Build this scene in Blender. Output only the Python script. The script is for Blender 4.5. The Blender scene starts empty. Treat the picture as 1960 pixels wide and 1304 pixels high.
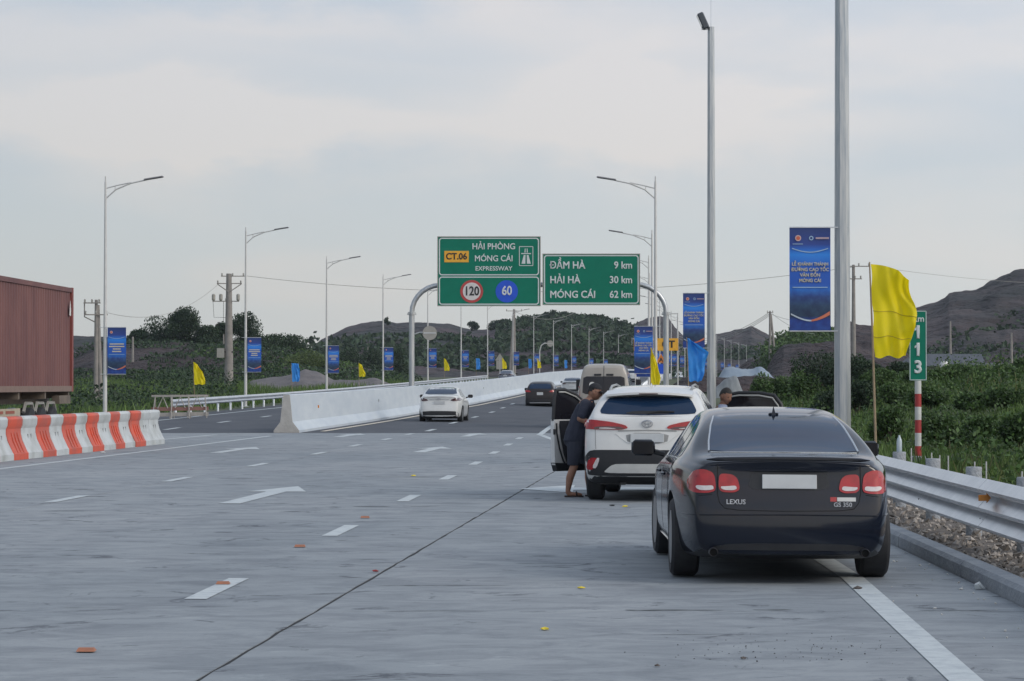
import bpy, bmesh, math, random
import numpy as np
from mathutils import Vector, Matrix, noise
from mathutils.bvhtree import BVHTree
R = math.radians
random.seed(7); rng = np.random.default_rng(7)
sc = bpy.context.scene
COL = sc.collection

# ------------------------------------------------------------------ camera
cam_d = bpy.data.cameras.new("camera"); cam = bpy.data.objects.new("camera", cam_d); COL.objects.link(cam)
cam.location = (0, 0, 1.62); cam.rotation_euler = (R(90 + 0.95), 0, 0)
cam_d.sensor_width = 36; cam_d.lens = 91.84; cam_d.clip_start = 0.5; cam_d.clip_end = 8000
sc.camera = cam
# ------------------------------------------------------------------ sky and sun
SUN_DIR = Vector((0.90, -0.50, 0.60)).normalized()
sun_el = math.asin(SUN_DIR.z); sun_az = math.atan2(SUN_DIR.x, SUN_DIR.y)
w = bpy.data.worlds.new("World"); sc.world = w; w.use_nodes = True
nt = w.node_tree; N = nt.nodes; L = nt.links; N.clear()
def nd(t, **k):
    n = N.new(t)
    for a, b in k.items(): setattr(n, a, b)
    return n
out = nd('ShaderNodeOutputWorld'); bg1 = nd('ShaderNodeBackground'); bg2 = nd('ShaderNodeBackground'); addw = nd('ShaderNodeAddShader')
sky = nd('ShaderNodeTexSky', sky_type='NISHITA'); sky.sun_disc = False; sky.sun_elevation = sun_el; sky.sun_rotation = sun_az
sky.dust_density = 3.0
bg1.inputs['Strength'].default_value = 0.05
L.new(sky.outputs[0], bg1.inputs[0])
tc = nd('ShaderNodeTexCoord'); sep = nd('ShaderNodeSeparateXYZ'); L.new(tc.outputs['Generated'], sep.inputs[0])
mp = nd('ShaderNodeMapping'); mp.inputs['Scale'].default_value = (4.2, 4.2, 17); mp.inputs['Location'].default_value = (0.9, 0.3, 0.4); mp.inputs['Rotation'].default_value = (0, R(-4), 0)
L.new(tc.outputs['Generated'], mp.inputs[0])
nz = nd('ShaderNodeTexNoise'); nz.inputs['Scale'].default_value = 1.25; nz.inputs['Detail'].default_value = 5; nz.inputs['Roughness'].default_value = 0.45; nz.inputs['Distortion'].default_value = 0.5
L.new(mp.outputs[0], nz.inputs['Vector'])
nr = nd('ShaderNodeValToRGB'); nr.color_ramp.elements[0].position = 0.44; nr.color_ramp.elements[1].position = 0.66
nr.color_ramp.elements[0].color = (0, 0, 0, 1); nr.color_ramp.elements[1].color = (1, 1, 1, 1); nr.color_ramp.interpolation = 'EASE'
L.new(nz.outputs[0], nr.inputs[0])
# base overcast colour by height
el = nd('ShaderNodeValToRGB'); el.color_ramp.elements[0].position = 0.0; el.color_ramp.elements[0].color = (0.66, 0.675, 0.665, 1)
e = el.color_ramp.elements.new(0.035); e.color = (0.60, 0.63, 0.64, 1)
e = el.color_ramp.elements.new(0.09); e.color = (0.455, 0.515, 0.585, 1)
e = el.color_ramp.elements.new(0.16); e.color = (0.42, 0.49, 0.585, 1)
el.color_ramp.elements[-1].position = 0.6; el.color_ramp.elements[-1].color = (0.42, 0.49, 0.58, 1)
L.new(sep.outputs[2], el.inputs[0])
# brighter to the sun side
sgl = nd('ShaderNodeMapRange'); sgl.inputs[1].default_value = -1.0; sgl.inputs[2].default_value = 1.0; sgl.inputs[3].default_value = 0.70; sgl.inputs[4].default_value = 1.75
dt = nd('ShaderNodeVectorMath', operation='DOT_PRODUCT'); dt.inputs[1].default_value = (0.87, -0.49, 0); L.new(tc.outputs['Generated'], dt.inputs[0]); L.new(dt.outputs['Value'], sgl.inputs[0])
mx = nd('ShaderNodeMix', data_type='RGBA'); mx.inputs[7].default_value = (0.74, 0.665, 0.63, 1)
cf = nd('ShaderNodeMath', operation='MULTIPLY'); cf.inputs[1].default_value = 0.85
def NM(op, a, b=None, clamp=False):
    n_ = nd('ShaderNodeMath', operation=op); n_.use_clamp = clamp
    for i_, v_ in enumerate((a, b)):
        if v_ is None: continue
        if isinstance(v_, (int, float)): n_.inputs[i_].default_value = v_
        else: L.new(v_, n_.inputs[i_])
    return n_.outputs[0]
wn = nd('ShaderNodeTexNoise'); wn.inputs['Scale'].default_value = 9; wn.inputs['Detail'].default_value = 6; wn.inputs['Roughness'].default_value = .6
mw = nd('ShaderNodeMapping'); mw.inputs['Scale'].default_value = (1, 1, 2.6); L.new(tc.outputs['Generated'], mw.inputs[0]); L.new(mw.outputs[0], wn.inputs['Vector'])
wx = NM('MULTIPLY', NM('SUBTRACT', wn.outputs[0], .5), .10); wz = NM('MULTIPLY', NM('SUBTRACT', wn.outputs[0], .5), .055)
px_ = NM('ADD', sep.outputs[0], wx); pz_ = NM('ADD', sep.outputs[2], wz); acc = NM('MULTIPLY', nr.outputs[0], .45)
for cx_, cz_, rx_, rz__, am_ in ((-.150, .103, .085, .013, 1.0), (.033, .112, .030, .011, 1.0), (.075, .096, .085, .012, .75), (-.085, .137, .07, .006, .5), (-.17, .128, .09, .008, .45), (-.10, .090, .06, .006, .5), (.15, .128, .10, .010, .5), (.42, .16, .22, .03, .8), (-.5, .14, .2, .025, .8), (.0, .24, .25, .04, .7)):
    q_ = NM('ADD', NM('POWER', NM('ABSOLUTE', NM('DIVIDE', NM('SUBTRACT', px_, cx_), rx_)), 2.0), NM('POWER', NM('ABSOLUTE', NM('DIVIDE', NM('SUBTRACT', pz_, cz_), rz__)), 2.0))
    acc = NM('ADD', acc, NM('MULTIPLY', NM('DIVIDE', 1.0, NM('ADD', 1.0, NM('POWER', q_, 1.5))), am_))
acc = NM('MINIMUM', acc, 1.0); L.new(acc, cf.inputs[0]); L.new(cf.outputs[0], mx.inputs[0]); L.new(el.outputs[0], mx.inputs[6])
L.new(mx.outputs[2], bg2.inputs[0])
ms = nd('ShaderNodeMath', operation='MULTIPLY'); ms.inputs[1].default_value = 0.90
L.new(sgl.outputs[0], ms.inputs[0]); L.new(ms.outputs[0], bg2.inputs['Strength'])
L.new(bg1.outputs[0], addw.inputs[0]); L.new(bg2.outputs[0], addw.inputs[1]); L.new(addw.outputs[0], out.inputs[0])
sd = bpy.data.lights.new("sun", 'SUN'); so = bpy.data.objects.new("sun", sd); COL.objects.link(so)
sd.energy = 1.05; sd.angle = R(22); sd.color = (1.0, 0.93, 0.84)
so.rotation_euler = SUN_DIR.to_track_quat('Z', 'Y').to_euler()
sc.view_settings.view_transform = 'Standard'; sc.view_settings.look = 'None'; sc.view_settings.exposure = 0.0; sc.view_settings.gamma = 1
sc.view_settings.use_curve_mapping = False

HAZE = 0.00008
sc.cycles.volume_bounces = 0; sc.cycles.volume_step_rate = 5; sc.cycles.max_bounces = 7; sc.cycles.transparent_max_bounces = 6
# ------------------------------------------------------------------ helpers
MATS = {}
def mat(name, c, rough=0.6, metal=0.0, c2=None, ns=4.0, bump=0.0, coat=0.0, stretch=(1, 1, 1), spec=0.5, island=False, detail=6, lo=0.35, hi=0.65, bs=None, bd=0.05, emis=0, trans=0.0, world=False):
    if name in MATS: return MATS[name]
    m = bpy.data.materials.new(name); m.use_nodes = True; t = m.node_tree; b = t.nodes['Principled BSDF']
    b.inputs['Roughness'].default_value = rough; b.inputs['Metallic'].default_value = metal
    b.inputs['Specular IOR Level'].default_value = spec
    b.inputs['Coat Weight'].default_value = coat; b.inputs['Coat Roughness'].default_value = 0.04
    b.inputs['Base Color'].default_value = (*c, 1)
    if emis: b.inputs['Emission Color'].default_value = (*c, 1); b.inputs['Emission Strength'].default_value = emis
    if c2 is None and bump == 0: c2 = tuple(v * 0.86 for v in c)
    tcn = t.nodes.new('ShaderNodeTexCoord'); mpn = t.nodes.new('ShaderNodeMapping'); mpn.inputs['Scale'].default_value = stretch
    t.links.new(tcn.outputs['Object'] if not world else t.nodes.new('ShaderNodeNewGeometry').outputs['Position'], mpn.inputs[0])
    n = t.nodes.new('ShaderNodeTexNoise'); n.inputs['Scale'].default_value = ns; n.inputs['Detail'].default_value = detail; n.inputs['Roughness'].default_value = 0.6
    t.links.new(mpn.outputs[0], n.inputs['Vector'])
    if c2 is not None:
        r = t.nodes.new('ShaderNodeValToRGB'); r.color_ramp.elements[0].position = lo; r.color_ramp.elements[1].position = hi
        r.color_ramp.elements[0].color = (*c, 1); r.color_ramp.elements[1].color = (*c2, 1)
        t.links.new(n.outputs[0], r.inputs[0]); last = r.outputs[0]
        if island:
            g = t.nodes.new('ShaderNodeNewGeometry'); h = t.nodes.new('ShaderNodeHueSaturation')
            mr = t.nodes.new('ShaderNodeMapRange'); mr.inputs[3].default_value = 0.55; mr.inputs[4].default_value = 1.5
            t.links.new(g.outputs['Random Per Island'], mr.inputs[0]); t.links.new(mr.outputs[0], h.inputs['Value']); t.links.new(last, h.inputs['Color']); last = h.outputs[0]
        t.links.new(last, b.inputs['Base Color'])
    if bump:
        n2 = t.nodes.new('ShaderNodeTexNoise'); n2.inputs['Scale'].default_value = bs or ns * 4; n2.inputs['Detail'].default_value = 5
        t.links.new(mpn.outputs[0], n2.inputs['Vector'])
        bp = t.nodes.new('ShaderNodeBump'); bp.inputs['Strength'].default_value = bump; bp.inputs['Distance'].default_value = bd
        t.links.new(n2.outputs[0], bp.inputs['Height']); t.links.new(bp.outputs[0], b.inputs['Normal'])
    if trans:
        tr = t.nodes.new('ShaderNodeBsdfTranslucent'); ms_ = t.nodes.new('ShaderNodeMixShader'); ms_.inputs[0].default_value = trans
        tr.inputs[0].default_value = (*c, 1)
        if c2 is not None: t.links.new(last, tr.inputs[0])
        o_ = t.nodes['Material Output']; t.links.new(b.outputs[0], ms_.inputs[1]); t.links.new(tr.outputs[0], ms_.inputs[2]); t.links.new(ms_.outputs[0], o_.inputs[0])
    MATS[name] = m; return m

def tag(o, label=None, cat=None, group=None, kind=None):
    if label: o['label'] = label
    if cat: o['category'] = cat
    if group: o['group'] = group
    if kind: o['kind'] = kind
    return o
def link(name, me, parent=None, loc=None, rot=None):
    o = bpy.data.objects.new(name, me); COL.objects.link(o)
    if parent: o.parent = parent
    if loc is not None: o.location = loc
    if rot is not None: o.rotation_euler = rot
    return o
def empty(name, loc=(0, 0, 0), rot=(0, 0, 0), label=None, cat=None, group=None, kind=None, parent=None):
    o = bpy.data.objects.new(name, None); COL.objects.link(o); o.location = loc; o.rotation_euler = rot
    if parent: o.parent = parent
    o.empty_display_size = 0.2
    return tag(o, label, cat, group, kind)
KIDS = {}
def copy_tree(o, parent=None, loc=None, rotz=None, label=None, skip=()):
    c = o.copy(); COL.objects.link(c); c.parent = parent
    if loc is not None: c.location = loc
    if rotz is not None: c.rotation_euler = (c.rotation_euler[0], c.rotation_euler[1], rotz)
    if label: c['label'] = label
    for ch in [x for x in o.children]:
        if ch.name.split('.')[0] in skip: continue
        copy_tree(ch, c)
    return c

class MB:
    def __init__(s): s.v = []; s.f = []; s.mi = []; s.cm = 0
    def add(s, vs, fs, M=None):
        b = len(s.v)
        s.v += [tuple(M @ Vector(v)) if M else tuple(v) for v in vs]
        s.f += [tuple(b + i for i in f) for f in fs]; s.mi += [s.cm] * len(fs); return s
    def box(s, c, d, M=None, bev=0):
        x, y, z = c; a, b_, h = d[0] / 2, d[1] / 2, d[2] / 2
        if bev:
            k = bev; vs = []
            for sx in (-1, 1):
                for sy in (-1, 1):
                    for sz in (-1, 1):
                        vs += [(x + sx * a, y + sy * (b_ - k), z + sz * (h - k)), (x + sx * (a - k), y + sy * b_, z + sz * (h - k)), (x + sx * (a - k), y + sy * (b_ - k), z + sz * h)]
            bm = bmesh.new(); [bm.verts.new(v) for v in vs]; r = bmesh.ops.convex_hull(bm, input=bm.verts)
            bm.verts.index_update(); vv = [v.co[:] for v in bm.verts]; ff = [[v.index for v in f.verts] for f in bm.faces]; bm.free()
            return s.add(vv, ff, M)
        vs = [(x + i * a, y + j * b_, z + k * h) for i in (-1, 1) for j in (-1, 1) for k in (-1, 1)]
        return s.add(vs, [(0, 1, 3, 2), (4, 6, 7, 5), (0, 4, 5, 1), (2, 3, 7, 6), (0, 2, 6, 4), (1, 5, 7, 3)], M)
    def tube(s, pts, r, n=8, cap=True, M=None):
        pts = [Vector(p) for p in pts]; m = len(pts); rs = r if isinstance(r, (list, tuple)) else [r] * m
        vs = []; fs = []; up = None
        for i, p in enumerate(pts):
            t = (pts[min(i + 1, m - 1)] - pts[max(i - 1, 0)]).normalized()
            if up is None: up = Vector((0, 0, 1)) if abs(t.z) < 0.9 else Vector((0, 1, 0))
            a = t.cross(up).normalized(); b_ = a.cross(t).normalized(); up = b_
            for k in range(n):
                th = 2 * math.pi * (k + 0.5) / n
                vs.append(p + (a * math.cos(th) + b_ * math.sin(th)) * rs[i])
        for i in range(m - 1):
            for k in range(n):
                k2 = (k + 1) % n; fs.append((i * n + k, i * n + k2, (i + 1) * n + k2, (i + 1) * n + k))
        if cap: fs.append(tuple(range(n - 1, -1, -1))); fs.append(tuple((m - 1) * n + k for k in range(n)))
        return s.add(vs, fs, M)
    def lathe(s, prof, n=20, M=None):   # prof (r, z) about z
        vs = []; fs = []; m = len(prof)
        for r, z in prof:
            for k in range(n):
                th = 2 * math.pi * k / n; vs.append((r * math.cos(th), r * math.sin(th), z))
        for i in range(m - 1):
            for k in range(n):
                k2 = (k + 1) % n; fs.append((i * n + k, i * n + k2, (i + 1) * n + k2, (i + 1) * n + k))
        if prof[0][0] > 1e-4: fs.append(tuple(range(n - 1, -1, -1)))
        if prof[-1][0] > 1e-4: fs.append(tuple((m - 1) * n + k for k in range(n)))
        return s.add(vs, fs, M)
    def prism(s, ol, y0, y1, M=None):   # outline (x,z) extruded along y
        n = len(ol); vs = [(x, y0, z) for x, z in ol] + [(x, y1, z) for x, z in ol]
        fs = [(i, (i + 1) % n, n + (i + 1) % n, n + i) for i in range(n)] + [tuple(range(n - 1, -1, -1)), tuple(range(n, 2 * n))]
        return s.add(vs, fs, M)
    def mesh(s, name, m, smooth=False, angle=40):
        me = bpy.data.meshes.new(name); me.from_pydata(s.v, [], s.f)
        for x in (m if isinstance(m, (list, tuple)) else [m]): me.materials.append(x)
        if any(s.mi): me.polygons.foreach_set('material_index', s.mi)
        bm = bmesh.new(); bm.from_mesh(me); bmesh.ops.recalc_face_normals(bm, faces=bm.faces); bm.to_mesh(me); bm.free()
        if smooth:
            me.shade_smooth(); me.set_sharp_from_angle(angle=R(angle))
        return me
    def build(s, name, m, parent=None, loc=None, rot=None, smooth=False, angle=40):
        return link(name, s.mesh(name, m, smooth, angle), parent, loc, rot)

def itp(tab, x):
    xs = [a for a, b in tab]; ys = [b for a, b in tab]
    return float(np.interp(x, xs, ys))
def sitp(tab, x):  # smooth (catmull) interpolation with linear extrapolation
    xs = [a for a, b in tab]; ys = [b for a, b in tab]; n = len(xs)
    if x <= xs[0]: return ys[0] + (x - xs[0]) * (ys[1] - ys[0]) / (xs[1] - xs[0])
    if x >= xs[-1]: return ys[-1] + (x - xs[-1]) * (ys[-1] - ys[-2]) / (xs[-1] - xs[-2])
    i = max(k for k in range(n) if xs[k] <= x); h = xs[i + 1] - xs[i]; t = (x - xs[i]) / h
    def sl(k):
        if k == 0: return (ys[1] - ys[0]) / (xs[1] - xs[0])
        if k == n - 1: return (ys[-1] - ys[-2]) / (xs[-1] - xs[-2])
        return (ys[k + 1] - ys[k - 1]) / (xs[k + 1] - xs[k - 1])
    m0, m1 = sl(i) * h, sl(i + 1) * h
    return (2*t**3-3*t*t+1)*ys[i] + (t**3-2*t*t+t)*m0 + (-2*t**3+3*t*t)*ys[i+1] + (t**3-t*t)*m1

def fontmesh(body, size, depth=0.004, bold=0.0, align='CENTER', shear=0, sx=1.0):
    c = bpy.data.curves.new('t', 'FONT'); c.body = body; c.size = size; c.extrude = depth; c.bevel_depth = bold * size; c.bevel_resolution = 0; c.align_x = align; c.align_y = 'CENTER'
    c.resolution_u = 3; c.shear = shear
    o = bpy.data.objects.new('t', c); COL.objects.link(o); o.scale.x = sx
    dg = bpy.context.evaluated_depsgraph_get(); me = bpy.data.meshes.new_from_object(o.evaluated_get(dg))
    if sx != 1: me.transform(Matrix.Diagonal((sx, 1, 1, 1)))
    bpy.data.objects.remove(o); bpy.data.curves.remove(c); return me
def text(name, body, size, m, parent, loc, depth=0.004, bold=0.012, align='CENTER', rot=(R(90), 0, 0), sx=1.0):
    me = fontmesh(body, size, depth, bold, align, sx=sx); me.name = name; me.materials.clear(); me.materials.append(m)
    return link(name, me, parent, loc, rot)
def grid_mesh(xs, ys, zf):
    vs = [(x, y, zf(x, y)) for y in ys for x in xs]; nx = len(xs)
    fs = [(j*nx+i, j*nx+i+1, (j+1)*nx+i+1, (j+1)*nx+i) for j in range(len(ys)-1) for i in range(nx-1)]
    return vs, fs
ORD = ['first','second','third','fourth','fifth','sixth','seventh','eighth','ninth','tenth','eleventh','twelfth','thirteenth','fourteenth','fifteenth','sixteenth','seventeenth','eighteenth','nineteenth','twentieth','twenty-first','twenty-second']
def fbm(x, y, s, o=4): return noise.fractal(Vector((x * s, y * s, 3.7)), 1.0, 2.0, o)

# ------------------------------------------------------------------ road alignment (metres)
PXT = [(40,-19.5),(80,-18.9),(113,-17.6),(153,-15.6),(193,-13.7),(233,-11.5),(273,-8.8),(313,-6.1),(353,-3.3),(393,.15),(433,3.6),(473,7.5),(513,11.7),(553,16.3),(593,20.8),(633,25.8),(673,30.9),(713,36),(753,41.6),(793,47.4),(873,59.5),(1000,80)]
def PX(y): return sitp(PXT, y)                      # left lamp row
BXT = [(86,-7.5),(105,-5.9),(121,-4.8),(148,-2.8),(192,.4),(235,3.2),(267,5.8),(313,8.7),(353,11.5),(433,18.4),(513,26.5),(593,35.6),(673,45.7),(753,56.4),(873,74),(1000,94)]
def BX(y): return sitp(BXT, y)                      # median barrier
def RX(y): return PX(y) + 23.8                      # right lamp row
ZL = [(0,0),(85,0),(113,.1),(153,.3),(193,.55),(233,.9),(273,1.3),(313,1.75),(353,2.1),(433,2.7),(500,3.0),(600,3.2),(700,3.3),(1500,3.3)]
ZM = [(0,0),(86,0),(105,.13),(121,.24),(148,.45),(192,.92),(240,1.45),(267,1.7),(313,2.1),(353,2.4),(433,2.9),(600,3.2),(700,3.3),(1500,3.3)]
ZR = [(0,0),(86,0),(120,.03),(153,.08),(193,.5),(240,1.0),(313,1.7),(433,2.6),(600,3.1),(700,3.3),(1500,3.3)]
def RZ(x, y):
    if y < 86: return 0.0
    return float(np.interp(x, [PX(y), BX(y), BX(y) + 9.5], [itp(ZL, y), itp(ZM, y), itp(ZR, y)]))
# ------------------------------------------------------------------ materials
def concrete_mat():
    m = bpy.data.materials.new('brushed_concrete'); m.use_nodes = True; t = m.node_tree; b = t.nodes['Principled BSDF']; Lk = t.links
    tcn = t.nodes.new('ShaderNodeTexCoord')
    def nz(scale, st, detail=6, rough=.6, dist=0):
        mp = t.nodes.new('ShaderNodeMapping'); mp.inputs['Scale'].default_value = st; Lk.new(tcn.outputs['Object'], mp.inputs[0])
        n = t.nodes.new('ShaderNodeTexNoise'); n.inputs['Scale'].default_value = scale; n.inputs['Detail'].default_value = detail; n.inputs['Roughness'].default_value = rough; n.inputs['Distortion'].default_value = dist
        Lk.new(mp.outputs[0], n.inputs['Vector']); return n
    def ramp(n, p0, c0, p1, c1):
        r = t.nodes.new('ShaderNodeValToRGB'); r.color_ramp.elements[0].position = p0; r.color_ramp.elements[1].position = p1
        r.color_ramp.elements[0].color = (*c0, 1); r.color_ramp.elements[1].color = (*c1, 1); Lk.new(n.outputs[0], r.inputs[0]); return r
    def mul(a, b_, f=1.0):
        x = t.nodes.new('ShaderNodeMix'); x.data_type = 'RGBA'; x.blend_type = 'MULTIPLY'; x.inputs[0].default_value = f
        Lk.new(a, x.inputs[6]); Lk.new(b_, x.inputs[7]); return x.outputs[2]
    big = ramp(nz(.22, (1, .35, 1), 4), .35, (.218, .244, .264), .68, (.295, .314, .328))
    streak = ramp(nz(2.1, (.6, 1.0, 1), 10, .72, .8), .36, (.72, .73, .76), .58, (1.07, 1.07, 1.07))
    streak2 = ramp(nz(1.5, (.8, .9, 1), 9, .72, 1.3), .355, (.42, .43, .46), .42, (1, 1, 1))
    white = ramp(nz(2.3, (.6, .9, 1), 8, .7, 1.0), .60, (1, 1, 1), .70, (1.22, 1.21, 1.19))
    speck = ramp(nz(24, (1, 1, 1), 3), .30, (.86, .86, .87), .42, (1, 1, 1))
    stain = ramp(nz(.55, (1, .8, 1), 5, .7, 1.2), .68, (1, 1, 1), .78, (.84, .80, .77))
    o = mul(big.outputs[0], streak.outputs[0]); o = mul(o, streak2.outputs[0]); o = mul(o, white.outputs[0]); o = mul(o, speck.outputs[0]); o = mul(o, stain.outputs[0])
    # longitudinal wheel paths, slightly darker, follow the lanes
    Lk.new(o, b.inputs['Base Color']); b.inputs['Roughness'].default_value = .8; b.inputs['Specular IOR Level'].default_value = .35
    bn = nz(6, (.7, 1.5, 1), 6, .7); bp = t.nodes.new('ShaderNodeBump'); bp.inputs['Strength'].default_value = .22; bp.inputs['Distance'].default_value = .015
    Lk.new(bn.outputs[0], bp.inputs['Height']); Lk.new(bp.outputs[0], b.inputs['Normal']); return m
MCONC = concrete_mat()
MSUB = mat('joint_tar', (.018, .02, .024), .9)
MASPH = mat('asphalt', (.052, .060, .075), .85, c2=(.075, .083, .098), ns=.6, stretch=(1, .4, 1), bump=.2, bs=60)
MPAINT = mat('road_paint', (.36, .40, .43), .7, c2=(.50, .54, .55), ns=6, bump=.15, bs=40, lo=.3, hi=.55)
MPAINTY = mat('edge_paint_cream', (.62, .55, .44), .7, c2=(.70, .64, .54), ns=3)
MKERB = mat('kerb_concrete', (.23, .25, .275), .85, c2=(.31, .33, .35), ns=3, bump=.5, bs=30)
MBAR = mat('white_barrier_paint', (.43, .485, .54), .6, c2=(.50, .55, .59), ns=1.2, bump=.1, bs=14, stretch=(1, .5, 2))
MBARE = mat('bare_barrier_concrete', (.36, .35, .33), .85, c2=(.42, .41, .39), ns=4, bump=.3)
MGALV = mat('galvanised_steel', (.50, .53, .56), .28, .92, c2=(.66, .68, .70), ns=2.2, stretch=(1, 1, .4), bump=.05)
MPOLE = mat('pole_galvanised', (.33, .36, .39), .38, .7, c2=(.48, .49, .49), ns=3.5, stretch=(6, 6, .35), lo=.35, hi=.6, bump=.06)
MLAMP = mat('lamp_pole_paint', (.50, .50, .49), .5, .2, c2=(.56, .56, .55), ns=2)
MGRAV = mat('gravel_stone', (.20, .18, .16), .9, c2=(.34, .31, .28), ns=3, island=True)
MSOIL = mat('soil', (.07, .062, .055), .95, c2=(.12, .10, .09), ns=1.5, bump=.6)
MGROUND = mat('ground_scrub', (.035, .055, .022), .95, c2=(.075, .085, .04), ns=.12, bump=.5, bs=2)
MBROWN = mat('purple_brown_earth', (.024, .019, .023), .95, c2=(.060, .042, .043), ns=.09, bump=1.0, bs=.6, detail=10, lo=.38, hi=.62, stretch=(1, 1, 2.5), bd=2.5)
MBROWN2 = mat('quarry_hill_earth', (.018, .026, .026), .95, c2=(.055, .040, .046), ns=.02, bump=1.0, bs=.08, bd=10, detail=9, lo=.40, hi=.55)
MHILLR = mat('bare_hill_rock', (.024, .026, .028), .95, c2=(.058, .044, .046), ns=.03, bump=1.0, bs=.07, detail=11, lo=.36, hi=.62, stretch=(1, 1, 3.5), bd=10)
MLEAF = mat('leaf_green', (.024, .054, .012), .65, c2=(.075, .135, .034), ns=.6, island=True, trans=.25)
MLEAFD = mat('leaf_dark', (.014, .030, .013), .7, c2=(.034, .066, .028), ns=.35, island=True, trans=.2)
MLEAFY = mat('leaf_yellow_green', (.065, .10, .028), .65, c2=(.10, .14, .045), ns=.5, island=True, trans=.25)
MGRASS = mat('grass_blade', (.045, .090, .018), .65, c2=(.115, .180, .045), ns=.35, island=True, trans=.3)
MBARK = mat('bark', (.06, .05, .04), .9, c2=(.10, .08, .065), ns=6, bump=.5)
MBLACK = mat('black_plastic', (.012, .013, .016), .5, c2=(.018, .019, .022), ns=8)
MRUB = mat('tyre_rubber', (.014, .015, .018), .75, c2=(.026, .027, .030), ns=10)
MRIM = mat('alloy_rim', (.20, .21, .22), .35, .8)
MCHROME = mat('chrome_trim', (.62, .64, .66), .18, .95)
MGLASS = mat('car_glass', (.008, .024, .058), .04, c2=(.012, .031, .072), ns=1.5, spec=.30, coat=0)
MWHITE = mat('white_plate', (.62, .62, .60), .5)

# ------------------------------------------------------------------ ground, pavement
def KX(y): return float(np.interp(y, [-20, 10, 19, 26.7, 50, 85, 100, 113], [3.3, 3.6, 3.72, 3.85, 4.3, 5.0, 5.15, RX(113) - .9])) if y < 113 else RX(y) - .9
def bank(x, y):
    k = x - KX(y)
    if k < 2.2 or y < 10 or y > 170: return 0
    t = min(1, (k - 2.2) / 13) * min(1, .45 + y / 130); e = min(1, max(0, (y - 14) / 30)) * min(1, max(0, (170 - y) / 50))
    return (t * t * (3 - 2 * t)) * 2.1 * e + (.18 * fbm(x, y, .25) if k > 3 else 0)
def T(x, y):
    z = RZ(x, y) - .13
    if y > 0: z += bank(x, y)
    d = max(0, PX(y) - 3 - x) if y < 900 else 0
    z -= min(.5, d * .1) * (1 if y < 220 else 0)
    return z
xs = sorted(set([-1800, -1200, -800, -500, -350, -250, -180, -130] + list(range(-100, 61, 4)) + list(np.arange(3.0, 34, 1.0)) + [70, 85, 100, 130, 180, 250, 350, 500, 800, 1200, 1800]))
ys = sorted(set([-60, -30] + list(range(-10, 180, 3)) + list(range(180, 800, 12)) + [850, 900, 1000, 1200, 1500, 2000, 2600]))
v, f = grid_mesh(xs, ys, T)
g = MB(); g.add(v, f); g.build('ground', MGROUND, smooth=True); tag(bpy.data.objects['ground'], kind='structure')
# dark bed under the slabs
g = MB(); g.add([(-31, -20, -.005), (3.3, -20, -.005), (3.6, 10, -.005), (KX(60), 60, -.005), (KX(86), 86, -.005), (-31, 86, -.005)], [(0, 1, 2, 3, 4, 5)])
tag(g.build('pavement_bed', MSUB), kind='structure')
pave = empty('pavement', kind='structure')
cols = [(-30, -15.0), (-15.0, -8.86), (-8.86, -2.77), (-2.77, None)]
tys = [-18.4, -10, -1.4, 3.6, 8.6] + [13.6 + 5 * i for i in range(15)] + [86.0]
def uX(u, y): return u + .0735 * y
for ci, (ua, ub) in enumerate(cols):
    for i in range(len(tys) - 1):
        y0, y1 = tys[i] + .004, tys[i + 1] - .004; n = 14
        ga = .015 if ci == 3 else .009; m_ = 40; b = MB(); V = []
        for y in np.linspace(y0, y1, n):
            xa = uX(ua, y) + ga + .016 * noise.noise(Vector((ci * 3, y * 1.6, 0))) + .014 * noise.noise(Vector((ci * 3, y * 11, 4)))
            xb = KX(y) - .012 if ub is None else uX(ub, y) - (.015 if ci == 2 else .009) + .016 * noise.noise(Vector((ci * 3 + 3, y * 1.6, 9))) + .014 * noise.noise(Vector((ci * 3, y * 11, 7)))
            for x in np.linspace(xa, xb, m_):
                e_ = 0
                if y == y0: e_ = max(0, .028 * noise.noise(Vector((x * 1.3, y0, 2))) + .012 * noise.noise(Vector((x * 8, y0, 2))))
                V.append((x, y + e_, 0))
        F = [(j*m_+i2, j*m_+i2+1, (j+1)*m_+i2+1, (j+1)*m_+i2) for j in range(n-1) for i2 in range(m_-1)]
        bd_ = [i2 for i2 in range(m_)] + [j*m_+m_-1 for j in range(1, n)] + [(n-1)*m_+i2 for i2 in range(m_-2, -1, -1)] + [j*m_ for j in range(n-2, 0, -1)]
        o_ = len(V); V += [(V[q][0], V[q][1], -.06) for q in bd_]; k_ = len(bd_)
        F += [(bd_[q], o_ + q, o_ + (q+1) % k_, bd_[(q+1) % k_]) for q in range(k_)]
        b.add(V, F); b.build('concrete_slab', MCONC, pave)
# asphalt of both carriageways
yy = sorted(set(list(np.arange(86, 320, 4)) + [a for a, _ in ZL + ZM + ZR if 86 <= a <= 1000] + list(range(320, 1001, 10))))
b = MB(); V = []; F = []; fr = 9
for y in yy:
    xa, xm, xb = PX(y) + 1.3, BX(y), RX(y) - .95
    for x in [xa, xa + (xm - xa) * .33, xa + (xm - xa) * .66, xm, xm + (xb - xm) * .3, xm + (xb - xm) * .7, xb]: V.append((x, y, RZ(x, y) + .0))
nx = 7
for j in range(len(yy) - 1):
    for i in range(nx - 1): F.append((j*nx+i, j*nx+i+1, (j+1)*nx+i+1, (j+1)*nx+i))
b.add(V, F); tag(b.build('road', MASPH), kind='structure')

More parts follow.
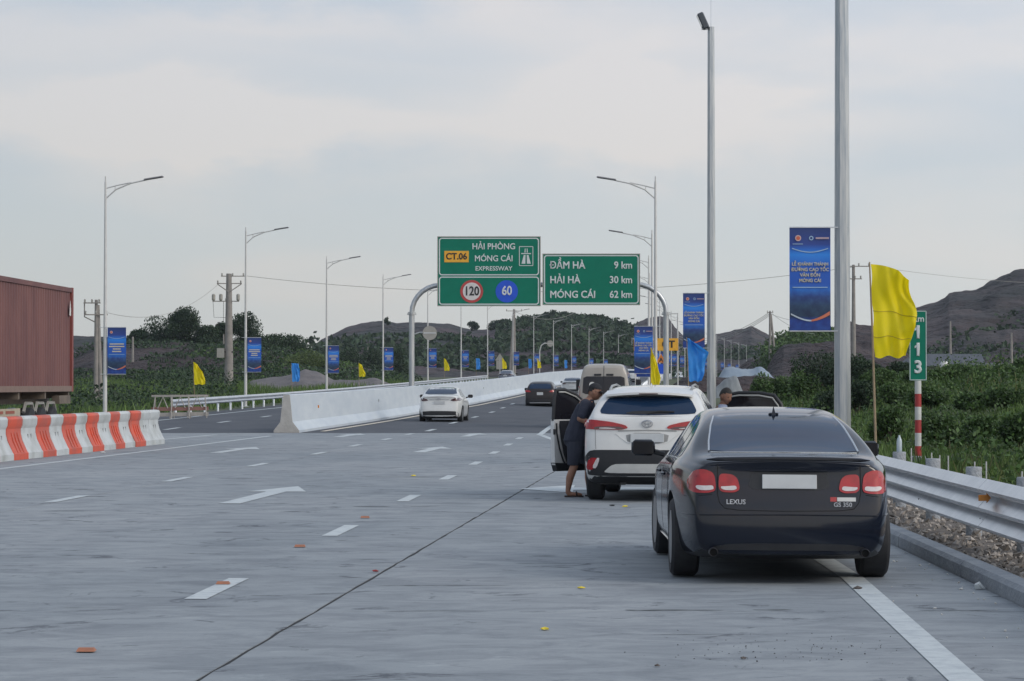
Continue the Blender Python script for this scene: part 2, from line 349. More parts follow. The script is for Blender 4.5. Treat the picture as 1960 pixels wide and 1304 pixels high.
def strip(name, pts, wd, m, z=.005, seg=2.0):
    """painted line through (x, y) points"""
    P = []
    for (xa, ya), (xb, yb) in zip(pts[:-1], pts[1:]):
        n = max(1, int(math.hypot(xb - xa, yb - ya) / seg))
        P += [(xa + (xb - xa) * k / n, ya + (yb - ya) * k / n) for k in range(n)]
    P.append(pts[-1]); V = []; F = []
    for i, (x, y) in enumerate(P):
        a = P[max(0, i - 1)]; c = P[min(len(P) - 1, i + 1)]; t = Vector((c[0] - a[0], c[1] - a[1])).normalized(); q = (t.y * wd / 2, -t.x * wd / 2)
        zz = RZ(x, y) + z + (.006 if y > 86 else 0)
        V += [(x - q[0], y - q[1], zz), (x + q[0], y + q[1], zz)]
    for i in range(len(P) - 1): F.append((2*i, 2*i+1, 2*i+3, 2*i+2))
    b = MB(); b.add(V, F); return tag(b.build(name, m), kind='structure')
strip('edge_line', [(1.85, 2), (2.12, 7), (2.47, 14.2), (2.84, 21.8), (3.0, 32), (2.75, 45), (2.1, 60), (1.2, 75.7), (.92, 82.2)], .19, MPAINT)
strip('edge_line', [(.86, 82.5), (1.5, 98.8)] + [(BX(y) + 8.1, y) for y in range(106, 500, 8)], .2, MPAINT)
strip('edge_line', [(-10.55, 38), (-9.74, 49.7), (-8.6, 65), (-7.5, 81)], .18, MPAINT)
strip('edge_line', [(BX(y) + .95, y) for y in range(88, 420, 6)], .2, MPAINTY)
strip('edge_line', [(-13.2, 84), (PX(95) + 3.4, 95)] + [(PX(y) + 3.2, y) for y in range(105, 400, 8)], .2, MPAINT)
strip('edge_line', [(-10.8, 69.5), (-9.4, 83)], .18, MPAINT)
# lane dashes
for i in range(9):
    y = 12.55 + 8.15 * i if i else 12.55; x = float(np.interp(y, [12, 20.7, 28.7, 36.8, 45.2, 53.6, 80], [-2.72, -2.33, -1.9, -1.47, -1.11, -.73, .3]))
    strip('lane_dash', [(x - .05, y - 1.05), (x + .06, y + 1.05)], .17, MPAINT)
for y, x in [(20.6, -7.35), (28.7, -6.8), (36.8, -6.26), (44.3, -5.67), (52.3, -5.08), (60.9, -4.5), (68.6, -4.12), (76.4, -3.67), (84, -3.3)]:
    strip('lane_dash', [(x - .06, y - 1.05), (x + .07, y + 1.05)], .17, MPAINT)
for k in range(36):
    y = 90 + 13 * k * (1 if k < 12 else 1.05); x = float(np.interp(y, [90, 104, 116, 128, 144, 159], [-2.8, -2.27, -1.64, -1.03, -.43, .19])) if y < 159 else BX(y) + 3.95
    strip('lane_dash', [(x - .08, y - 1.6), (x + .09, y + 1.6)], .2, MPAINT)
for k in range(10):
    y = 92 + 12 * k; x = PX(y) + 6.5
    strip('lane_dash', [(x, y - 1.6), (x + .1, y + 1.6)], .2, MPAINT)
strip('lane_dash', [(-11.6, 56), (-11.0, 66)], .2, MPAINT)
# arrows on the lanes
def arrow(x, y, L_=6.0, sl=.074, ang=None, wd=.3, hw=.45, hl=2.1):
    a = math.atan(sl) if ang is None else ang; M = Matrix.Translation((x, y, .006)) @ Matrix.Rotation(-a, 4, 'Z')
    z = lambda X, Y: max(0, RZ(x, y))
    b = MB(); b.add([(-wd/2, 0, 0), (wd/2, 0, 0), (wd/2, L_-hl, 0), (-wd/2, L_-hl, 0), (-hw, L_-hl, 0), (hw, L_-hl, 0), (0, L_, 0)], [(0, 1, 2, 3), (4, 3, 2, 5, 6)], M)
    tag(b.build('lane_arrow', MPAINT), kind='structure')
arrow(-3.82, 35.3); arrow(-2.2, 61.6, 5.6); arrow(-6.95, 61.2, 5.6); arrow(-5.3, 79.6, 5.2); arrow(-1.45, 80.2, 5.2)
arrow(2.3, 40.2, 2.2, ang=R(-88), wd=.9, hw=1.5, hl=.85)
# kerb, verge
b = None
y = 8.0; KP = []
while y < 84:
    y2 = y + (.998 if y > 18 else 1.0)
    b = MB(); n = 2; pr = [(.0, -.06), (.0, .10), (.03, .135), (.16, .14), (.20, .12), (.20, -.06)]
    if y < 60: jx = .004 * random.uniform(-1, 1); 
    V = [(KX(y + .006) + px + jx, y + .006, pz) for px, pz in pr] + [(KX(y2 - .006) + px + jx, y2 - .006, pz) for px, pz in pr]; k = len(pr)
    b.add(V, [(i, (i + 1) % k, k + (i + 1) % k, k + i) for i in range(k)] + [tuple(range(k)), tuple(range(2*k-1, k-1, -1))])
    KP.append(b); y = y2
kerb = empty('kerb', kind='structure')
for b in KP: b.build('kerb_stone', MKERB, kerb)
def scatter_stones(name, n, fx, rad, m, parent=None):
    V = []; F = []; base = np.array([(1,0,0),(-1,0,0),(0,1,0),(0,-1,0),(0,0,1),(0,0,-1)], float); fc = [(0,2,4),(2,1,4),(1,3,4),(3,0,4),(2,0,5),(1,2,5),(3,1,5),(0,3,5)]
    for i in range(n):
        x, y, z = fx(); r = random.uniform(*rad) * random.choice((1, 1, .6, 1.4))
        q = np.array(Matrix.Rotation(random.uniform(0, 6.3), 3, Vector((random.random(), random.random(), random.random())).normalized()))
        vv = (base * rng.uniform(.55, 1.1, (6, 1)) * np.array([1.2, .9, .6]) * r) @ q.T + np.array([x, y, z + r * .2])
        o = len(V); V += [tuple(a) for a in vv]; F += [(a+o, b_+o, c+o) for a, b_, c in fc]
    b = MB(); b.v = V; b.f = F; b.mi = [0] * len(F); me = bpy.data.meshes.new(name); me.from_pydata(V, [], F); me.materials.append(m)
    return tag(link(name, me, parent), kind='stuff')
v, f = grid_mesh([0, .6, 1.3, 2.0, 2.8], list(np.arange(8, 110, 1.5)), lambda x, y: 0)
V = [(KX(y) + .19 + x, y, .06 - .03 * x + .03 * fbm(x, y, .8)) for x, y, z in v]
b = MB(); b.add(V, f); tag(b.build('verge', mat('verge_soil', (.10, .088, .078), .95, c2=(.19, .165, .145), ns=9, bump=.8), smooth=True), kind='structure')
def vf():
    y = 12 + 60 * random.random() ** 1.6; x = KX(y) + .25 + 2.4 * random.random()
    return x, y, .06 - .03 * (x - KX(y)) + .01
scatter_stones('gravel', 9000, vf, (.018, .05), MGRAV)
def vf2():
    y = 14 + 60 * random.random() ** 1.5; x = KX(y) - abs(random.gauss(0, .35)) - .02
    return x, y, .002
scatter_stones('grit', 260, vf2, (.006, .016), mat('pale_grit', (.5, .5, .48), .9))
def vf3(): return random.gauss(1.75, .42), random.gauss(16.0, .42), .002
scatter_stones('oil_specks', 130, vf3, (.003, .006), mat('dark_specks', (.05, .05, .055), .9))

# ------------------------------------------------------------------ hills
def hill(name, D, depth, sil, m, base=0.0, rough=1.0, nx=220, ny=60, back=1.0, seed=0, label=None):
    X = [(px - 980) / 5000 * D for px, py in sil]; Z = [1.62 + (735 - py) / 5000 * D for px, py in sil]
    xs = np.linspace(X[0], X[-1], nx); tt = np.concatenate([np.linspace(-1, 0, ny), np.linspace(.12, 1, ny // 3)])
    def hf(x, t):
        h = float(np.interp(x, X, Z)) - base; y = D + t * (depth if t < 0 else depth * back)
        p = 1 - abs(t) ** 1.15; p = max(0, p)
        n = fbm(x + seed * 31, y, 7.0 / depth, 7) * .34 * rough * h * (1 - p * .75) * (p ** .5)
        return y, base + h * p + n + fbm(x + seed, y, .14, 4) * .02 * h * rough
    V = []; 
    for t in tt:
        for x in xs:
            y, z = hf(x, t); V.append((x * y / D if t < 0 else x, y, z))
    n1 = nx; F = [(j*n1+i, j*n1+i+1, (j+1)*n1+i+1, (j+1)*n1+i) for j in range(len(tt)-1) for i in range(n1-1)]
    b = MB(); b.add(V, F); o = b.build(name, m, smooth=True, angle=180); tag(o, kind='structure'); return o, V, hf
def leafmesh(name, C, S, m, squash=1.0, blade=False):
    """C (n,3) centres, S (n,) sizes: one bent leaf quad each"""
    n = len(C); a = rng.normal(size=(n, 3)); a /= np.linalg.norm(a, axis=1)[:, None]; b_ = rng.normal(size=(n, 3)); b_ -= a * (a * b_).sum(1)[:, None]; b_ /= np.linalg.norm(b_, axis=1)[:, None]
    if blade:
        a = np.stack([rng.normal(0, .32, n), rng.normal(0, .32, n), np.ones(n)], 1); b_ = rng.normal(size=(n, 3)); b_[:, 2] = 0; b_ /= np.linalg.norm(b_, axis=1)[:, None]
        V = np.empty((n, 3, 3)); s = S[:, None]; w_ = s * .075
        V[:, 0] = C - b_ * w_; V[:, 1] = C + b_ * w_; V[:, 2] = C + a * s
        F = np.arange(n * 3).reshape(n, 3)
    else:
        s = S[:, None]; V = np.empty((n, 4, 3)); V[:, 0] = C - a * s * .5; V[:, 1] = C + b_ * s * .32; V[:, 2] = C + a * s * .5; V[:, 3] = C - b_ * s * .32
        F = np.arange(n * 4).reshape(n, 4)
    me = bpy.data.meshes.new(name); me.from_pydata(V.reshape(-1, 3).tolist(), [], F.tolist()); me.materials.append(m); return me
def crown_pts(n, lobes):
    w_ = np.array([l[3] * l[4] * l[5] for l in lobes]) ** .7; w_ /= w_.sum(); k = rng.choice(len(lobes), n, p=w_); Lb = np.array(lobes)[k]
    d = rng.normal(size=(n, 3)); d /= np.linalg.norm(d, axis=1)[:, None]; r = rng.uniform(.35, 1, n) ** .55 * (1 + rng.normal(0, .06, n))
    return Lb[:, :3] + d * Lb[:, 3:6] * r[:, None]
def make_tree(h, cw, n=1600, leaf=.35, m=None, name='tree', trunk_h=.4, seed=0, lobes=9, low=False):
    """returns root Empty > trunk, crown; crown of leaf clumps in uneven lobes"""
    rd = random.Random(seed); root = empty(name); tb = MB(); th = h * trunk_h
    tb.tube([(0, 0, -.3), (cw * .02, 0, th * .6), (cw * .03, cw * .02, th * 1.25)], [h * .022, h * .016, h * .010], 7)
    Lb = []
    for i in range(lobes):
        a = rd.uniform(0, 6.28); rr = cw * .5 * rd.uniform(.1, .62); zz = rd.uniform(th * .9, h * .86); k = 1 - .45 * (zz - th) / (h - th)
        r = cw * rd.uniform(.17, .27); p = (rr * k * math.cos(a), rr * k * math.sin(a), zz); r *= 1.3; Lb.append((*p, r, r, r * rd.uniform(.6, .85)))
        tb.tube([(cw * .02, 0, th * rd.uniform(.5, 1)), tuple(c * .6 + d * .4 for c, d in zip(p, (0, 0, th))), p], [h * .009, h * .006, h * .003], 5)
    Lb.append((0, 0, h * .88, cw * .2, cw * .2, h * .12))
    tb.build('trunk', MBARK, root)
    C = crown_pts(n, Lb); link('crown', leafmesh('crown', C, rng.uniform(.6, 1.4, n) * leaf, m or MLEAFD), root)
    return root
def make_bush(h, wd, n=700, leaf=.1, m=None, seed=0, name='bush'):
    rd = random.Random(seed); root = empty(name); Lb = []; tb = MB()
    for i in range(8):
        a = rd.uniform(0, 6.28); rr = wd * .33 * rd.random(); r = wd * rd.uniform(.16, .3); hz = h * rd.uniform(.3, .8)
        Lb.append((rr * math.cos(a), rr * math.sin(a), hz, r, r, min(hz, h * .3))); tb.tube([(0, 0, -.1), (rr * .4 * math.cos(a), rr * .4 * math.sin(a), hz * .5), (rr * math.cos(a), rr * math.sin(a), hz)], [.03 * h, .02 * h, .008 * h], 5)
    tb.build('stem', MBARK, root)
    C = crown_pts(n, Lb); link('foliage', leafmesh('foliage', C, rng.uniform(.6, 1.4, n) * leaf, m or MLEAF), root); return root
def scrub(name, V, n, size, m, mask=None, up=.3):
    P = np.array(V); i = rng.integers(0, len(P), n * 3); C = P[i] + np.stack([rng.normal(0, size * 2.5, n * 3), rng.normal(0, size * 2.5, n * 3), np.zeros(n * 3)], 1)
    if mask is not None: C = C[[mask(*c) for c in C]][:n]
    C[:, 2] += rng.uniform(-.1, 1, len(C)) * size * up * 2
    return tag(link(name, leafmesh(name, C, rng.uniform(.5, 1.5, len(C)) * size, m)), kind='stuff')
rnd = random.random
# long tree covered hill behind the sign
S1 = [(560,700),(590,672),(615,652),(640,641),(662,629),(690,620),(735,613),(760,616),(794,616),(821,616),(857,617),(885,625),(904,628),(934,627),(950,622),(973,618),(1006,614),(1030,610),(1056,605),(1081,605),(1111,611),(1136,611),(1166,624),(1194,626),(1215,634),(1250,660),(1280,700)]
o, V1, h1 = hill('hill', 900, 330, S1, MBROWN2, base=2.5, seed=1)
scrub('woodland', V1, 26000, 1.5, MLEAFD, lambda x, y, z: y < 905 and ((950 < 980 + 5000 * x / y < 1225 and (z > 9.5 or fbm(x, y, .02) > .1)) or fbm(x, y, .014) > .16 + .02 * max(0, z - 9)))
S2 = [(1180,690),(1200,640),(1217,622),(1240,612),(1263,607),(1280,612),(1292,630),(1320,655),(1350,672),(1369,641),(1385,637),(1405,633),(1420,633),(1439,627),(1460,638),(1489,650),(1520,665),(1560,700)]
o, V2, h2 = hill('hill', 1150, 300, S2, MHILLR, base=2.5, seed=2)
scrub('hillside_scrub', V2, 9000, 1.6, MLEAFD, lambda x, y, z: z < 16 and fbm(x, y, .01) > -.1 and y < 1150)
S4 = [(1462,722),(1470,700),(1478,680),(1487,664),(1500,648),(1522,640),(1545,632),(1570,634),(1600,628),(1627,615),(1650,619),(1672,624),(1700,640),(1730,668),(1770,700),(1800,730)]
o, V4, h4 = hill('hill', 430, 110, S4, MBROWN, base=1.8, seed=3, rough=1.6)
scrub('hillside_scrub', [v for v in V4 if 395 < v[1] < 440], 9000, .55, MLEAF, lambda x, y, z: z > 7.2 and x < 52 or fbm(x, y, .05) > .25)
S5 = [(1640,690),(1690,632),(1720,612),(1749,596),(1780,583),(1808,570),(1816,561),(1835,556),(1868,553),(1895,540),(1922,527),(1960,515),(2040,492),(2140,470),(2260,480),(2400,560),(2520,650)]
o, V5, h5 = hill('hill', 700, 260, S5, MHILLR, base=2.5, seed=4, rough=1.2)
scrub('hillside_scrub', V5, 14000, .9, MLEAFD, lambda x, y, z: (z < 9 or (y < 590 and fbm(x, y, .04) > .2)) and fbm(x, y, .02) > -.2 and y < 700)
S0 = [(-500,640),(-300,600),(-120,600),(0,618),(100,640),(165,645),(240,646),(300,655),(380,690)]
o, V0, h0 = hill('hill', 560, 120, S0, MBROWN2, base=1.5, seed=5)
# bank under the left trees
SL = [(60,742),(110,700),(180,664),(230,660),(290,655),(340,652),(400,655),(450,655),(500,660),(560,672),(620,690),(700,705),(770,722)]
o, VL, hL = hill('embankment', 390, 95, SL, MBROWN, base=.9, seed=6, rough=1.2)
scrub('hillside_scrub', VL, 26000, .42, MLEAFD, lambda x, y, z: y < 396 and (fbm(x, y, .03) > .02 or z < 3.4 or z > 6.6))
scrub('hillside_scrub', VL, 14000, .38, MLEAF, lambda x, y, z: y < 396 and (z < 3.2 and fbm(x, y, .05) > -.1 or -31 < x < -22 or fbm(x, y, .03) > .3))
# gravel heaps by the far road
SG = [(462,752),(480,728),(520,722),(560,718),(585,708),(608,712),(640,727),(690,728),(720,724),(750,735),(790,748)]
o, VG, hG = hill('gravel_mound', 262, 14, SG, mat('heap_gravel', (.10, .095, .10), .95, c2=(.155, .14, .14), ns=1.2, bump=.8, bs=6), base=.6, seed=7, nx=60, ny=14)
# ------------------------------------------------------------------ trees and bushes
def P(px, py, d): return ((px - 980) / 5000 * d, d, 1.62 + (735 - py) / 5000 * d)
def tag_tree(o, lab, cat='tree', grp=None, loc=None, rz=0):
    tag(o, lab, cat, grp)
    if loc: o.location = loc
    o.rotation_euler = (0, 0, rz); return o
treesL = [  # px, top y, base y, width px, distance, seed, label
 (262,632,672,46,395,11,'small round tree at the left end of the tree line, above the nearest banner'),
 (300,603,675,92,392,12,'broad dark tree left of the lone tall tree on the left bank'),
 (348,588,668,62,388,13,'tall dark tree with a gap under its crown, on the left bank'),
 (398,622,678,62,386,14,'sparse dark tree just left of the transformer pole'),
 (424,616,668,44,396,15,'thin ragged tree rising right behind the transformer pole'),
 (473,596,676,70,390,16,'tall round tree directly behind the second lamp post from the container'),
 (520,640,700,66,388,17,'spreading dark tree right of the second banner from the container'),
 (556,640,702,72,392,18,'dark bushy tree at the right end of the left tree line'),
 (505,655,715,60,380,19,'low dark tree in front of the spreading tree on the left bank')]
for px, ty, by, wpx, d, sd, lab in treesL:
    k = d / 5000; h = (by + 30 - ty) * k
    o = make_tree(h, wpx * k * 1.3, 12000, .27, MLEAFD, 'broadleaf_tree', .32 if 'gap' not in lab else .5, sd, 15)
    x, y, z = P(px, by + 30, d); tag_tree(o, lab, 'tree', 'trees on the left bank', (x, y, z), sd)
for i, (px, ty, by, wpx, d) in enumerate([(580,675,735,70,340),(612,682,735,50,342),(548,690,738,46,335)]):
    k = d / 5000; o = make_bush((by - ty) * k, wpx * k * 1.2, 4500, .2, MLEAFY, 30 + i, 'bamboo_clump'); x, y, z = P(px, by, d)
    tag_tree(o, ['broad pale green bamboo clump behind the light blue flag', 'pale green bamboo clump beside the third lamp post, right of the broad clump', 'small pale green clump at the left of the broad bamboo clump'][i], 'bush', 'pale green clumps on the left', (x, y, z))
for i, (px, ty, by, wpx, d) in enumerate([(670,668,728,70,420),(715,672,730,60,420),(640,690,735,50,410),(760,660,728,60,440),(700,690,735,60,400),(765,690,730,60,400)]):
    k = d / 5000; o = make_tree((by - ty + 12) * k, wpx * k * 1.15, 3000, .3, MLEAFD, 'broadleaf_tree', .25, 50 + i, 8); x, y, z = P(px, by + 12, d)
    tag_tree(o, ['dark tree beyond the gravel heap, right of the third lamp post', 'dark tree behind the third banner from the container', 'low dark tree immediately right of the pale bamboo clumps', 'dark tree left of the gantry post, behind the fourth lamp post', 'low tree in front of the dark trees near the gravel heap', 'low dark tree against the gantry post, above the median barrier'][i], 'tree', 'trees beyond the gravel heap', (x, y, z))
# trees on the ridge behind the sign
rid = [(1008,612),(1030,606),(1046,602),(1060,600),(1080,600),(1098,604),(1112,607),(1130,606),(1146,609),(1174,618),(1188,622),(950,622),(962,619),(906,620)]
for i, (px, ty) in enumerate(rid):
    d = 880; k = d / 5000; by = itp([(a, b) for a, b in S1], px) + 8
    o = make_tree((by - ty + 16) * k * .62, (24 + 10 * rnd()) * k, 1100, .62, MLEAFD, 'ridge_tree', .35, 80 + i, 6); x, y, z = P(px, by + 2, d)
    tag_tree(o, f'distant dark tree on the ridge behind the green signs, {ORD[i]} in the row' if i < 11 else ['distant tree on the ridge just right of the utility pole under the sign', 'distant tree on the ridge close to the utility pole under the sign', 'lone distant tree on the bare ridge under the route sign'][i - 11], 'tree', 'trees on the ridge', (x, y, z))
for i, (px, ty, d) in enumerate([(595,645,700), (741,608,860)]):
    o = make_tree(3.2, 2.6, 300, .6, MLEAFD, 'ridge_tree', .4, 200 + i, 5); x, y, z = P(px, ty, d); tag_tree(o, ['tiny lone tree in the dip of the left horizon', 'small lone tree on the hill crest by the fourth lamp post'][i], 'tree', 'trees on the ridge', (x, y, z - 3.0))
# right side bushes on the bank
bl = []
def rb(px, ty, d, wpx, m=None, h=None):
    x = (px - 980) / 5000 * d; zt = 1.62 + (735 - ty) / 5000 * d; zg = T(x, d); bl.append((x, d, zg, max(.5, zt - zg), wpx * d / 5000, m))
for a in [(1565,690,130,90,MLEAFD),(1615,700,122,80,MLEAFD),(1535,722,118,60,MLEAF),(1490,730,125,80,MLEAF),(1445,742,120,60,MLEAF),(1655,690,118,70,MLEAFD),(1690,712,112,80,MLEAF),(1730,700,120,80,MLEAFD),
          (1780,726,105,90,MLEAF),(1830,740,100,90,MLEAF),(1875,744,96,80,MLEAF),(1925,742,92,90,MLEAF),(1970,738,90,80,MLEAF),(1720,745,85,80,MLEAF),(1780,750,80,80,MLEAF),(1860,760,74,110,MLEAF),(1930,760,70,100,MLEAF),
          (1700,790,64,70,MLEAF),(1800,800,60,90,MLEAF),(1880,810,56,90,MLEAF),(1950,800,54,80,MLEAF),(1640,745,90,60,MLEAFD),(1590,760,88,70,MLEAFD)]: rb(*a)
BN = ['tall dark bush behind the blue banner pole', 'dark bush at the right of the banner pole foot', 'mid green bush left of the banner pole', 'pale leafy bush behind the open car door', 'small bush nearest the grey tarpaulin mound', 'dark bush just left of the yellow flag pole', 'bush behind the lower edge of the yellow flag', 'dark bush between the yellow flag and kilometre sign',
      'bush touching the left end of the pale netting', 'bush below the pale netting, just right of the kilometre sign', 'bush below the middle of the pale netting', 'bush below the right part of the pale netting', 'bush at the picture edge beside the pale netting', 'bush between flag pole and striped post, upper', 'bush directly behind the striped signpost', 'wide bush halfway down the slope, right of the striped post', 'bush halfway down the slope at the picture edge',
      'lower bush between the bottle and the striped post', 'low bush right behind the striped post foot', 'low bush above the amber reflector', 'low bush above the guardrail at the picture edge', 'dark bush behind the banner pole, low down', 'dark bush low down left of the banner pole']
for i, (x, y, z, h, wd, m) in enumerate(bl):
    o = make_bush(h * 1.22, wd * 1.25, 3800, .10 * (y / 90) ** .5, m, 300 + i, 'bush'); tag_tree(o, BN[i], 'bush', 'bushes on the right slope', (x, y, z), i)
# undergrowth over the bank
n = 130000; Y = 24 + 115 * rng.random(n) ** 1.25; K = np.array([KX(y) for y in Y]); X = K + 2.6 + rng.random(n) ** .85 * (Y * .30)
Cc = np.stack([X, Y, np.array([T(x, y) for x, y in zip(X, Y)])], 1)
dens = np.array([noise.noise(Vector((x * .35, y * .22, 1.0))) for x, y in zip(X, Y)])
sc_ = (.12 + .30 * np.clip(dens + .2, 0, 1)) * rng.uniform(.5, 1.3, n) * (1 + Y / 160)
tag(link('undergrowth', leafmesh('undergrowth', Cc, sc_, MGRASS, blade=True)), kind='stuff')
n = 90000; Y = 27 + 110 * rng.random(n) ** 1.2; K = np.array([KX(y) for y in Y]); X = K + 3.4 + rng.random(n) ** .85 * (Y * .30)
hz = np.array([max(0, noise.noise(Vector((x * .5, y * .3, 8.0))) + .30) for x, y in zip(X, Y)])
Cc = np.stack([X, Y, np.array([T(x, y) for x, y in zip(X, Y)]) + rng.random(n) * hz * 1.25], 1)
tag(link('ground_cover', leafmesh('ground_cover', Cc, rng.uniform(.04, .10, n) * (1 + Y / 130), MLEAF)), kind='stuff')
n = 5000; Y = 24 + 100 * rng.random(n) ** 1.2; K = np.array([KX(y) for y in Y]); X = K + 2.7 + rng.random(n) ** .9 * (Y * .30)
dm = np.array([noise.noise(Vector((x * .22, y * .15, 21.0))) > .05 for x, y in zip(X, Y)]); X = X[dm]; Y = Y[dm]; n = len(X)
Cc = np.stack([X, Y, np.array([T(x, y) for x, y in zip(X, Y)])], 1)
tag(link('dry_grass', leafmesh('dry_grass', Cc, rng.uniform(.2, .45, n) * (1 + Y / 200), mat('dry_blade', (.10, .12, .045), .7, c2=(.16, .16, .065), ns=.5, island=True, trans=.3), blade=True)), kind='stuff')
# left verge grass
n = 70000; Y = 118 + 190 * rng.random(n); X = np.array([PX(y) - 1.0 for y in Y]) - rng.random(n) ** .8 * (20 + Y * .12)
Cc = np.stack([X, Y, np.array([T(x, y) for x, y in zip(X, Y)])], 1)
tag(link('tall_grass', leafmesh('tall_grass', Cc, rng.uniform(.25, .7, n) * (1 + .5 * np.sin(X * .3) ** 2), MGRASS, blade=True)), kind='stuff')
n = 60000; Y = 130 + 170 * rng.random(n); X = np.array([PX(y) - 3.0 for y in Y]) - rng.random(n) * (24 + Y * .12)
ppx = 980 + 5000 * X / Y; ok_ = ~((ppx > 455) & (ppx < 800) & (Y < 268)); X = X[ok_]; Y = Y[ok_]; n = len(X)
hz = np.array([max(0, noise.noise(Vector((x * .12, y * .06, 5.0))) + .2) for x, y in zip(X, Y)])
Cc = np.stack([X, Y, np.array([T(x, y) for x, y in zip(X, Y)]) + rng.random(n) * hz * 3.4], 1)
tag(link('thicket', leafmesh('thicket', Cc, rng.uniform(.12, .3, n), MLEAFD)), kind='stuff')

# ------------------------------------------------------------------ median barrier
JP = [(-.42, -.05), (-.42, .08), (-.20, .36), (-.11, 1.24), (-.09, 1.26), (.09, 1.26), (.11, 1.24), (.20, .36), (.42, .08), (.42, -.05)]
def sweep(path, prof, frame=None, cap=True):
    """path list of (x,y,z); profile (lateral, up)"""
    V = []; F = []; k = len(prof)
    for i, p in enumerate(path):
        a = path[max(0, i - 1)]; c = path[min(len(path) - 1, i + 1)]; t = Vector((c[0] - a[0], c[1] - a[1], 0)).normalized(); q = Vector((t.y, -t.x, 0))
        V += [(p[0] + q.x * u, p[1] + q.y * u, p[2] + h) for u, h in prof]
    for i in range(len(path) - 1):
        for j in range(k):
            F.append((i*k+j, i*k+(j+1)%k, (i+1)*k+(j+1)%k, (i+1)*k+j))
    if cap: F += [tuple(range(k)), tuple(range(len(path)*k-1, (len(path)-1)*k-1, -1))]
    return V, F
root = empty('median_barrier', (0, 0, 0)); tag(root, 'long white concrete median barrier dividing the two asphalt carriageways', 'barrier')
ys_ = [86.5, 90, 95, 100] + list(np.arange(105, 320, 5)) + list(range(320, 700, 12))
pth = [(BX(y), y, RZ(BX(y), y)) for y in ys_]
b = MB(); b.add(*sweep(pth, JP)); b.build('wall', MBAR, root, smooth=True, angle=20)
b = MB(); b.add(*sweep([(BX(86.45), 86.42, 0), (BX(86.5), 86.497, 0)], [(u * 1.0, h) for u, h in JP])); b.build('end_face', MBARE, root)
MREFL = mat('amber_reflector', (.55, .20, .03), .3, c2=(.6, .25, .05))
for y in (92.0, 108, 124, 140, 160, 180, 205):
    b = MB(); b.box((BX(y) + .17, y, RZ(BX(y), y) + .78), (.05, .12, .10)); b.build('reflector', MREFL if y < 95 else MGALV, root)
# ------------------------------------------------------------------ red and white water barriers
MRED = mat('red_plastic', (.58, .080, .035), .5, c2=(.42, .085, .055), ns=1.7, bump=.08, world=True, lo=.42, hi=.62)
MWPL = mat('white_plastic', (.47, .50, .51), .5, c2=(.33, .35, .34), ns=1.7, bump=.08, world=True, lo=.45, hi=.68)
WP = [(.27, .0), (.27, .13), (.245, .16), (.13, .40), (.09, .56), (.09, .66), (.13, .74), (.14, .86), (.11, .915), (.0, .925)]
WP = WP + [(-u, h) for u, h in WP[-2::-1]]
def wbarrier(red):
    b = MB(); n = len(WP); L_ = 1.17
    fr = [(0, .93), (.03, 1.0), (L_ - .03, 1.0), (L_, .93)]
    V = []; F = []
    for y, s_ in fr: V += [(u * s_, y, h if h < .5 else h * (.985 + .015 * (s_ > .95))) for u, h in WP]
    for i in range(3): F += [(i*n+j, i*n+(j+1)%n, (i+1)*n+(j+1)%n, (i+1)*n+j) for j in range(n)]
    F += [tuple(range(n)), tuple(range(4*n-1, 3*n-1, -1))]; b.add(V, F)
    root = empty('water_barrier'); b.build('shell', MRED if red else MWPL, root, smooth=True, angle=25)
    if not red:
        for yy_ in (.45, .70):
            r = MB(); r.box((.112, yy_, .47), (.02, .035, .12)); r.build('slot', MBLACK if False else mat('slot_grey', (.30, .32, .33), .6), root)
    for yy_ in (.36, .60, .84) if red else ():
        r = MB(); r.add([(.262, yy_ - .05, .15), (.262, yy_ + .05, .15), (.15, yy_ + .045, .42), (.15, yy_ - .045, .42), (.10, yy_ - .03, .58), (.10, yy_ + .03, .58),
                         (.235, yy_ - .05, .13), (.235, yy_ + .05, .13), (.11, yy_ + .045, .40), (.11, yy_ - .045, .40), (.08, yy_ - .03, .56), (.08, yy_ + .03, .56)],
                        [(0, 1, 2, 3), (3, 2, 5, 4), (0, 3, 9, 6), (1, 2, 8, 7), (3, 4, 10, 9), (2, 5, 11, 8)]); r.build('rib', MRED if red else MWPL, root)
    return root
rp = wbarrier(True); wp_ = wbarrier(False); used = {True: 0, False: 0}
seq = [(50.55 + 1.175 * k_, k_ % 2 == 0) for k_ in range(16)] + [(50.55 + 1.175 * 16, False)]
seq = seq[:15] + [(50.55 + 1.175 * 15, False), (50.55 + 1.175 * 16, False)]
nR = nW = 0
for k, (y, red) in enumerate(seq):
    x = -10.85 + (y - 54) * .0734; src = rp if red else wp_
    if red: nR += 1; c_ = nR
    else: nW += 1; c_ = nW
    vis = y > 52.5
    if k == 16: lab = 'white plastic water barrier that ends the row nearest the asphalt'
    elif k == 15: lab = 'white plastic water barrier between the last red one and the end one'
    elif k == 0: lab = 'red plastic water barrier at the near end of the row'
    else: lab = f'{"red" if red else "white"} plastic water barrier, {ORD[(14 - k) // 2 + (0 if red else 2)]} of its colour from the far end of the row'
    o = src if not used[red] else copy_tree(src); used[red] = 1
    o.location = (x + random.uniform(-.014, .014), y, .002); o.rotation_euler = (0, 0, -math.atan(.0734) + R(random.uniform(-.9, .9))); tag(o, lab, 'barrier', 'red and white water barriers')
o = copy_tree(wp_, loc=(-9.62, 70.93, .002), label='white plastic water barrier doubled up past the last red one') if False else None
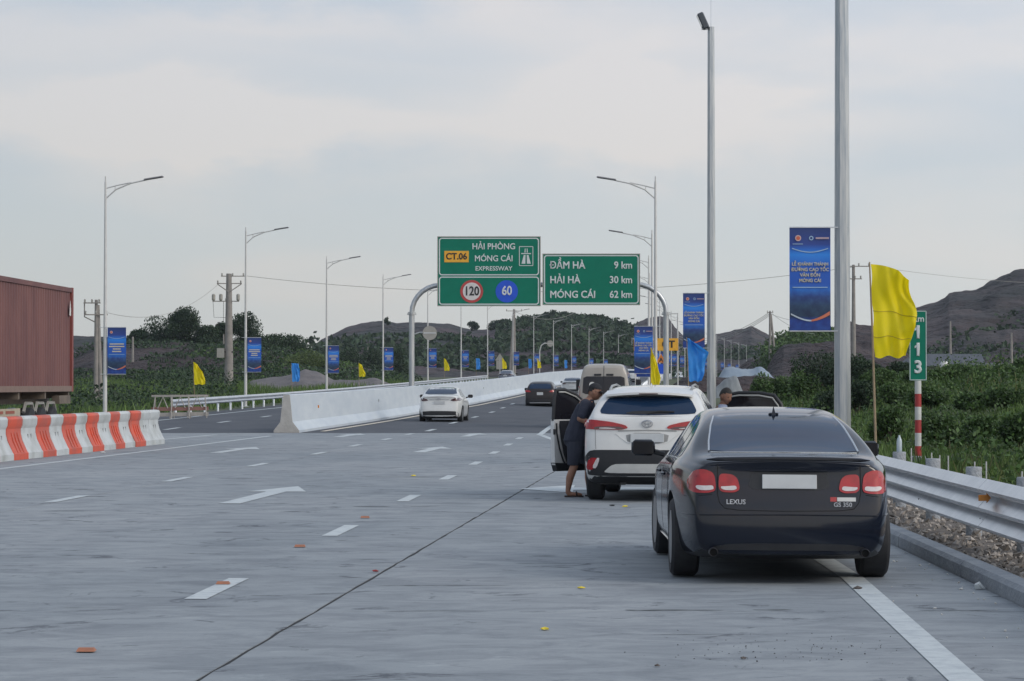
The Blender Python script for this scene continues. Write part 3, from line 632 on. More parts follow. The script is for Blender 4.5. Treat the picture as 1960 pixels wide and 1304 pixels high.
# ------------------------------------------------------------------ guardrails
def beam(z0, z1, nw, dep, side):
    """closed corrugated profile facing side"""
    pr = []; H = (z1 - z0) / nw
    for i in range(nw):
        a = z0 + i * H
        pr += [(0, a + H * .02), (side * dep, a + H * .24), (side * dep, a + H * .38), (side * dep * .15, a + H * .90)]
    back = [(u - side * .006, h) for u, h in pr[::-1]]
    return pr + back
def guardrail(lab, fx, y0, y1, step, panel, prof, side, post, first=None, stakes=False, zf=RZ):
    root = empty('guardrail', (fx(y0), y0, 0)); tag(root, lab, 'guardrail'); ox, oy = fx(y0), y0
    y = y0; k = 0
    while y < y1 - .1:
        ye = min(y1, y + panel); off = .004 * (k % 2) * side
        pth = [(fx(t) + off - ox, t - oy, zf(fx(t), t)) for t in np.linspace(y, ye + .12, 4)]
        b = MB(); b.add(*sweep(pth, prof)); b.build('rail_panel', MGALV, root, smooth=True, angle=30)
        if y < 60:
            for hh in (.32, .44, .61):
                c = MB()
                for yo in (.05, .2): c.tube([(fx(y) - ox + side * .02, y + yo - oy, hh), (fx(y) - ox + side * .05, y + yo - oy, hh)], .012, 6)
                c.build('bolt', MBLACK, root)
        y = ye; k += 1
    pm = None; y = y0 + step * .5 if first is None else first
    while y < y1:
        r, h, dx = post; x = fx(y) - side * dx
        if pm is None:
            b = MB(); b.lathe([(r, -.3), (r, h - .01), (r * .93, h)], 14); pm = b.mesh('post', MKERB if side < 0 and r > .07 else MGALV, True)
        link('post', pm, root, (x - ox, y - oy, zf(x, y))); y += step
    if stakes:
        for y in (22.9, 23.7, 25.4, 26.2, 28.4, 29.2, 31.2, 31.9, 32.6, 34.5):
            b = MB(); b.tube([(0, 0, 0), (0, 0, .74 + .05 * rnd())], .008, 5); b.build('stake', MLAMP, root, (fx(y) + .55 - ox, y - oy, 0))
    return root
guardrail('galvanised three ridge guardrail on round concrete posts behind the dark sedan', lambda y: KX(y) + .72, 12, 112, 3.03, 4.3, beam(.20, .73, 3, .10, -1), -1, (.085, .75, .26), first=15.3, stakes=True)
guardrail('steel guardrail along the outer edge of the opposite carriageway', lambda y: PX(y) + 1.8, 119, 330, 4, 12, beam(.42, .78, 2, .09, 1), 1, (.06, .75, .15))
guardrail('distant steel guardrail along the right edge of the climbing expressway', lambda y: RX(y) - .7, 116, 420, 4, 16, beam(.42, .78, 2, .09, -1), -1, (.06, .75, .15))
b = MB(); b.add([(-.055, 0, -.028), (.02, 0, -.028), (.02, 0, -.048), (.06, 0, 0), (.02, 0, .048), (.02, 0, .028), (-.055, 0, .028), (-.055, .03, -.028), (.02, .03, -.028), (.02, .03, -.048), (.06, .03, 0), (.02, .03, .048), (.02, .03, .028), (-.055, .03, .028)],
   [(0,1,2,3,4,5,6), (13,12,11,10,9,8,7)] + [(i, (i+1) % 7, 7 + (i+1) % 7, 7 + i) for i in range(7)])
tag(b.build('rail_reflector', MREFL, loc=(KX(24.4) + .72 - .12, 24.4, .555)), 'small amber reflector fixed to the face of the near guardrail', 'reflector')

# ------------------------------------------------------------------ street lamps
def make_lamp(side):
    root = empty('street_lamp'); b = MB(); b.tube([(0, 0, 0), (0, 0, 4), (0, 0, 10.3)], [.095, .075, .045], 12); b.build('pole', MLAMP, root, smooth=True)
    b = MB(); b.box((0, 0, .02), (.42, .42, .04)); b.build('base_plate', MGALV, root)
    s_ = side; b = MB(); b.tube([(0, 0, 9.55), (s_ * .45, 0, 9.95), (s_ * 1.1, 0, 10.22), (s_ * 1.75, 0, 10.36)], .032, 8); b.build('arm', MLAMP, root, smooth=True)
    b = MB(); b.tube([(0, 0, 9.95 + .05), (s_ * .5, 0, 10.13), (s_ * 1.1, 0, 10.25)], .026, 6); b.tube([(s_ * .42, 0, 9.93), (s_ * .42, 0, 10.1)], .018, 5); b.build('brace', MLAMP, root)
    b = MB(); M_ = Matrix.Translation((s_ * 2.1, 0, 10.44)) @ Matrix.Rotation(-s_ * R(9), 4, 'Y')
    b.box((0, 0, 0), (.85, .26, .075), M_, bev=.03); b.build('luminaire', mat('lamp_head', (.20, .20, .21), .5), root)
    b = MB(); b.tube([(0, 0, 10.3), (0, 0, 10.52)], .03, 8); b.build('finial', MLAMP, root); return root
lampL = make_lamp(1); lampR = make_lamp(-1)
yl = [113 + 40 * i for i in range(20)]
for i, y in enumerate(yl):
    o = lampL if i == 0 else copy_tree(lampL, skip=('base_plate', 'finial') if i > 5 else ())
    o.location = (PX(y), y, RZ(PX(y), y) - .02); 
    a = math.atan((PX(y + 5) - PX(y - 5)) / 10); o.rotation_euler = (0, 0, -a)
    tag(o, f'single-arm street lamp beside the opposite carriageway, {ORD[i]} from the container', 'street lamp', 'lamps along the opposite carriageway')
yr = [112, 152, 190, 231, 272, 313, 353, 393, 433, 473, 513, 553, 593, 633, 673, 713, 753, 793]
for i, y in enumerate(yr):
    o = lampR if i == 0 else copy_tree(lampR, skip=('base_plate', 'finial') if i > 5 else ())
    o.location = (RX(y), y, RZ(RX(y), y) - .02); a = math.atan((RX(y + 5) - RX(y - 5)) / 10); o.rotation_euler = (0, 0, -a)
    tag(o, f'single-arm street lamp on the right kerb beyond the two tall masts, {ORD[i]} from the camera', 'street lamp', 'lamps along the right kerb')
# ------------------------------------------------------------------ tall masts
def mast(x, y, lab, r0, r1, H, flood):
    root = empty('floodlight_mast', (x, y, 0)); tag(root, lab, 'mast', 'tall lighting masts')
    b = MB(); b.tube([(0, 0, .03), (0, 0, H * .5), (0, 0, H)], [r0, (r0 + r1) / 2, r1], 8); b.build('pole', MPOLE, root)
    b = MB(); b.box((0, 0, .02), (.7, .7, .04)); 
    b.build('base_plate', MGALV, root)
    for k in range(6):
        a = k * math.pi / 3; c = MB(); c.add([(r0, -.008, .04), (r0 + .13, -.008, .04), (r0, -.008, .3), (r0, .008, .04), (r0 + .13, .008, .04), (r0, .008, .3)], [(0,1,2), (3,5,4), (0,1,4,3), (1,2,5,4), (0,2,5,3)], Matrix.Rotation(a, 4, 'Z')); c.build('gusset', MGALV, root)
    if flood:
        b = MB(); b.tube([(-.35, 0, H - .08), (.12, 0, H - .08)], .03, 6); b.build('crossbar', MGALV, root)
        M_ = Matrix.Translation((-.30, 0, H + .22)) @ Matrix.Rotation(R(-24), 4, 'Y')
        b = MB(); b.box((0, 0, 0), (.24, .42, .62), M_, bev=.04); fl = b.build('floodlight', mat('lamp_head_dark', (.06, .07, .085), .45), root)
        b = MB(); b.box((-.125, 0, .05), (.012, .34, .46), M_); b.build('lens', MCHROME, fl)
        b = MB(); b.tube([(0, 0, H), (0, 0, H + 1.9)], .012, 5); b.build('lightning_rod', MGALV, root)
    return root
mast(6.45, 51, 'thick galvanised octagonal mast carrying the nearest blue banner', .172, .115, 14.5, True)
mast(7.35, 96.3, 'tall thin mast with a floodlight on top, second from the dark sedan', .18, .13, 14.8, True)
# ------------------------------------------------------------------ banners
def banner_mat():
    m = bpy.data.materials.new('banner_print'); m.use_nodes = True; t = m.node_tree; b = t.nodes['Principled BSDF']; Lk = t.links
    tcn = t.nodes.new('ShaderNodeTexCoord'); sp = t.nodes.new('ShaderNodeSeparateXYZ'); Lk.new(tcn.outputs['Object'], sp.inputs[0])
    mr = t.nodes.new('ShaderNodeMapRange'); mr.inputs[1].default_value = -2.0; mr.inputs[2].default_value = 0; Lk.new(sp.outputs[2], mr.inputs[0])
    r = t.nodes.new('ShaderNodeValToRGB'); cr = r.color_ramp; cr.elements[0].position = 0; cr.elements[0].color = (.008, .045, .24, 1); cr.elements[1].position = 1; cr.elements[1].color = (.012, .035, .15, 1)
    for p, c in [(.10, (.006, .04, .25)), (.14, (.010, .030, .075)), (.24, (.014, .045, .11)), (.33, (.018, .06, .22)), (.40, (.012, .13, .50)), (.45, (.010, .085, .42)), (.62, (.008, .09, .46)), (.74, (.014, .20, .66)), (.80, (.010, .10, .44)), (.84, (.014, .045, .24))]:
        e_ = cr.elements.new(p); e_.color = (*c, 1)
    Lk.new(mr.outputs[0], r.inputs[0])
    n = t.nodes.new('ShaderNodeTexNoise'); n.inputs['Scale'].default_value = 7; n.inputs['Detail'].default_value = 6; Lk.new(tcn.outputs['Object'], n.inputs['Vector'])
    r2 = t.nodes.new('ShaderNodeValToRGB'); r2.color_ramp.elements[0].position = .38; r2.color_ramp.elements[0].color = (.5, .6, .75, 1); r2.color_ramp.elements[1].position = .66; r2.color_ramp.elements[1].color = (1.35, 1.3, 1.1, 1)
    Lk.new(n.outputs[0], r2.inputs[0]); mx_ = t.nodes.new('ShaderNodeMix'); mx_.data_type = 'RGBA'; mx_.blend_type = 'MULTIPLY'
    mk = t.nodes.new('ShaderNodeMapRange'); mk.inputs[1].default_value = -1.1; mk.inputs[2].default_value = -1.35; Lk.new(sp.outputs[2], mk.inputs[0]); Lk.new(mk.outputs[0], mx_.inputs[0])
    Lk.new(r.outputs[0], mx_.inputs[6]); Lk.new(r2.outputs[0], mx_.inputs[7]); Lk.new(mx_.outputs[2], b.inputs['Base Color']); b.inputs['Roughness'].default_value = .45
    return m
MBAN = banner_mat(); MTXT = mat('banner_lettering', (.50, .47, .36), .5, c2=(.45, .43, .34)); MTXW = mat('banner_line', (.30, .45, .62), .5); MTXR = mat('banner_emblem_red', (.55, .12, .07), .5); MORN = mat('banner_swoosh_orange', (.55, .16, .09), .5)
def arcstrip(y, pts, wd):   # strip in the xz plane facing -y
    V = []; F = []
    for i, (x, z, w_) in enumerate(pts):
        V += [(x, y, z - w_ / 2), (x, y, z + w_ / 2), (x, y + .003, z - w_ / 2), (x, y + .003, z + w_ / 2)]
    for i in range(len(pts) - 1):
        a = i * 4; F += [(a, a+4, a+5, a+1), (a+2, a+3, a+7, a+6), (a, a+2, a+6, a+4), (a+1, a+5, a+7, a+3)]
    return V, F
def make_banner(side, detail):
    """hung beside a pole; origin at the top corner on the pole side; cloth spans x to side*.8"""
    root = empty('banner'); W = .80; H = 2.0; x0 = side * .10; xa, xb = sorted((x0, x0 + side * W)); xc = (xa + xb) / 2
    xs_ = np.linspace(xa, xb, 9); zs = np.linspace(-H, 0, 17); V = []; F = []
    for z in zs:
        for x in xs_: V.append((x, .012 * math.sin((x - xa) * 7) * math.sin(z * 2.1), z))
    n = 9; F = [(j*n+i, j*n+i+1, (j+1)*n+i+1, (j+1)*n+i) for j in range(16) for i in range(8)]
    b = MB(); b.add(V, F); V2 = [(x, y + .006, z) for x, y, z in V]; b.add(V2, [f[::-1] for f in F]); cl = b.build('cloth', MBAN, root, smooth=True)
    b = MB(); b.tube([(-side * .25, 0, .012), (x0 + side * W, 0, .012)], .013, 6); b.build('bracket', MGALV, root)
    b = MB(); b.tube([(-side * .2, 0, -H - .012), (x0 + side * W, 0, -H - .012)], .013, 6); b.build('bracket', MGALV, root)
    y = -.018
    def U(u): return xa + u * W
    b = MB(); b.add(*arcstrip(y, [(U(.06 + .88 * t), -.40 - .075 * math.sin(math.pi * t), .018) for t in np.linspace(0, 1, 9)], 0)); b.build('printed_arc', MTXW, root)
    b = MB(); b.add(*arcstrip(y, [(U(.03 + .5 * t), -1.68 - .13 * math.sin(math.pi * t * .5), .03) for t in np.linspace(0, 1, 7)], 0)); b.build('printed_swoosh', mat('swoosh_pale', (.42, .50, .58), .5), root)
    b = MB(); b.add(*arcstrip(y, [(U(.50 + .48 * t), -1.81 + .15 * t ** 1.6, .03 + .045 * t) for t in np.linspace(0, 1, 7)], 0)); b.build('printed_swoosh', MORN, root)
    b = MB(); b.lathe([(.06, 0), (.06, .003)], 18, Matrix.Translation((U(.21), y, -.20)) @ Matrix.Rotation(R(90), 4, 'X')); em = b.build('emblem', mat('emblem_pink', (.55, .38, .36), .5), root)
    b = MB(); b.lathe([(.038, 0), (.038, .006)], 14, Matrix.Translation((U(.21), y, -.20)) @ Matrix.Rotation(R(90), 4, 'X')); b.build('emblem_star', MTXR, em)
    if detail:
        b = MB(); b.box((U(.20), y, -.315), (.20, .003, .012)); b.build('printed_line', MTXW, root)
        b = MB(); b.add(*[(lambda V_, F_: (V_, F_))([(U(.53) + r_ * math.cos(a), y, -.20 + r_ * math.sin(a)) for r_ in (.026, .045) for a in np.linspace(0, 2 * math.pi, 9)[:-1]], [(i, (i + 1) % 8, 8 + (i + 1) % 8, 8 + i) for i in range(8)])][0]); b.build('logo_ring', MTXW, root)
        b = MB(); b.box((U(.80), y, -.20), (.26, .003, .035)); b.build('logo_bar', mat('logo_bar', (.40, .30, .36), .5), root)
        for k, (s_, sz) in enumerate([('LỄ KHÁNH THÀNH', .088), ('ĐƯỜNG CAO TỐC', .092), ('VÂN ĐỒN', .092), ('MÓNG CÁI', .092)]):
            text('lettering', s_, sz, MTXT, root, (xc, y, -.71 - .107 * k), .002, .03, sx=.93)
    else:
        for k, wk in enumerate((.62, .66, .34, .40)):
            b = MB(); b.box((xc, y, -.71 - .107 * k), (wk, .003, .05)); b.build('lettering', MTXT, root)
    b = MB(); b.box((xc, y, -1.16), (.68, .003, .016)); b.build('printed_line', MTXW, root)
    return root
bd = make_banner(-1, True); tag(bd, 'blue ceremony banner with gold lettering hung on the thick near mast', 'banner', 'blue ceremony banners'); bd.location = (6.45 - .14, 50.9, 4.66)
c_ = copy_tree(bd, loc=(7.35 - .15, 96.2, 4.95), label='blue ceremony banner on the floodlight mast, half covered by the light blue flag')
c_ = copy_tree(bd, loc=(RX(112) - .02, 111.85, RZ(RX(112), 112) + 4.05), label='blue ceremony banner on the lamp post right of the distance sign')
bl_ = make_banner(1, False); first = True
for i, y in enumerate(yl[:17]):
    o = bl_ if first else copy_tree(bl_); first = False
    o.location = (PX(y) + .02, y - .12, RZ(PX(y), y) + 3.95 + .08 * math.sin(i * 2.1)); o.rotation_euler = (0, 0, R(random.uniform(-10, 8)))
    tag(o, f'blue ceremony banner on the {ORD[i]} lamp post of the opposite carriageway', 'banner', 'blue banners on the opposite lamp posts')
br_ = make_banner(-1, False); first = True
for i, y in enumerate(yr[1:], 1):
    o = br_ if first else copy_tree(br_); first = False
    o.location = (RX(y) - .02, y - .12, RZ(RX(y), y) + 3.95); o.rotation_euler = (0, 0, R(random.uniform(-8, 8)))
    tag(o, f'blue ceremony banner on the {ORD[i]} lamp post of the right kerb', 'banner', 'blue banners on the right lamp posts')
# ------------------------------------------------------------------ flags
MYEL = mat('yellow_flag_cloth', (.88, .73, .008), .6, c2=(.80, .66, .008), ns=3, trans=.45); MBLU = mat('light_blue_flag_cloth', (.045, .30, .78), .6, c2=(.04, .25, .68), ns=3, trans=.35)
MBAM = mat('bamboo_pole', (.30, .23, .14), .7, c2=(.22, .17, .11), ns=8)
def make_flag(m, H=1.28, Wt=((0, .54), (.25, .56), (.45, .60), (.62, .58), (.8, .50), (1, .46)), pole=3.3, lean=.10, drop=.22, sgn=1, seam=True, seed=0):
    root = empty('flag'); b = MB(); pt = [(0, 0, -.1), (-lean * .3, 0, pole * .35), (-lean * .62, 0, pole * .7), (-lean, 0, pole)]
    b.tube(pt, [.020, .018, .015, .010], 8); b.build('flagpole', MBAM, root, smooth=True)
    nu, nv = 28, 36; V = []
    for j in range(nv + 1):
        v_ = j / nv; z = pole - .03 - v_ * H; hx = -lean * (.62 + .38 * (z / pole - .7) / .3) if z > pole * .7 else -lean * .62 * (z / (pole * .7))
        for i in range(nu + 1):
            u = i / nu; Wd = itp(Wt, v_)
            fold = .10 * math.sin(u * 8 + v_ * 6 + seed) * u + .05 * math.sin(u * 17 - v_ * 8 + seed) * u + .020 * math.sin(v_ * 26 + u * 9) * u * v_ + .05 * math.sin(u * 5 + v_ * 9 + 2 + seed) * min(1, u * 3)
            V.append((hx + sgn * (.015 + u * Wd + .012 * math.sin(v_ * 14 + u * 3)), fold, z - drop * u * u * (1 - v_) - .02 * math.sin(u * 11) * v_))
    n = nu + 1; F = [(j*n+i, j*n+i+1, (j+1)*n+i+1, (j+1)*n+i) for j in range(nv) for i in range(nu)]
    b = MB(); b.add(V, F); cl = b.build('cloth', m, root, smooth=True, angle=180)
    if seam:
        for jj in (int(nv * .50), int(nv * .79)):
            b = MB(); b.tube([(V[jj*n+i][0], V[jj*n+i][1] - .004, V[jj*n+i][2]) for i in range(n)], .006, 4); b.build('seam', mat('flag_seam', (.45, .34, .01), .7), cl)
    return root
o = make_flag(MYEL); o.location = (5.03, 36, 0); tag(o, 'large yellow flag on a bamboo pole right behind the near guardrail', 'flag')
o = make_flag(MBLU, H=1.32, Wt=((0, .1), (.12, .34), (.3, .62), (.5, .56), (.7, .50), (.86, .46), (1, .40)), drop=.06, seam=False, seed=2, pole=3.05); o.location = (5.45, 80, 0); tag(o, 'light blue flag drooping against the floodlight mast banner', 'flag')
o = make_flag(MYEL, H=1.55, Wt=((0, .04), (.2, .15), (.5, .30), (.8, .38), (1, .34)), drop=.02, seam=False, seed=4, pole=3.1, lean=.02); o.location = (5.55, 104.5, 0); tag(o, 'furled yellow flag seen over the roof of the white crossover', 'flag')
sy = make_flag(MYEL, H=1.25, Wt=((0, .25), (.3, .50), (.6, .58), (1, .62)), seam=False, seed=1, pole=2.6); sb = make_flag(MBLU, H=1.25, Wt=((0, .5), (.5, .55), (1, .5)), seam=False, seed=3, pole=2.6, drop=.05)
fl = [(378,146,'y'),(565,177,'b'),(693,238,'y'),(856,300,'y'),(917,335,'b'),(967,345,'y'),(1017,400,'b'),(1044,400,'y'),(1086,460,'b')]; uy = ub_ = False
FN = ['yellow flag left of the transformer pole', 'light blue flag in front of the gravel heap', 'yellow flag between the third and fourth lamp posts', 'yellow flag under the green route sign', 'light blue flag under the route sign, near the arrow-topped sign', 'yellow flag close beside the arrow-topped sign', 'light blue flag just left of the distant round sign', 'narrow yellow flag just right of the distant round sign post', 'farthest light blue flag under the distance sign']
for (px, d, c), lab in zip(fl, FN):
    src = sy if c == 'y' else sb
    if c == 'y': o = src if not uy else copy_tree(src); uy = True
    else: o = src if not ub_ else copy_tree(src); ub_ = True
    x = (px - 985) / 5000 * d; x = min(x, PX(d) + 3.2); z = RZ(x, d)
    o.location = (x, d, z + (.0)); o.rotation_euler = (0, 0, R(random.uniform(-25, 25)) if d > 200 else 0)
    if d > 250: o.scale = (1, 1, 1.15)
    tag(o, lab, 'flag', 'small flags along the opposite carriageway')
# ------------------------------------------------------------------ gantry with green signs
MGRN = mat('sign_green', (.003, .165, .105), .5, c2=(.003, .145, .093), ns=1.5, spec=.2); MSW = mat('sign_white', (.58, .62, .62), .5, c2=(.52, .56, .57), ns=9); MSO = mat('sign_orange', (.75, .38, .03), .5); MSB = mat('sign_blue', (.006, .075, .55), .5); MSR = mat('sign_red', (.42, .05, .05), .5); MSK = mat('sign_black', (.02, .02, .022), .5); MSBK = mat('sign_back', (.34, .33, .30), .55, .3)
GY = 124
gz = RZ(7.3, GY)
root = empty('sign_gantry', (-4.76, GY, 0)); tag(root, 'grey tubular gantry arching over the right carriageway', 'gantry')
def gp(px, py): return ((px - 980) / 5000 * GY + 4.76, 0, 1.62 + (735 - py) / 5000 * GY)
lp = [gp(788, 600 - 0)]; 
b = MB(); b.tube([(0, 0, RZ(-4.76, GY) + 1.2), (0, 0, 4.9)], .135, 14); b.build('post', MPOLE, root, smooth=True)
b = MB(); b.tube([(0, -.0, RZ(-4.76, GY) + 1.3), (.06, -.1, RZ(-4.76, GY) + .9), (.28, -.2, .55), (.50, -.25, .25)], .075, 10); b.build('cable_pipe', MPOLE, root, smooth=True)
xr = 7.32 + 4.76
b = MB(); b.tube([(xr, 0, gz - .1), (xr, 0, 4.9)], .135, 14); b.build('post', MPOLE, root, smooth=True)
def arc(x0, x1, z0, z1, n=8): return [(x0 + (x1 - x0) * (1 - math.cos(t)), 0, z0 + (z1 - z0) * math.sin(t)) for t in np.linspace(0, math.pi / 2, n)]
A = arc(0, 1.35, 4.96, 6.30); B_ = arc(xr, xr - 1.45, 4.96, 6.35)[::-1]
b = MB(); b.tube(A + B_, .12, 12); b.build('beam', MPOLE, root, smooth=True)
for x in (0, xr):
    b = MB(); b.lathe([(.22, -.03), (.22, .03)], 16); b.build('flange', MPOLE, root, (x, 0, 4.93))
    b = MB(); b.lathe([(.19, .05), (.19, .09)], 16); b.build('flange', MPOLE, root, (x, 0, 4.93))
def sgn(lab, px0, px1, py0, py1, nm='road_sign'):
    x0, _, z1 = gp(px0, py0); x1, _, z0 = gp(px1, py1); x0 -= 4.76; x1 -= 4.76
    r_ = empty(nm, ((x0 + x1) / 2, GY - .28, (z0 + z1) / 2)); tag(r_, lab, 'sign', 'green signs on the gantry'); W, H = x1 - x0, z1 - z0
    b = MB(); b.box((0, 0, 0), (W, .05, H)); b.build('panel', MGRN, r_)
    for (c, d) in [((0, -.005, H/2 - .0), (W + .04, .075, .04)), ((0, -.005, -H/2), (W + .04, .075, .04)), ((-W/2, -.005, 0), (.04, .07, H - .04)), ((W/2, -.005, 0), (.04, .07, H - .04))]:
        b = MB(); b.box(c, d); b.build('frame', MSBK, r_)
    for hx in (-W * .3, W * .3):
        b = MB(); b.box((hx, .09, 0), (.08, .13, H * .9)); b.build('mount', MGALV, r_)
    return r_, W, H
def border(r_, x0, x1, z0, z1, w_=.05, rad=.14):
    def rr_(a, b_, c, d, q): 
        o = []
        for cx, cz, s in ((b_ - q, d - q, 0), (a + q, d - q, 1), (a + q, c + q, 2), (b_ - q, c + q, 3)):
            for t in range(5): th = (s + t / 4) * math.pi / 2; o.append((cx + q * math.cos(th), cz + q * math.sin(th)))
        return o
    O = rr_(x0, x1, z0, z1, rad); I = rr_(x0 + w_, x1 - w_, z0 + w_, z1 - w_, rad - w_ * .8); n = len(O)
    b = MB(); b.add([(x, -.031, z) for x, z in O] + [(x, -.031, z) for x, z in I] + [(x, -.02, z) for x, z in O], [(i, (i+1) % n, n + (i+1) % n, n + i) for i in range(n)]); b.build('border', MSW, r_)
r1, W, H = sgn('green route sign with expressway name and speed limits, left of the distance sign', 838, 1034, 454, 586)
sp_ = lambda px, py: ((px - 936) / 5000 * GY, (520 - py) / 5000 * GY)
zmid = sp_(0, 529)[1]; border(r1, -W/2 + .06, W/2 - .06, zmid + .03, H/2 - .05); border(r1, -W/2 + .06, W/2 - .06, -H/2 + .05, zmid - .03)
def stx(s_, px, py, size, m=MSW, y=-.034, bold=.02, al='CENTER', par=None, f=None, nm='lettering', sx=1.0):
    x, z = (f or sp_)(px, py); return text(nm, s_, size, m, par or r1, (x, y, z), .003, bold, al, sx=sx)
stx('HẢI PHÒNG', 945, 473, .40, sx=.93); stx('MÓNG CÁI', 945, 496, .39, sx=.93); stx('EXPRESSWAY', 945, 515, .29, bold=.015, sx=1.0)
b = MB(); x, z = sp_(874, 492); b.box((x, -.033, z), (1.16, .012, .54), bev=.005); p_ = b.build('route_plate', MSO, r1); stx('CT.06', 874, 492, .42, MSK, -.043, .028, par=r1, sx=.95)
# expressway pictogram
b = MB(); x, z = sp_(1007, 491); w2, h2_ = .32, .45
for c, d in [((x, -.033, z + h2_), (w2 * 2, .006, .03)), ((x, -.033, z - h2_), (w2 * 2, .006, .03)), ((x - w2, -.033, z), (.03, .006, h2_ * 2)), ((x + w2, -.033, z), (.03, .006, h2_ * 2))]: b.box(c, d)
b.build('pictogram_frame', MSW, r1)
for s_ in (-1, 1):
    b = MB(); b.prism([(x + s_ * .03, z + .05), (x + s_ * .11, z + .05), (x + s_ * .22, z - .36), (x + s_ * .04, z - .36)], -.037, -.031); b.build('pictogram_lane', MSW, r1)
    b = MB(); b.prism([(x + s_ * .03, z + .17), (x + s_ * .08, z + .17), (x + s_ * .06, z + .36), (x + s_ * .03, z + .36)], -.037, -.031); b.build('pictogram_lane', MSW, r1)
b = MB(); b.box((x, -.034, z + .12), (.46, .006, .045)); b.build('pictogram_bridge', MSW, r1)
def disc(px, py, r_, m, par, y, nm): b = MB(); x, z = sp_(px, py); b.lathe([(r_, 0), (r_, .008)], 40, Matrix.Translation((x, y, z)) @ Matrix.Rotation(R(90), 4, 'X')); return b.build(nm, m, par)
disc(903, 558.5, .54, MSR, r1, -.028, 'speed_disc'); disc(903, 558.5, .42, mat('sign_disc_white', (.6, .58, .57), .5), r1, -.037, 'speed_disc_centre'); stx('120', 903, 558.5, .60, MSK, -.049, .025, sx=.80)
disc(970, 558.5, .53, MSB, r1, -.028, 'minimum_speed_disc'); stx('60', 970, 558, .60, MSW, -.041, .028, sx=.82)
r2_, W, H = sgn('green distance sign listing three towns with kilometres, right of the route sign', 1039, 1224, 487, 584)
border(r2_, -W/2 + .05, W/2 - .05, -H/2 + .05, H/2 - .05)
s2 = lambda px, py: ((px - 1131.5) / 5000 * GY, (535.5 - py) / 5000 * GY)
for k, (a, b_) in enumerate([('ĐẦM HÀ', '9 km'), ('HẢI HÀ', '30 km'), ('MÓNG CÁI', '62 km')]):
    stx(a, 1052, 509 + k * 28, .47, al='LEFT', par=r2_, f=s2, bold=.024, sx=.92); stx(b_, 1210, 509 + k * 28, .47, al='RIGHT', par=r2_, f=s2, bold=.022, sx=.92)
# ------------------------------------------------------------------ kilometre post
root = empty('kilometre_post', (7.77, 50, 0)); tag(root, 'green kilometre 113 sign on a red and white striped post', 'sign'); 
b = MB(); b.box((0, 0, 2.38 - .03), (.33, .03, 1.34), bev=.004); pn = b.build('panel', MGRN, root)
b = MB(); 
for c, d in [((0, -.017, 3.01), (.31, .006, .012)), ((0, -.017, 1.695), (.31, .006, .012)), ((-.155, -.017, 2.35), (.012, .006, 1.32)), ((.155, -.017, 2.35), (.012, .006, 1.32))]: b.box(c, d)
b.build('border', MSW, pn)
text('lettering', 'Km', .17, MSW, pn, (0, -.018, 2.86), .003, .02); 
MW1 = MSW
for k, ch in enumerate('113'):
    if ch == '1': fb = MB(); fb.prism([(-.02, 2.715 - .335 * k), (-.02, 2.66 - .335 * k), (-.065, 2.635 - .335 * k), (-.065, 2.675 - .335 * k)], -.022, -.016); fb.build('numeral_flag', MSW, pn)
    text('numeral', ch, .33, MSW, pn, (0, -.018, 2.60 - .335 * k), .003, .045, sx=.95)
MPR = mat('post_red', (.36, .03, .03), .5, c2=(.30, .03, .03)); MPW = mat('post_white', (.55, .56, .54), .5, c2=(.47, .48, .46), ns=6)
z = 1.68; k = 0
while z > -.05:
    b = MB(); b.tube([(0, 0, z - .25), (0, 0, z)], .062, 12); b.build('post_band', MPW if k % 2 == 0 else MPR, root, smooth=True); z -= .25; k += 1
b = MB(); b.lathe([(.16, -.1), (.16, .22), (.14, .24)], 14); b.build('footing', MKERB, root, (0, 0, 0), smooth=True)
# ------------------------------------------------------------------ other signs
def back_sign(lab, x, y, zc, r_, kind, zb, off=0):
    root = empty('road_sign', (x, y, 0)); tag(root, lab, 'sign')
    if kind == 'round':
        b = MB(); b.lathe([(r_, 0), (r_, .03)], 28, Matrix.Translation((off, 0, zc)) @ Matrix.Rotation(R(90), 4, 'X')); b.build('disc', MSBK, root)
        b = MB(); b.box((off, -.04, zc), (r_ * 1.7, .02, .04)); b.build('stiffener', MGALV, root)
    else:
        b = MB(); b.prism([(-r_, zc), (r_, zc), (0, zc + r_ * 1.5)], 0, .03); b.build('triangle_panel', MSBK, root)
        b = MB(); b.box((0, .015, zc - r_ * .95), (r_ * 1.5, .03, r_ * 1.8)); b.build('lower_panel', MSBK, root)
    return root
rs = back_sign('round grey sign back on a bracket beside the left gantry post', -4.70, GY - .1, 4.03, .34, 'round', 0, off=.80)
b = MB(); b.tube([(.0, .05, 3.95), (.3, .05, 4.06), (.8, .05, 4.06)], .03, 6); b.build('bracket', MPOLE, rs)
rs = back_sign('distant round sign back on a hooked pole under the distance sign', 4.45, 420, 8.1, .52, 'round', 2.6, off=1.7)
b = MB(); b.tube([(0, .06, 2.6), (0, .06, 6.9), (.25, .06, 7.8), (.8, .06, 8.15), (1.7, .06, 8.1)], .09, 8); b.build('pole', MLAMP, rs)
rs = back_sign('arrow-topped grey sign back near the utility pole under the route sign', -1.84, 395, 5.15, .72, 'tri', 2.5)
b = MB(); b.tube([(0, .06, 2.4), (0, .06, 5.6)], .07, 6); b.build('pole', MLAMP, rs)
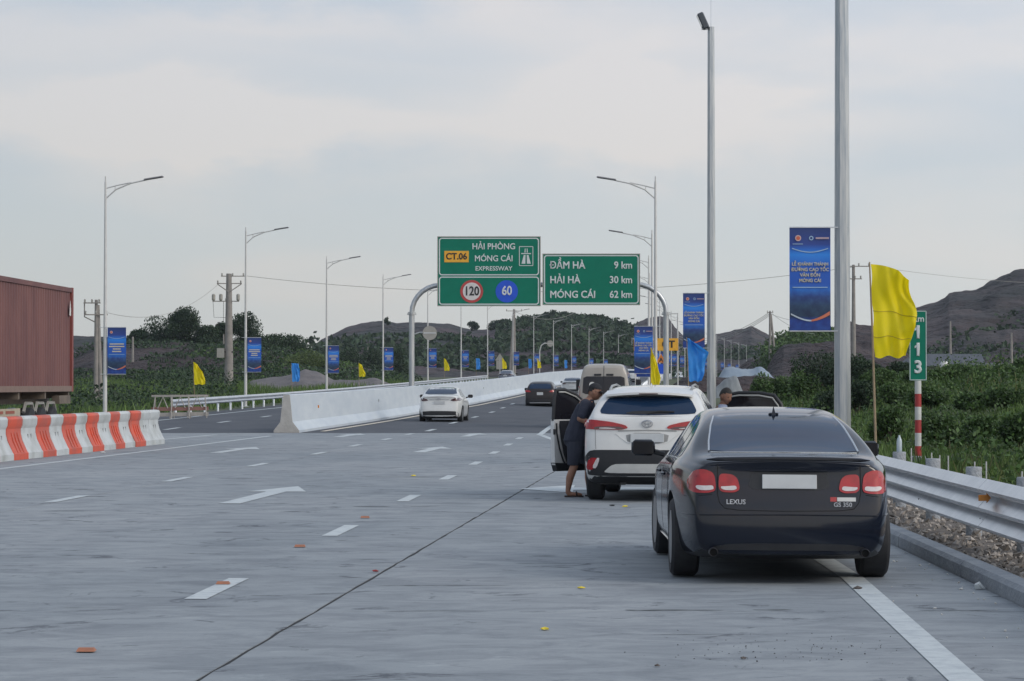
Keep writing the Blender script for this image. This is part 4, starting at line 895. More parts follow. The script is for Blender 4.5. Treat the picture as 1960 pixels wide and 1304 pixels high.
# yellow construction sign frame right of the gantry
root = empty('construction_sign', (9.1, 165, RZ(9.1, 165))); tag(root, 'orange work-zone sign frame with lettering behind the right gantry post', 'sign')
b = MB(); b.box((0, 0, 3.9), (2.8, .04, .78)); b.build('panel', MSO, root); text('lettering', 'HẾT  CT', .62, MSK, root, (0, -.03, 3.9), .004, .03)
b = MB(); b.prism([(.02, 2.75), (.62, 2.75), (.32, 3.32)], -.02, .02); b.build('warning_triangle', mat('warning_orange', (.65, .20, .03), .5), root)
text('lettering', 'A', .34, MSK, root, (.32, -.03, 2.93), .004, .03)
b = MB(); b.box((.3, 0, 2.35), (.75, .04, .62)); b.build('blue_panel', MSB, root)
for x in (-1.3, .05, .75, 1.38):
    b = MB(); b.tube([(x, .06, -.1), (x, .06, 5.9 if x > 1 else 4.4)], .04, 6); b.build('pole', MLAMP, root)
b = MB(); b.tube([(.75, .06, 5.85), (1.38, .06, 5.85)], .03, 6); b.build('crossbar', MLAMP, root)
# ------------------------------------------------------------------ utility poles and wires
MCP = mat('utility_pole_concrete', (.20, .19, .18), .9, c2=(.27, .25, .23), ns=2, bump=.2)
def upole(lab, px, ptop, pbase, d, arms=(), r=.16, extra=None, r2=None):
    x, y, zt = P(px, ptop, d); _, _, zb = P(px, pbase, d); root = empty('utility_pole', (x, y, zb)); tag(root, lab, 'utility pole', 'concrete utility poles'); H = zt - zb
    b = MB(); b.tube([(0, 0, -.8), (0, 0, H * .5), (0, 0, H)], [r * 1.15, r * .9, r * .62], 10); b.build('pole', MCP, root, smooth=True)
    for (dz, w0, w1) in arms:
        b = MB(); b.box(((w0 + w1) / 2, -.14, H - dz), (w1 - w0, .09, .09)); a_ = b.build('crossarm', MCP, root)
        for xx in (w0 + .1, (w0 + w1) / 2, w1 - .1):
            c = MB(); c.lathe([(.04, 0), (.09, .05), (.05, .12), (.09, .17), (.04, .25)], 8, Matrix.Translation((xx, -.14, H - dz + .05))); c.build('insulator', MSBK, a_)
    return root, H, x, zt
u2, H2, x2, z2 = upole('thick concrete utility pole with transformer crossarms between the first two lamp posts', 438, 524, 770, 250, [(.25, -.75, 1.5), (.95, -1.15, 1.25), (2.65, -1.55, 1.0)], .42)
b = MB(); b.tube([(-1.1, -.14, H2 - 1.0), (-.1, -.3, H2 - 1.7), (0, -.3, H2 - 1.75)], .05, 5); b.tube([(1.2, -.14, H2 - 1.0), (.1, -.3, H2 - 1.75)], .05, 5); b.build('brace', MCP, u2)
for xx in (-1.45, -.75, .9):
    b = MB(); b.lathe([(.10, 0), (.17, .1), (.17, .55), (.1, .65)], 10); b.build('fuse_cutout', MSBK, u2, (xx, -.2, H2 - 2.6))
b = MB(); b.tube([(-1.5, -.2, H2 - 2.7), (-1.4, -.2, H2 - 4.2), (-.3, -.2, H2 - 4.2)], .025, 4); b.tube([(-.5, -.2, H2 - 2.7), (-.5, -.2, H2 - 4.6)], .025, 4); b.build('cable', MBLACK, u2)
b = MB(); b.box((-.75, -.2, H2 - 7.6), (.7, .5, .9)); b.build('meter_box', MSBK, u2); b = MB(); b.box((-.2, -.2, H2 - 7.5), (1.3, .12, .12)); b.build('bracket', MBLACK, u2)
u1, H1, x1, z1 = upole('double concrete utility pole standing just left of the first lamp post', 184, 574, 800, 200, [(.25, -.95, .35), (1.15, -.9, .9)], .19)
b = MB(); b.tube([(.42, .1, -.8), (.12, .1, H1 - .4)], [.2, .13], 10); b.build('twin_pole', MCP, u1, smooth=True)
b = MB(); b.tube([(-.9, 0, H1 - .3), (-.9, 0, H1 - 1.3), (-.1, 0, H1 - 1.7)], .05, 5); b.build('brace', MCP, u1)
u3, H3, x3, z3 = upole('twin concrete utility pole seen directly under the route sign', 984, 592, 722, 420, [(.3, -1.3, 1.3)], .3)
b = MB(); b.tube([(-.7, .1, -.8), (-.05, .1, H3 - .5)], [.3, .2], 8); b.build('twin_pole', MCP, u3)
u4, H4, x4, z4 = upole('twin concrete utility pole at the foot of the brown mound', 1474, 596, 730, 400, [(.2, -.5, .5)], .24)
b = MB(); b.tube([(1.15, .1, -.8), (.15, .1, H4 - .5)], [.22, .16], 8); b.build('twin_pole', MCP, u4)
u5, H5, x5, z5 = upole('dark concrete utility pole half hidden behind the near banner mast', 1634, 507, 745, 240, [(.15, -.55, 1.5), (1.3, -.5, .75)], .22)
for px, t_, b__, d, r_, lab in [(1819,615,695,420,.22,'slim pole on the right hillside, left of the pale netting'), (1936,637,690,420,.22,'slim pole at the far right of the hillside'), (254,645,735,340,.2,'slim concrete pole right of the first banner'), (428,640,700,380,.15,'thin pole standing in the left tree line'), (704,665,720,440,.12,'thin pole left of the fourth lamp post')]: upole(lab, px, t_, b__, d, (), r_)
def wire(name, lab, a, c, sag, r=.02):
    n = 24; b = MB(); A_, C_ = Vector(a), Vector(c); b.tube([A_.lerp(C_, t) - Vector((0, 0, sag * 4 * t * (1 - t))) for t in np.linspace(0, 1, n)], r, 5)
    return tag(b.build(name, MSBK), lab, 'cable')
wire('power_line', 'thin power line from the transformer pole across the expressway to the right', (x2 + 1.5, 250, z2 - .2), (x5, 240, z5 - .2), 1.9, .022)
wire('power_line', 'faint power line from the double pole to the transformer pole', (x1 + .9, 200, z1 - 1.0), (x2 - 1, 250, z2 - 1.0), 1.4, .018)
for k, dz in enumerate((0, .5, 1.0)):
    wire('power_line', f'{ORD[k]} cable from the top sloping left of the twin pole by the brown mound', (x4, 400, z4 - .1 - dz * .5), (P(1300, 652, 560)[0], 560, P(0, 640, 560)[2] - dz), 2.2, .04)
wire('power_line', 'cable sloping right from the twin pole behind the near banner', (x4, 400, z4 - .1), (P(1560, 640, 380)[0], 380, P(0, 640, 380)[2]), .6, .03)
wire('power_line', 'lower cable sloping right from the twin pole behind the near banner', (x4, 400, z4 - .4), (P(1570, 640, 380)[0], 380, P(0, 618, 380)[2]), .4, .03)
wire('power_line', 'long thin power line right of the yellow flag above the quarry hill', (x5 + 1.4, 240, z5 - .1), (P(2080, 550, 300)[0], 300, P(0, 545, 300)[2]), .4, .016)
wire('power_line', 'power line leaving the pole under the route sign towards the lamp posts', (x3, 420, z3 - .3), (P(1100, 612, 470)[0] , 480, P(0, 600, 480)[2]), 1.2, .03)
# ------------------------------------------------------------------ structures on the right
MTARP = mat('pale_netting', (.20, .27, .25), .7, c2=(.27, .34, .31), ns=1.2, stretch=(1, 4, 1), bump=.4); MTG = mat('grey_tarpaulin', (.15, .165, .17), .6, c2=(.22, .235, .24), ns=1.5, stretch=(4, 1, .6), bump=.4)
def heap(name, lab, cat, sil, d, dep, m, base, n=24, k=8):
    X = [(a - 980) / 5000 * d for a, _ in sil]; Z = [1.62 + (735 - b_) / 5000 * d for _, b_ in sil]; V = []
    for j, t in enumerate(np.linspace(-1, 1, k)):
        for x in np.linspace(X[0], X[-1], n):
            h = float(np.interp(x, X, Z)) - base; V.append((x - X[0], t * dep, base + max(0, h) * (1 - abs(t) ** 1.8) + .03 * h * math.sin(x * 9 + t * 2)))
    F = [(j*n+i, j*n+i+1, (j+1)*n+i+1, (j+1)*n+i) for j in range(k-1) for i in range(n-1)]; b = MB(); b.add(V, F); o = b.build(name, m, loc=(X[0], d, 0), smooth=True, angle=180); return tag(o, lab, cat)
heap('netting', 'pale green netting spread over a low ridge right of the kilometre sign', 'netting', [(1782,735),(1800,722),(1825,714),(1860,707),(1900,700),(1935,697),(1965,693),(2060,690),(2140,730)], 140, 6, MTARP, 1.3, 40, 10)
heap('tarpaulin', 'grey tarpaulin peaked over a heap behind the open car door', 'tarpaulin', [(1360,760),(1368,742),(1385,728),(1395,722),(1404,717),(1410,719),(1417,740),(1426,760)], 130, 1.3, MTG, .9)
heap('tarpaulin', 'pale blue sheeting wrapped over a low wall before the distant lamps', 'tarpaulin', [(1376,722),(1386,704),(1400,701),(1420,706),(1440,706),(1455,700),(1470,712),(1480,724)], 300, 3, mat('blue_sheeting', (.17, .22, .28), .6, c2=(.24, .29, .34), ns=.6, bump=.3), 2.0)
heap('earth_heap', 'brown earth heap at the roadside beyond the floodlight mast', 'heap', [(1290,735),(1310,722),(1330,716),(1352,712),(1372,722),(1400,722),(1440,718),(1480,722),(1500,740)], 235, 5, MBROWN, .9)
hx, hy, hz_ = P(1800, 703, 330); house = empty('farmhouse', (hx, hy, 2.4)); tag(house, 'low grey roofed farmhouse behind the kilometre sign', 'house')
b = MB(); b.box((0, 0, .7), (9.5, 6, 1.6)); b.build('wall', mat('plaster_grey', (.09, .09, .085), .9, c2=(.13, .125, .12)), house)
MRF = mat('roof_sheet', (.055, .065, .08), .7, c2=(.085, .095, .11), ns=.8, stretch=(5, 1, 1))
b = MB(); b.add([(-5.2, -3.4, 1.45), (5.2, -3.4, 1.45), (5.2, 0, 3.0), (-3.5, 0, 3.0), (-5.2, 3.4, 1.45), (5.2, 3.4, 1.45)], [(0,1,2,3), (3,2,5,4), (0,3,4), (0,4,5,1)]); b.build('roof', MRF, house)
b = MB(); b.add([(4.6, -4.5, 1.3), (10.5, -4.5, 1.1), (10.5, -1.5, 1.7), (4.6, -1.5, 1.9), (4.6, -1.5, 1.2), (10.5, -1.5, 1.0)], [(0,1,2,3), (3,2,5,4)]); b.build('lean_to_roof', MRF, house)
for x in (-3, 0, 3): b = MB(); b.box((x, -3.02, .75), (1.0, .06, .8)); b.build('window', MBLACK, house)
b = MB(); b.lathe([(.0, .9), (.35, .85), (.6, .5), (.6, 0)], 12); tag(b.build('water_tank', MWHITE, loc=(hx - .2, hy - 4.2, 3.55), smooth=True), 'small white water tank on the edge of the farmhouse roof', 'tank')
# trestle barricades by the opposite carriageway
MTR = mat('trestle_paint', (.36, .34, .31), .7, c2=(.28, .26, .24), ns=5); MTRR = mat('trestle_faded_red', (.24, .12, .10), .7)
def trestle():
    root = empty('trestle_barricade')
    for s_ in (-1, 1):
        for q in (-1, 1):
            b = MB(); b.tube([(s_ * .42, q * .28, 0), (s_ * .34, 0, 1.0)], .025, 5); b.build('leg', MTR, root)
    for k, (z, m) in enumerate([(.98, MTR), (.42, MTRR), (.18, MTR)]):
        b = MB(); b.box((0, -.03 - .05 * k, z), (1.0, .03, .09 if k == 0 else .16)); b.build('rail', m, root)
    b = MB(); b.tube([(-.22, -.1, .45), (0, -.03, .94), (.22, -.1, .45)], .03, 5); b.build('brace', MTR, root); return root
tr = trestle(); 
for i, lab in enumerate(['trestle barricade nearest the red and white water barriers', 'middle trestle barricade of the three by the opposite carriageway', 'trestle barricade touching the start of the far guardrail']):
    o = tr if i == 0 else copy_tree(tr); o.location = (-14.95 + i * .58, 112 + i * 1.2, RZ(-14, 112)); o.rotation_euler = (0, 0, R(6 * i - 4)); tag(o, lab, 'barricade', 'trestle barricades')
# ------------------------------------------------------------------ container trailer
MCON = mat('container_maroon', (.105, .042, .042), .6, c2=(.150, .064, .058), ns=1.0, bump=.15, stretch=(1, 1, .35), lo=.38, hi=.6); MCONR = mat('container_red_post', (.22, .060, .050), .55)
root = empty('container_trailer', (-13.66, 58.9, 0), (0, 0, -math.atan(.041))); tag(root, 'maroon shipping container on a tri-axle trailer behind the water barriers', 'trailer')
Lc = 12.19; z0, z1 = 1.42, 4.22
V = []; F = []; n = 0; pw = .278; ys_ = []; y = .12; k = 0
while y < Lc - .16:
    for dy, dx in ((0, 0), (.07, 0), (.139, .036), (.209, .036)):
        if y + dy < Lc - .12: ys_.append((y + dy, dx))
    y += pw
for s_ in (-1, 1):
    b = MB(); V = []
    for y, dx in ys_: V += [(s_ * (1.20 - dx), y, z0 + .12), (s_ * (1.20 - dx), y, z1 - .10)]
    b.add(V, [(2*i, 2*i+2, 2*i+3, 2*i+1) for i in range(len(ys_) - 1)]); b.build('side_panel', MCON, root)
b = MB(); b.box((0, Lc/2, z1 - .02), (2.3, Lc - .2, .04)); b.build('roof', MCON, root)
for s_ in (-1, 1):
    for z, h in ((z1 - .06, .12), (z0 + .07, .15)):
        b = MB(); b.box((s_ * 1.18, Lc/2, z), (.10, Lc - .3, h)); b.build('side_rail', MCON if z > 3 else mat('rail_tan', (.20, .14, .115), .7), root)
    for y in (.08, Lc - .08):
        b = MB(); b.box((s_ * 1.165, y, (z0 + z1)/2), (.145, .16, z1 - z0 + .02)); b.build('corner_post', MCONR, root)
b = MB(); b.box((0, Lc - .07, (z0 + z1)/2), (2.2, .06, z1 - z0 - .1)); b.build('door', MCON, root)
b = MB(); b.prism([(0, 0), (.16, -.02), (.17, .16), (.09, .40), (.02, .12)], -.004, .004, Matrix.Translation((1.245, Lc - .55, z1 - .75)) @ Matrix.Rotation(R(90), 4, 'Z')); b.build('peeling_label', MWHITE, root)
b = MB(); b.box((0, .07, (z0 + z1)/2), (2.2, .06, z1 - z0 - .1)); b.build('front_panel', MCON, root)
for x in (-.7, -.3, .3, .7): b = MB(); b.tube([(x, Lc + .0, z0 + .1), (x, Lc + .0, z1 - .1)], .02, 6); b.build('lock_rod', MGALV, root)
MCH = mat('chassis_brown', (.11, .09, .075), .8, c2=(.16, .13, .10), ns=3)
b = MB(); b.box((.5, Lc/2, z0 - .17), (.14, Lc, .3)); b.box((-.5, Lc/2, z0 - .17), (.14, Lc, .3)); 
for y in (.3, 3, 6, 9, 11.9): b.box((0, y, z0 - .1), (2.35, .14, .18))
b.build('chassis', MCH, root)
b = MB(); b.box((1.1, Lc - .9, z0 - .22), (.2, 1.4, .22)); b.build('rear_bolster', MCH, root)
wm = MB(); wm.tube([(-.15, 0, 0), (-.15, 0, 0), (.15, 0, 0)], .5, 24); 
for y in (Lc - 4.6, Lc - 3.3, Lc - 2.0):
    for s_ in (-1, 1):
        b = MB(); M_ = Matrix.Translation((s_ * 1.0, y, .5)) @ Matrix.Rotation(R(90), 4, 'Y'); b.lathe([(.28, -.16), (.5, -.15), (.52, -.1), (.52, .1), (.5, .15), (.28, .16)], 24, M_); wh = b.build('wheel', MRUB, root, smooth=True)
        b = MB(); b.lathe([(.0, .10 * s_), (.12, .12 * s_), (.27, .06 * s_), (.28, .14 * s_)], 16, M_); b.build('hub', MSBK, wh)
        b = MB(); b.tube([(s_ * 1.05, y - .56, .9), (s_ * 1.05, y - .35, 1.12), (s_ * 1.05, y + .35, 1.12), (s_ * 1.05, y + .56, .9)], .05, 5); b.build('mudguard', MSBK, root)
b = MB(); b.tube([(.9, Lc - 6.1, .86), (.9, Lc - 5.5, .86)], .16, 10); b.build('air_tank', mat('air_tank_blue', (.12, .19, .30), .5), root)
b = MB(); b.box((1.12, Lc - 8.6, .88), (.05, 5.4, .26)); sg = b.build('side_guard', mat('side_guard_cream', (.42, .37, .28), .7, c2=(.34, .30, .23), ns=4), root)
b = MB(); 
for y in (Lc - 9.6, Lc - 8.2, Lc - 7.0): b.box((1.15, y, .92), (.012, .9, .07))
b.build('side_guard_stripe', mat('faded_red_print', (.30, .09, .06), .7), sg)
# ------------------------------------------------------------------ studs and litter
MSTUD = mat('orange_stud', (.36, .14, .075), .6, c2=(.28, .12, .07), ns=20)
for i, (x, y) in enumerate([(-2.57, 15.8), (-2.33, 21.1), (-2.1, 25.9), (-1.77, 31.5)]):
    b = MB(); b.add([(-.055, -.05, 0), (.055, -.05, 0), (.055, .05, 0), (-.055, .05, 0), (-.045, -.02, .02), (.045, -.02, .02), (.045, .02, .02), (-.045, .02, .02)], [(0,1,5,4), (1,2,6,5), (2,3,7,6), (3,0,4,7), (4,5,6,7)])
    tag(b.build('road_stud', MSTUD, loc=(x, y, .008)), ['orange road stud nearest the bottom left of the slab', 'orange road stud sitting on the nearest white dash', 'orange road stud below the second white dash', 'orange road stud just before the third white dash'][i], 'road stud', 'orange road studs')
def scrap(name, lab, x, y, s_, m, cat='litter', z=.006, h=.5):
    rd = random.Random(int(x * 100)); n = 7; V = [(0, 0, s_ * h)] + [(s_ * rd.uniform(.6, 1.2) * math.cos(6.28 * k / n), s_ * rd.uniform(.6, 1.2) * math.sin(6.28 * k / n), s_ * h * rd.uniform(0, .7)) for k in range(n)]
    V += [(a * .8, b_ * .8, 0) for a, b_, c in V[1:]]
    b = MB(); b.add(V, [(0, 1 + k, 1 + (k + 1) % n) for k in range(n)] + [(1 + k, n + 1 + k, n + 1 + (k + 1) % n, 1 + (k + 1) % n) for k in range(n)]); return tag(b.build(name, m, loc=(x, y, z)), lab, cat)
MPET = mat('yellow_petal', (.70, .55, .04), .7); 
scrap('petal', 'yellow petal scrap left of the dark sedan rear wheel', (1112-980)*1.62/392, 5000*1.62/392, .032, MPET)
scrap('petal', 'lower yellow petal scrap near the bottom centre of the slab', (1043-980)*1.62/471, 5000*1.62/471, .036, MPET)
scrap('petal', 'yellow petal scrap behind the white crossover', (1196-980)*1.62/236, 5000*1.62/236, .045, MPET)
scrap('pebble', 'dark lump beside the yellow petal behind the white crossover', (1172-980)*1.62/234, 5000*1.62/234, .04, MBLACK)
scrap('petal', 'pale yellow petal on the road between the arrows', (792-980)*1.62/177, 5000*1.62/177, .05, MPET)
scrap('red_scrap', 'dark red scrap lying on the slab joint', (720-980)*1.62/360, 5000*1.62/360, .034, mat('scrap_red', (.30, .02, .015), .6))
scrap('paper_scrap', 'white crumpled paper lying against the kerb stones', 3.68, 20.6, .045, mat('paper', (.50, .53, .53), .8), h=1.3)
scrap('paper_scrap', 'small white scrap below the third water barrier', -9.55, 61.0, .07, mat('paper', (.5, .5, .5)), h=.6)
for i, (px, py, lab) in enumerate([(1258, 1276, 'dark clump of soil at the bottom centre of the slab'), (1422,1262,'small dark soil crumb near the bottom of the slab'), (1640,1128,'black debris beside the white line behind the sedan')]):
    s_ = (py - 735) / 1.62; scrap('soil_clump', lab, (px - 980) / s_, 5000 / s_, .02 if i < 2 else .035, MSOIL, 'debris', h=.7)
b = MB(); b.lathe([(.033, 0), (.035, .02), (.035, .13), (.028, .16), (.014, .19), (.014, .21)], 12); bt = b.build('water_bottle', mat('clear_bottle', (.42, .48, .52), .15, c2=(.35, .42, .46), ns=30), loc=(KX(33.48) + .72 + .26, 33.48, .752), smooth=True); tag(bt, 'clear plastic water bottle standing on a guardrail post top', 'bottle')

def stain(lab, x0, x1, y, w_, m, seed=0):
    n = 30; V = []; F = []
    for i in range(n + 1):
        t = i / n; x = x0 + (x1 - x0) * t; e_ = math.sin(math.pi * t) ** .4; c = y + .03 * noise.noise(Vector((x * 3, seed, 0))); k = w_ * e_ * (.35 + .9 * abs(noise.noise(Vector((x * 5.5, seed, 5)))))
        V += [(x, c - k, .0035), (x, c + k * (.6 + .6 * noise.noise(Vector((x * 9, seed, 9)))), .0035)]
    F = [(2*i, 2*i+2, 2*i+3, 2*i+1) for i in range(n)]; b = MB(); b.add(V, F); return tag(b.build('slab_spall', m), kind='structure')
MST = mat('damp_worn_concrete', (.085, .10, .105), .85, c2=(.15, .165, .175), ns=6)
for k, (x0, x1, y, w_) in enumerate([(.80, 1.52, 18.72, .065), (1.72, 2.02, 18.75, .05), (-.95, -.15, 18.65, .018), (.18, .42, 24.6, .06), (.02, .50, 23.55, .035), (.30, .55, 23.1, .03), (-2.1, -1.6, 34.5, .10), (-1.45, -.95, 34.6, .08), (-6.0, -5.2, 33.3, .09), (.9, 1.4, 16.9, .025), (-1.1, .0, 21.0, .03), (-3.3, -2.9, 18.9, .02), (2.9, 3.5, 18.7, .03), (-.2, 1.1, 38.5, .10), (-2.6, -.9, 45.5, .14)]): stain('', x0, x1, y, w_, MST, k * 3.1)
# ------------------------------------------------------------------ cars
def car_body(p, lvl=2):
    """p: tables top, belt, hw, bot over y; returns lofted control mesh (half sections mirrored)"""
    ys = p['ys']; rings = []
    zr, rw = p['zr'], p['rw']; Lc = ys[-1]
    for y in ys:
        hw = itp(p['hw'], y); zb = itp(p['bot'], y); zbelt = itp(p['belt'], y); zt = itp(p['top'], y); hb = hw - p.get('tuck', .05)
        def wg(z):
            t = max(0, min(1, (z - zbelt) / max(.01, zr - zbelt))); return hb + (rw - hb) * t ** p.get('tp', 1.0)
        g = max(0, zt - .055 - zbelt); a = min(1, g / .12)
        S = [(0, zb), (hw * .72, zb), (hw - .07, zb + .02), (hw - .018, zb + .12), (hw, zb + (zbelt - zb) * .5), (hw - .008, zbelt - .13), (hw - .022, zbelt - .03)]
        S += [(hb + .004, zbelt + .015 * a), (wg(zbelt + .5 * g), zbelt + .5 * g), (wg(zbelt + g * .92), zbelt + g * .92), (wg(zbelt + g) * .95 - .02 * a, zbelt + g + (zt - zbelt - g) * .55), (wg(zbelt + g) * .6, zt - .008), (0, zt)]
        rings.append((y, S))
    V = []; F = []; k = len(rings[0][1])
    def lean(y, z, x, hw):
        o = 0
        if y < p.get('lr', .6): o += itp(p['rear'], z) * (1 - y / p.get('lr', .6))
        if y > Lc - .5: o += itp(p['front'], z) * (1 - (Lc - y) / .5)
        return o
    for y, S in rings:
        full = S + [(-x, z) for x, z in S[-2:0:-1]]
        for x, z in full: V.append((x, y + lean(y, z, x, 1), z))
    m = 2 * k - 2
    for i in range(len(rings) - 1):
        for j in range(m): F.append((i*m+j, i*m+(j+1)%m, (i+1)*m+(j+1)%m, (i+1)*m+j))
    def cap(ri, sg, bulge):
        y, S = rings[ri]; base = ri * m; cols = {}
        prev = None
        for j in range(k):
            x, z = S[j]; yl_ = V[base + j][1]
            if j == 0 or j == k - 1: row = [base + j]
            else:
                idx = []
                for t in (.62, 0, -.62):
                    V.append((x * t, yl_ + sg * bulge * (1 - t * t), z)); idx.append(len(V) - 1)
                row = [base + j] + idx + [base + (m - j)]
            if prev is not None:
                if len(prev) == 1:
                    r = row; F.extend([(prev[0], r[0], r[1]), (prev[0], r[1], r[2]), (prev[0], r[2], r[3]), (prev[0], r[3], r[4])])
                elif len(row) == 1:
                    r = prev; F.extend([(row[0], r[1], r[0]), (row[0], r[2], r[1]), (row[0], r[3], r[2]), (row[0], r[4], r[3])])
                else: F.extend([(prev[q], row[q], row[q+1], prev[q+1]) for q in range(4)])
            prev = row
    cap(0, -1, p.get('bulge', .09)); cap(len(rings) - 1, 1, p.get('bulge_f', .16))
    me = bpy.data.meshes.new('cage'); me.from_pydata(V, [], F)
    bm = bmesh.new(); bm.from_mesh(me); bmesh.ops.recalc_face_normals(bm, faces=bm.faces); bm.to_mesh(me); bm.free()
    o = bpy.data.objects.new('tmp', me); COL.objects.link(o); sb_ = o.modifiers.new('s', 'SUBSURF'); sb_.levels = lvl; sb_.render_levels = lvl
    me.materials.append(p['paint']); me.materials.append(MBLACK)
    cuts = []
    for ya in p['axles']:
        for s_ in (-1, 1):
            b = MB(); M_ = Matrix.Translation((s_ * (itp(p['hw'], ya) - .06), ya, p['wr'] + .01)) @ Matrix.Rotation(R(90), 4, 'Y')
            b.lathe([(p['wr'] + .055, -.22), (p['wr'] + .055, .22)], 32, M_); cm = b.mesh('cut', [p['paint'], MBLACK]); 
            for q in cm.polygons: q.material_index = 1
            co = bpy.data.objects.new('cut', cm); COL.objects.link(co); cuts.append(co)
            bo = o.modifiers.new('b', 'BOOLEAN'); bo.operation = 'DIFFERENCE'; bo.solver = 'EXACT'; bo.object = co
    dg = bpy.context.evaluated_depsgraph_get(); res = bpy.data.meshes.new_from_object(o.evaluated_get(dg), preserve_all_data_layers=True, depsgraph=dg)
    for c in cuts: bpy.data.objects.remove(c)
    bpy.data.objects.remove(o)
    if len(res.materials) == 0: res.materials.append(p['paint']); res.materials.append(MBLACK)
    # lower sill / floor black
    for q in res.polygons:
        c = q.center
        if q.normal.z < -.75 and c.z < .35: q.material_index = 1
    res.shade_smooth(); res.set_sharp_from_angle(angle=R(38)); res.name = 'body'
    return res
VIEW = {'rear': (Vector((0, 1, 0)), lambda u, v: Vector((u, -3, v))), 'left': (Vector((1, 0, 0)), lambda u, v: Vector((-3, u, v))), 'right': (Vector((-1, 0, 0)), lambda u, v: Vector((3, u, v))), 'top': (Vector((0, 0, -1)), lambda u, v: Vector((u, v, 4))), 'front': (Vector((0, -1, 0)), lambda u, v: Vector((u, 9, v)))}
def chaikin(p, n=2, r=.22):
    for _ in range(n):
        q = []
        for i in range(len(p)):
            a, b_ = p[i], p[(i + 1) % len(p)]; q += [(a[0] + (b_[0] - a[0]) * r, a[1] + (b_[1] - a[1]) * r), (a[0] + (b_[0] - a[0]) * (1 - r), a[1] + (b_[1] - a[1]) * (1 - r))]
        p = q
    return p
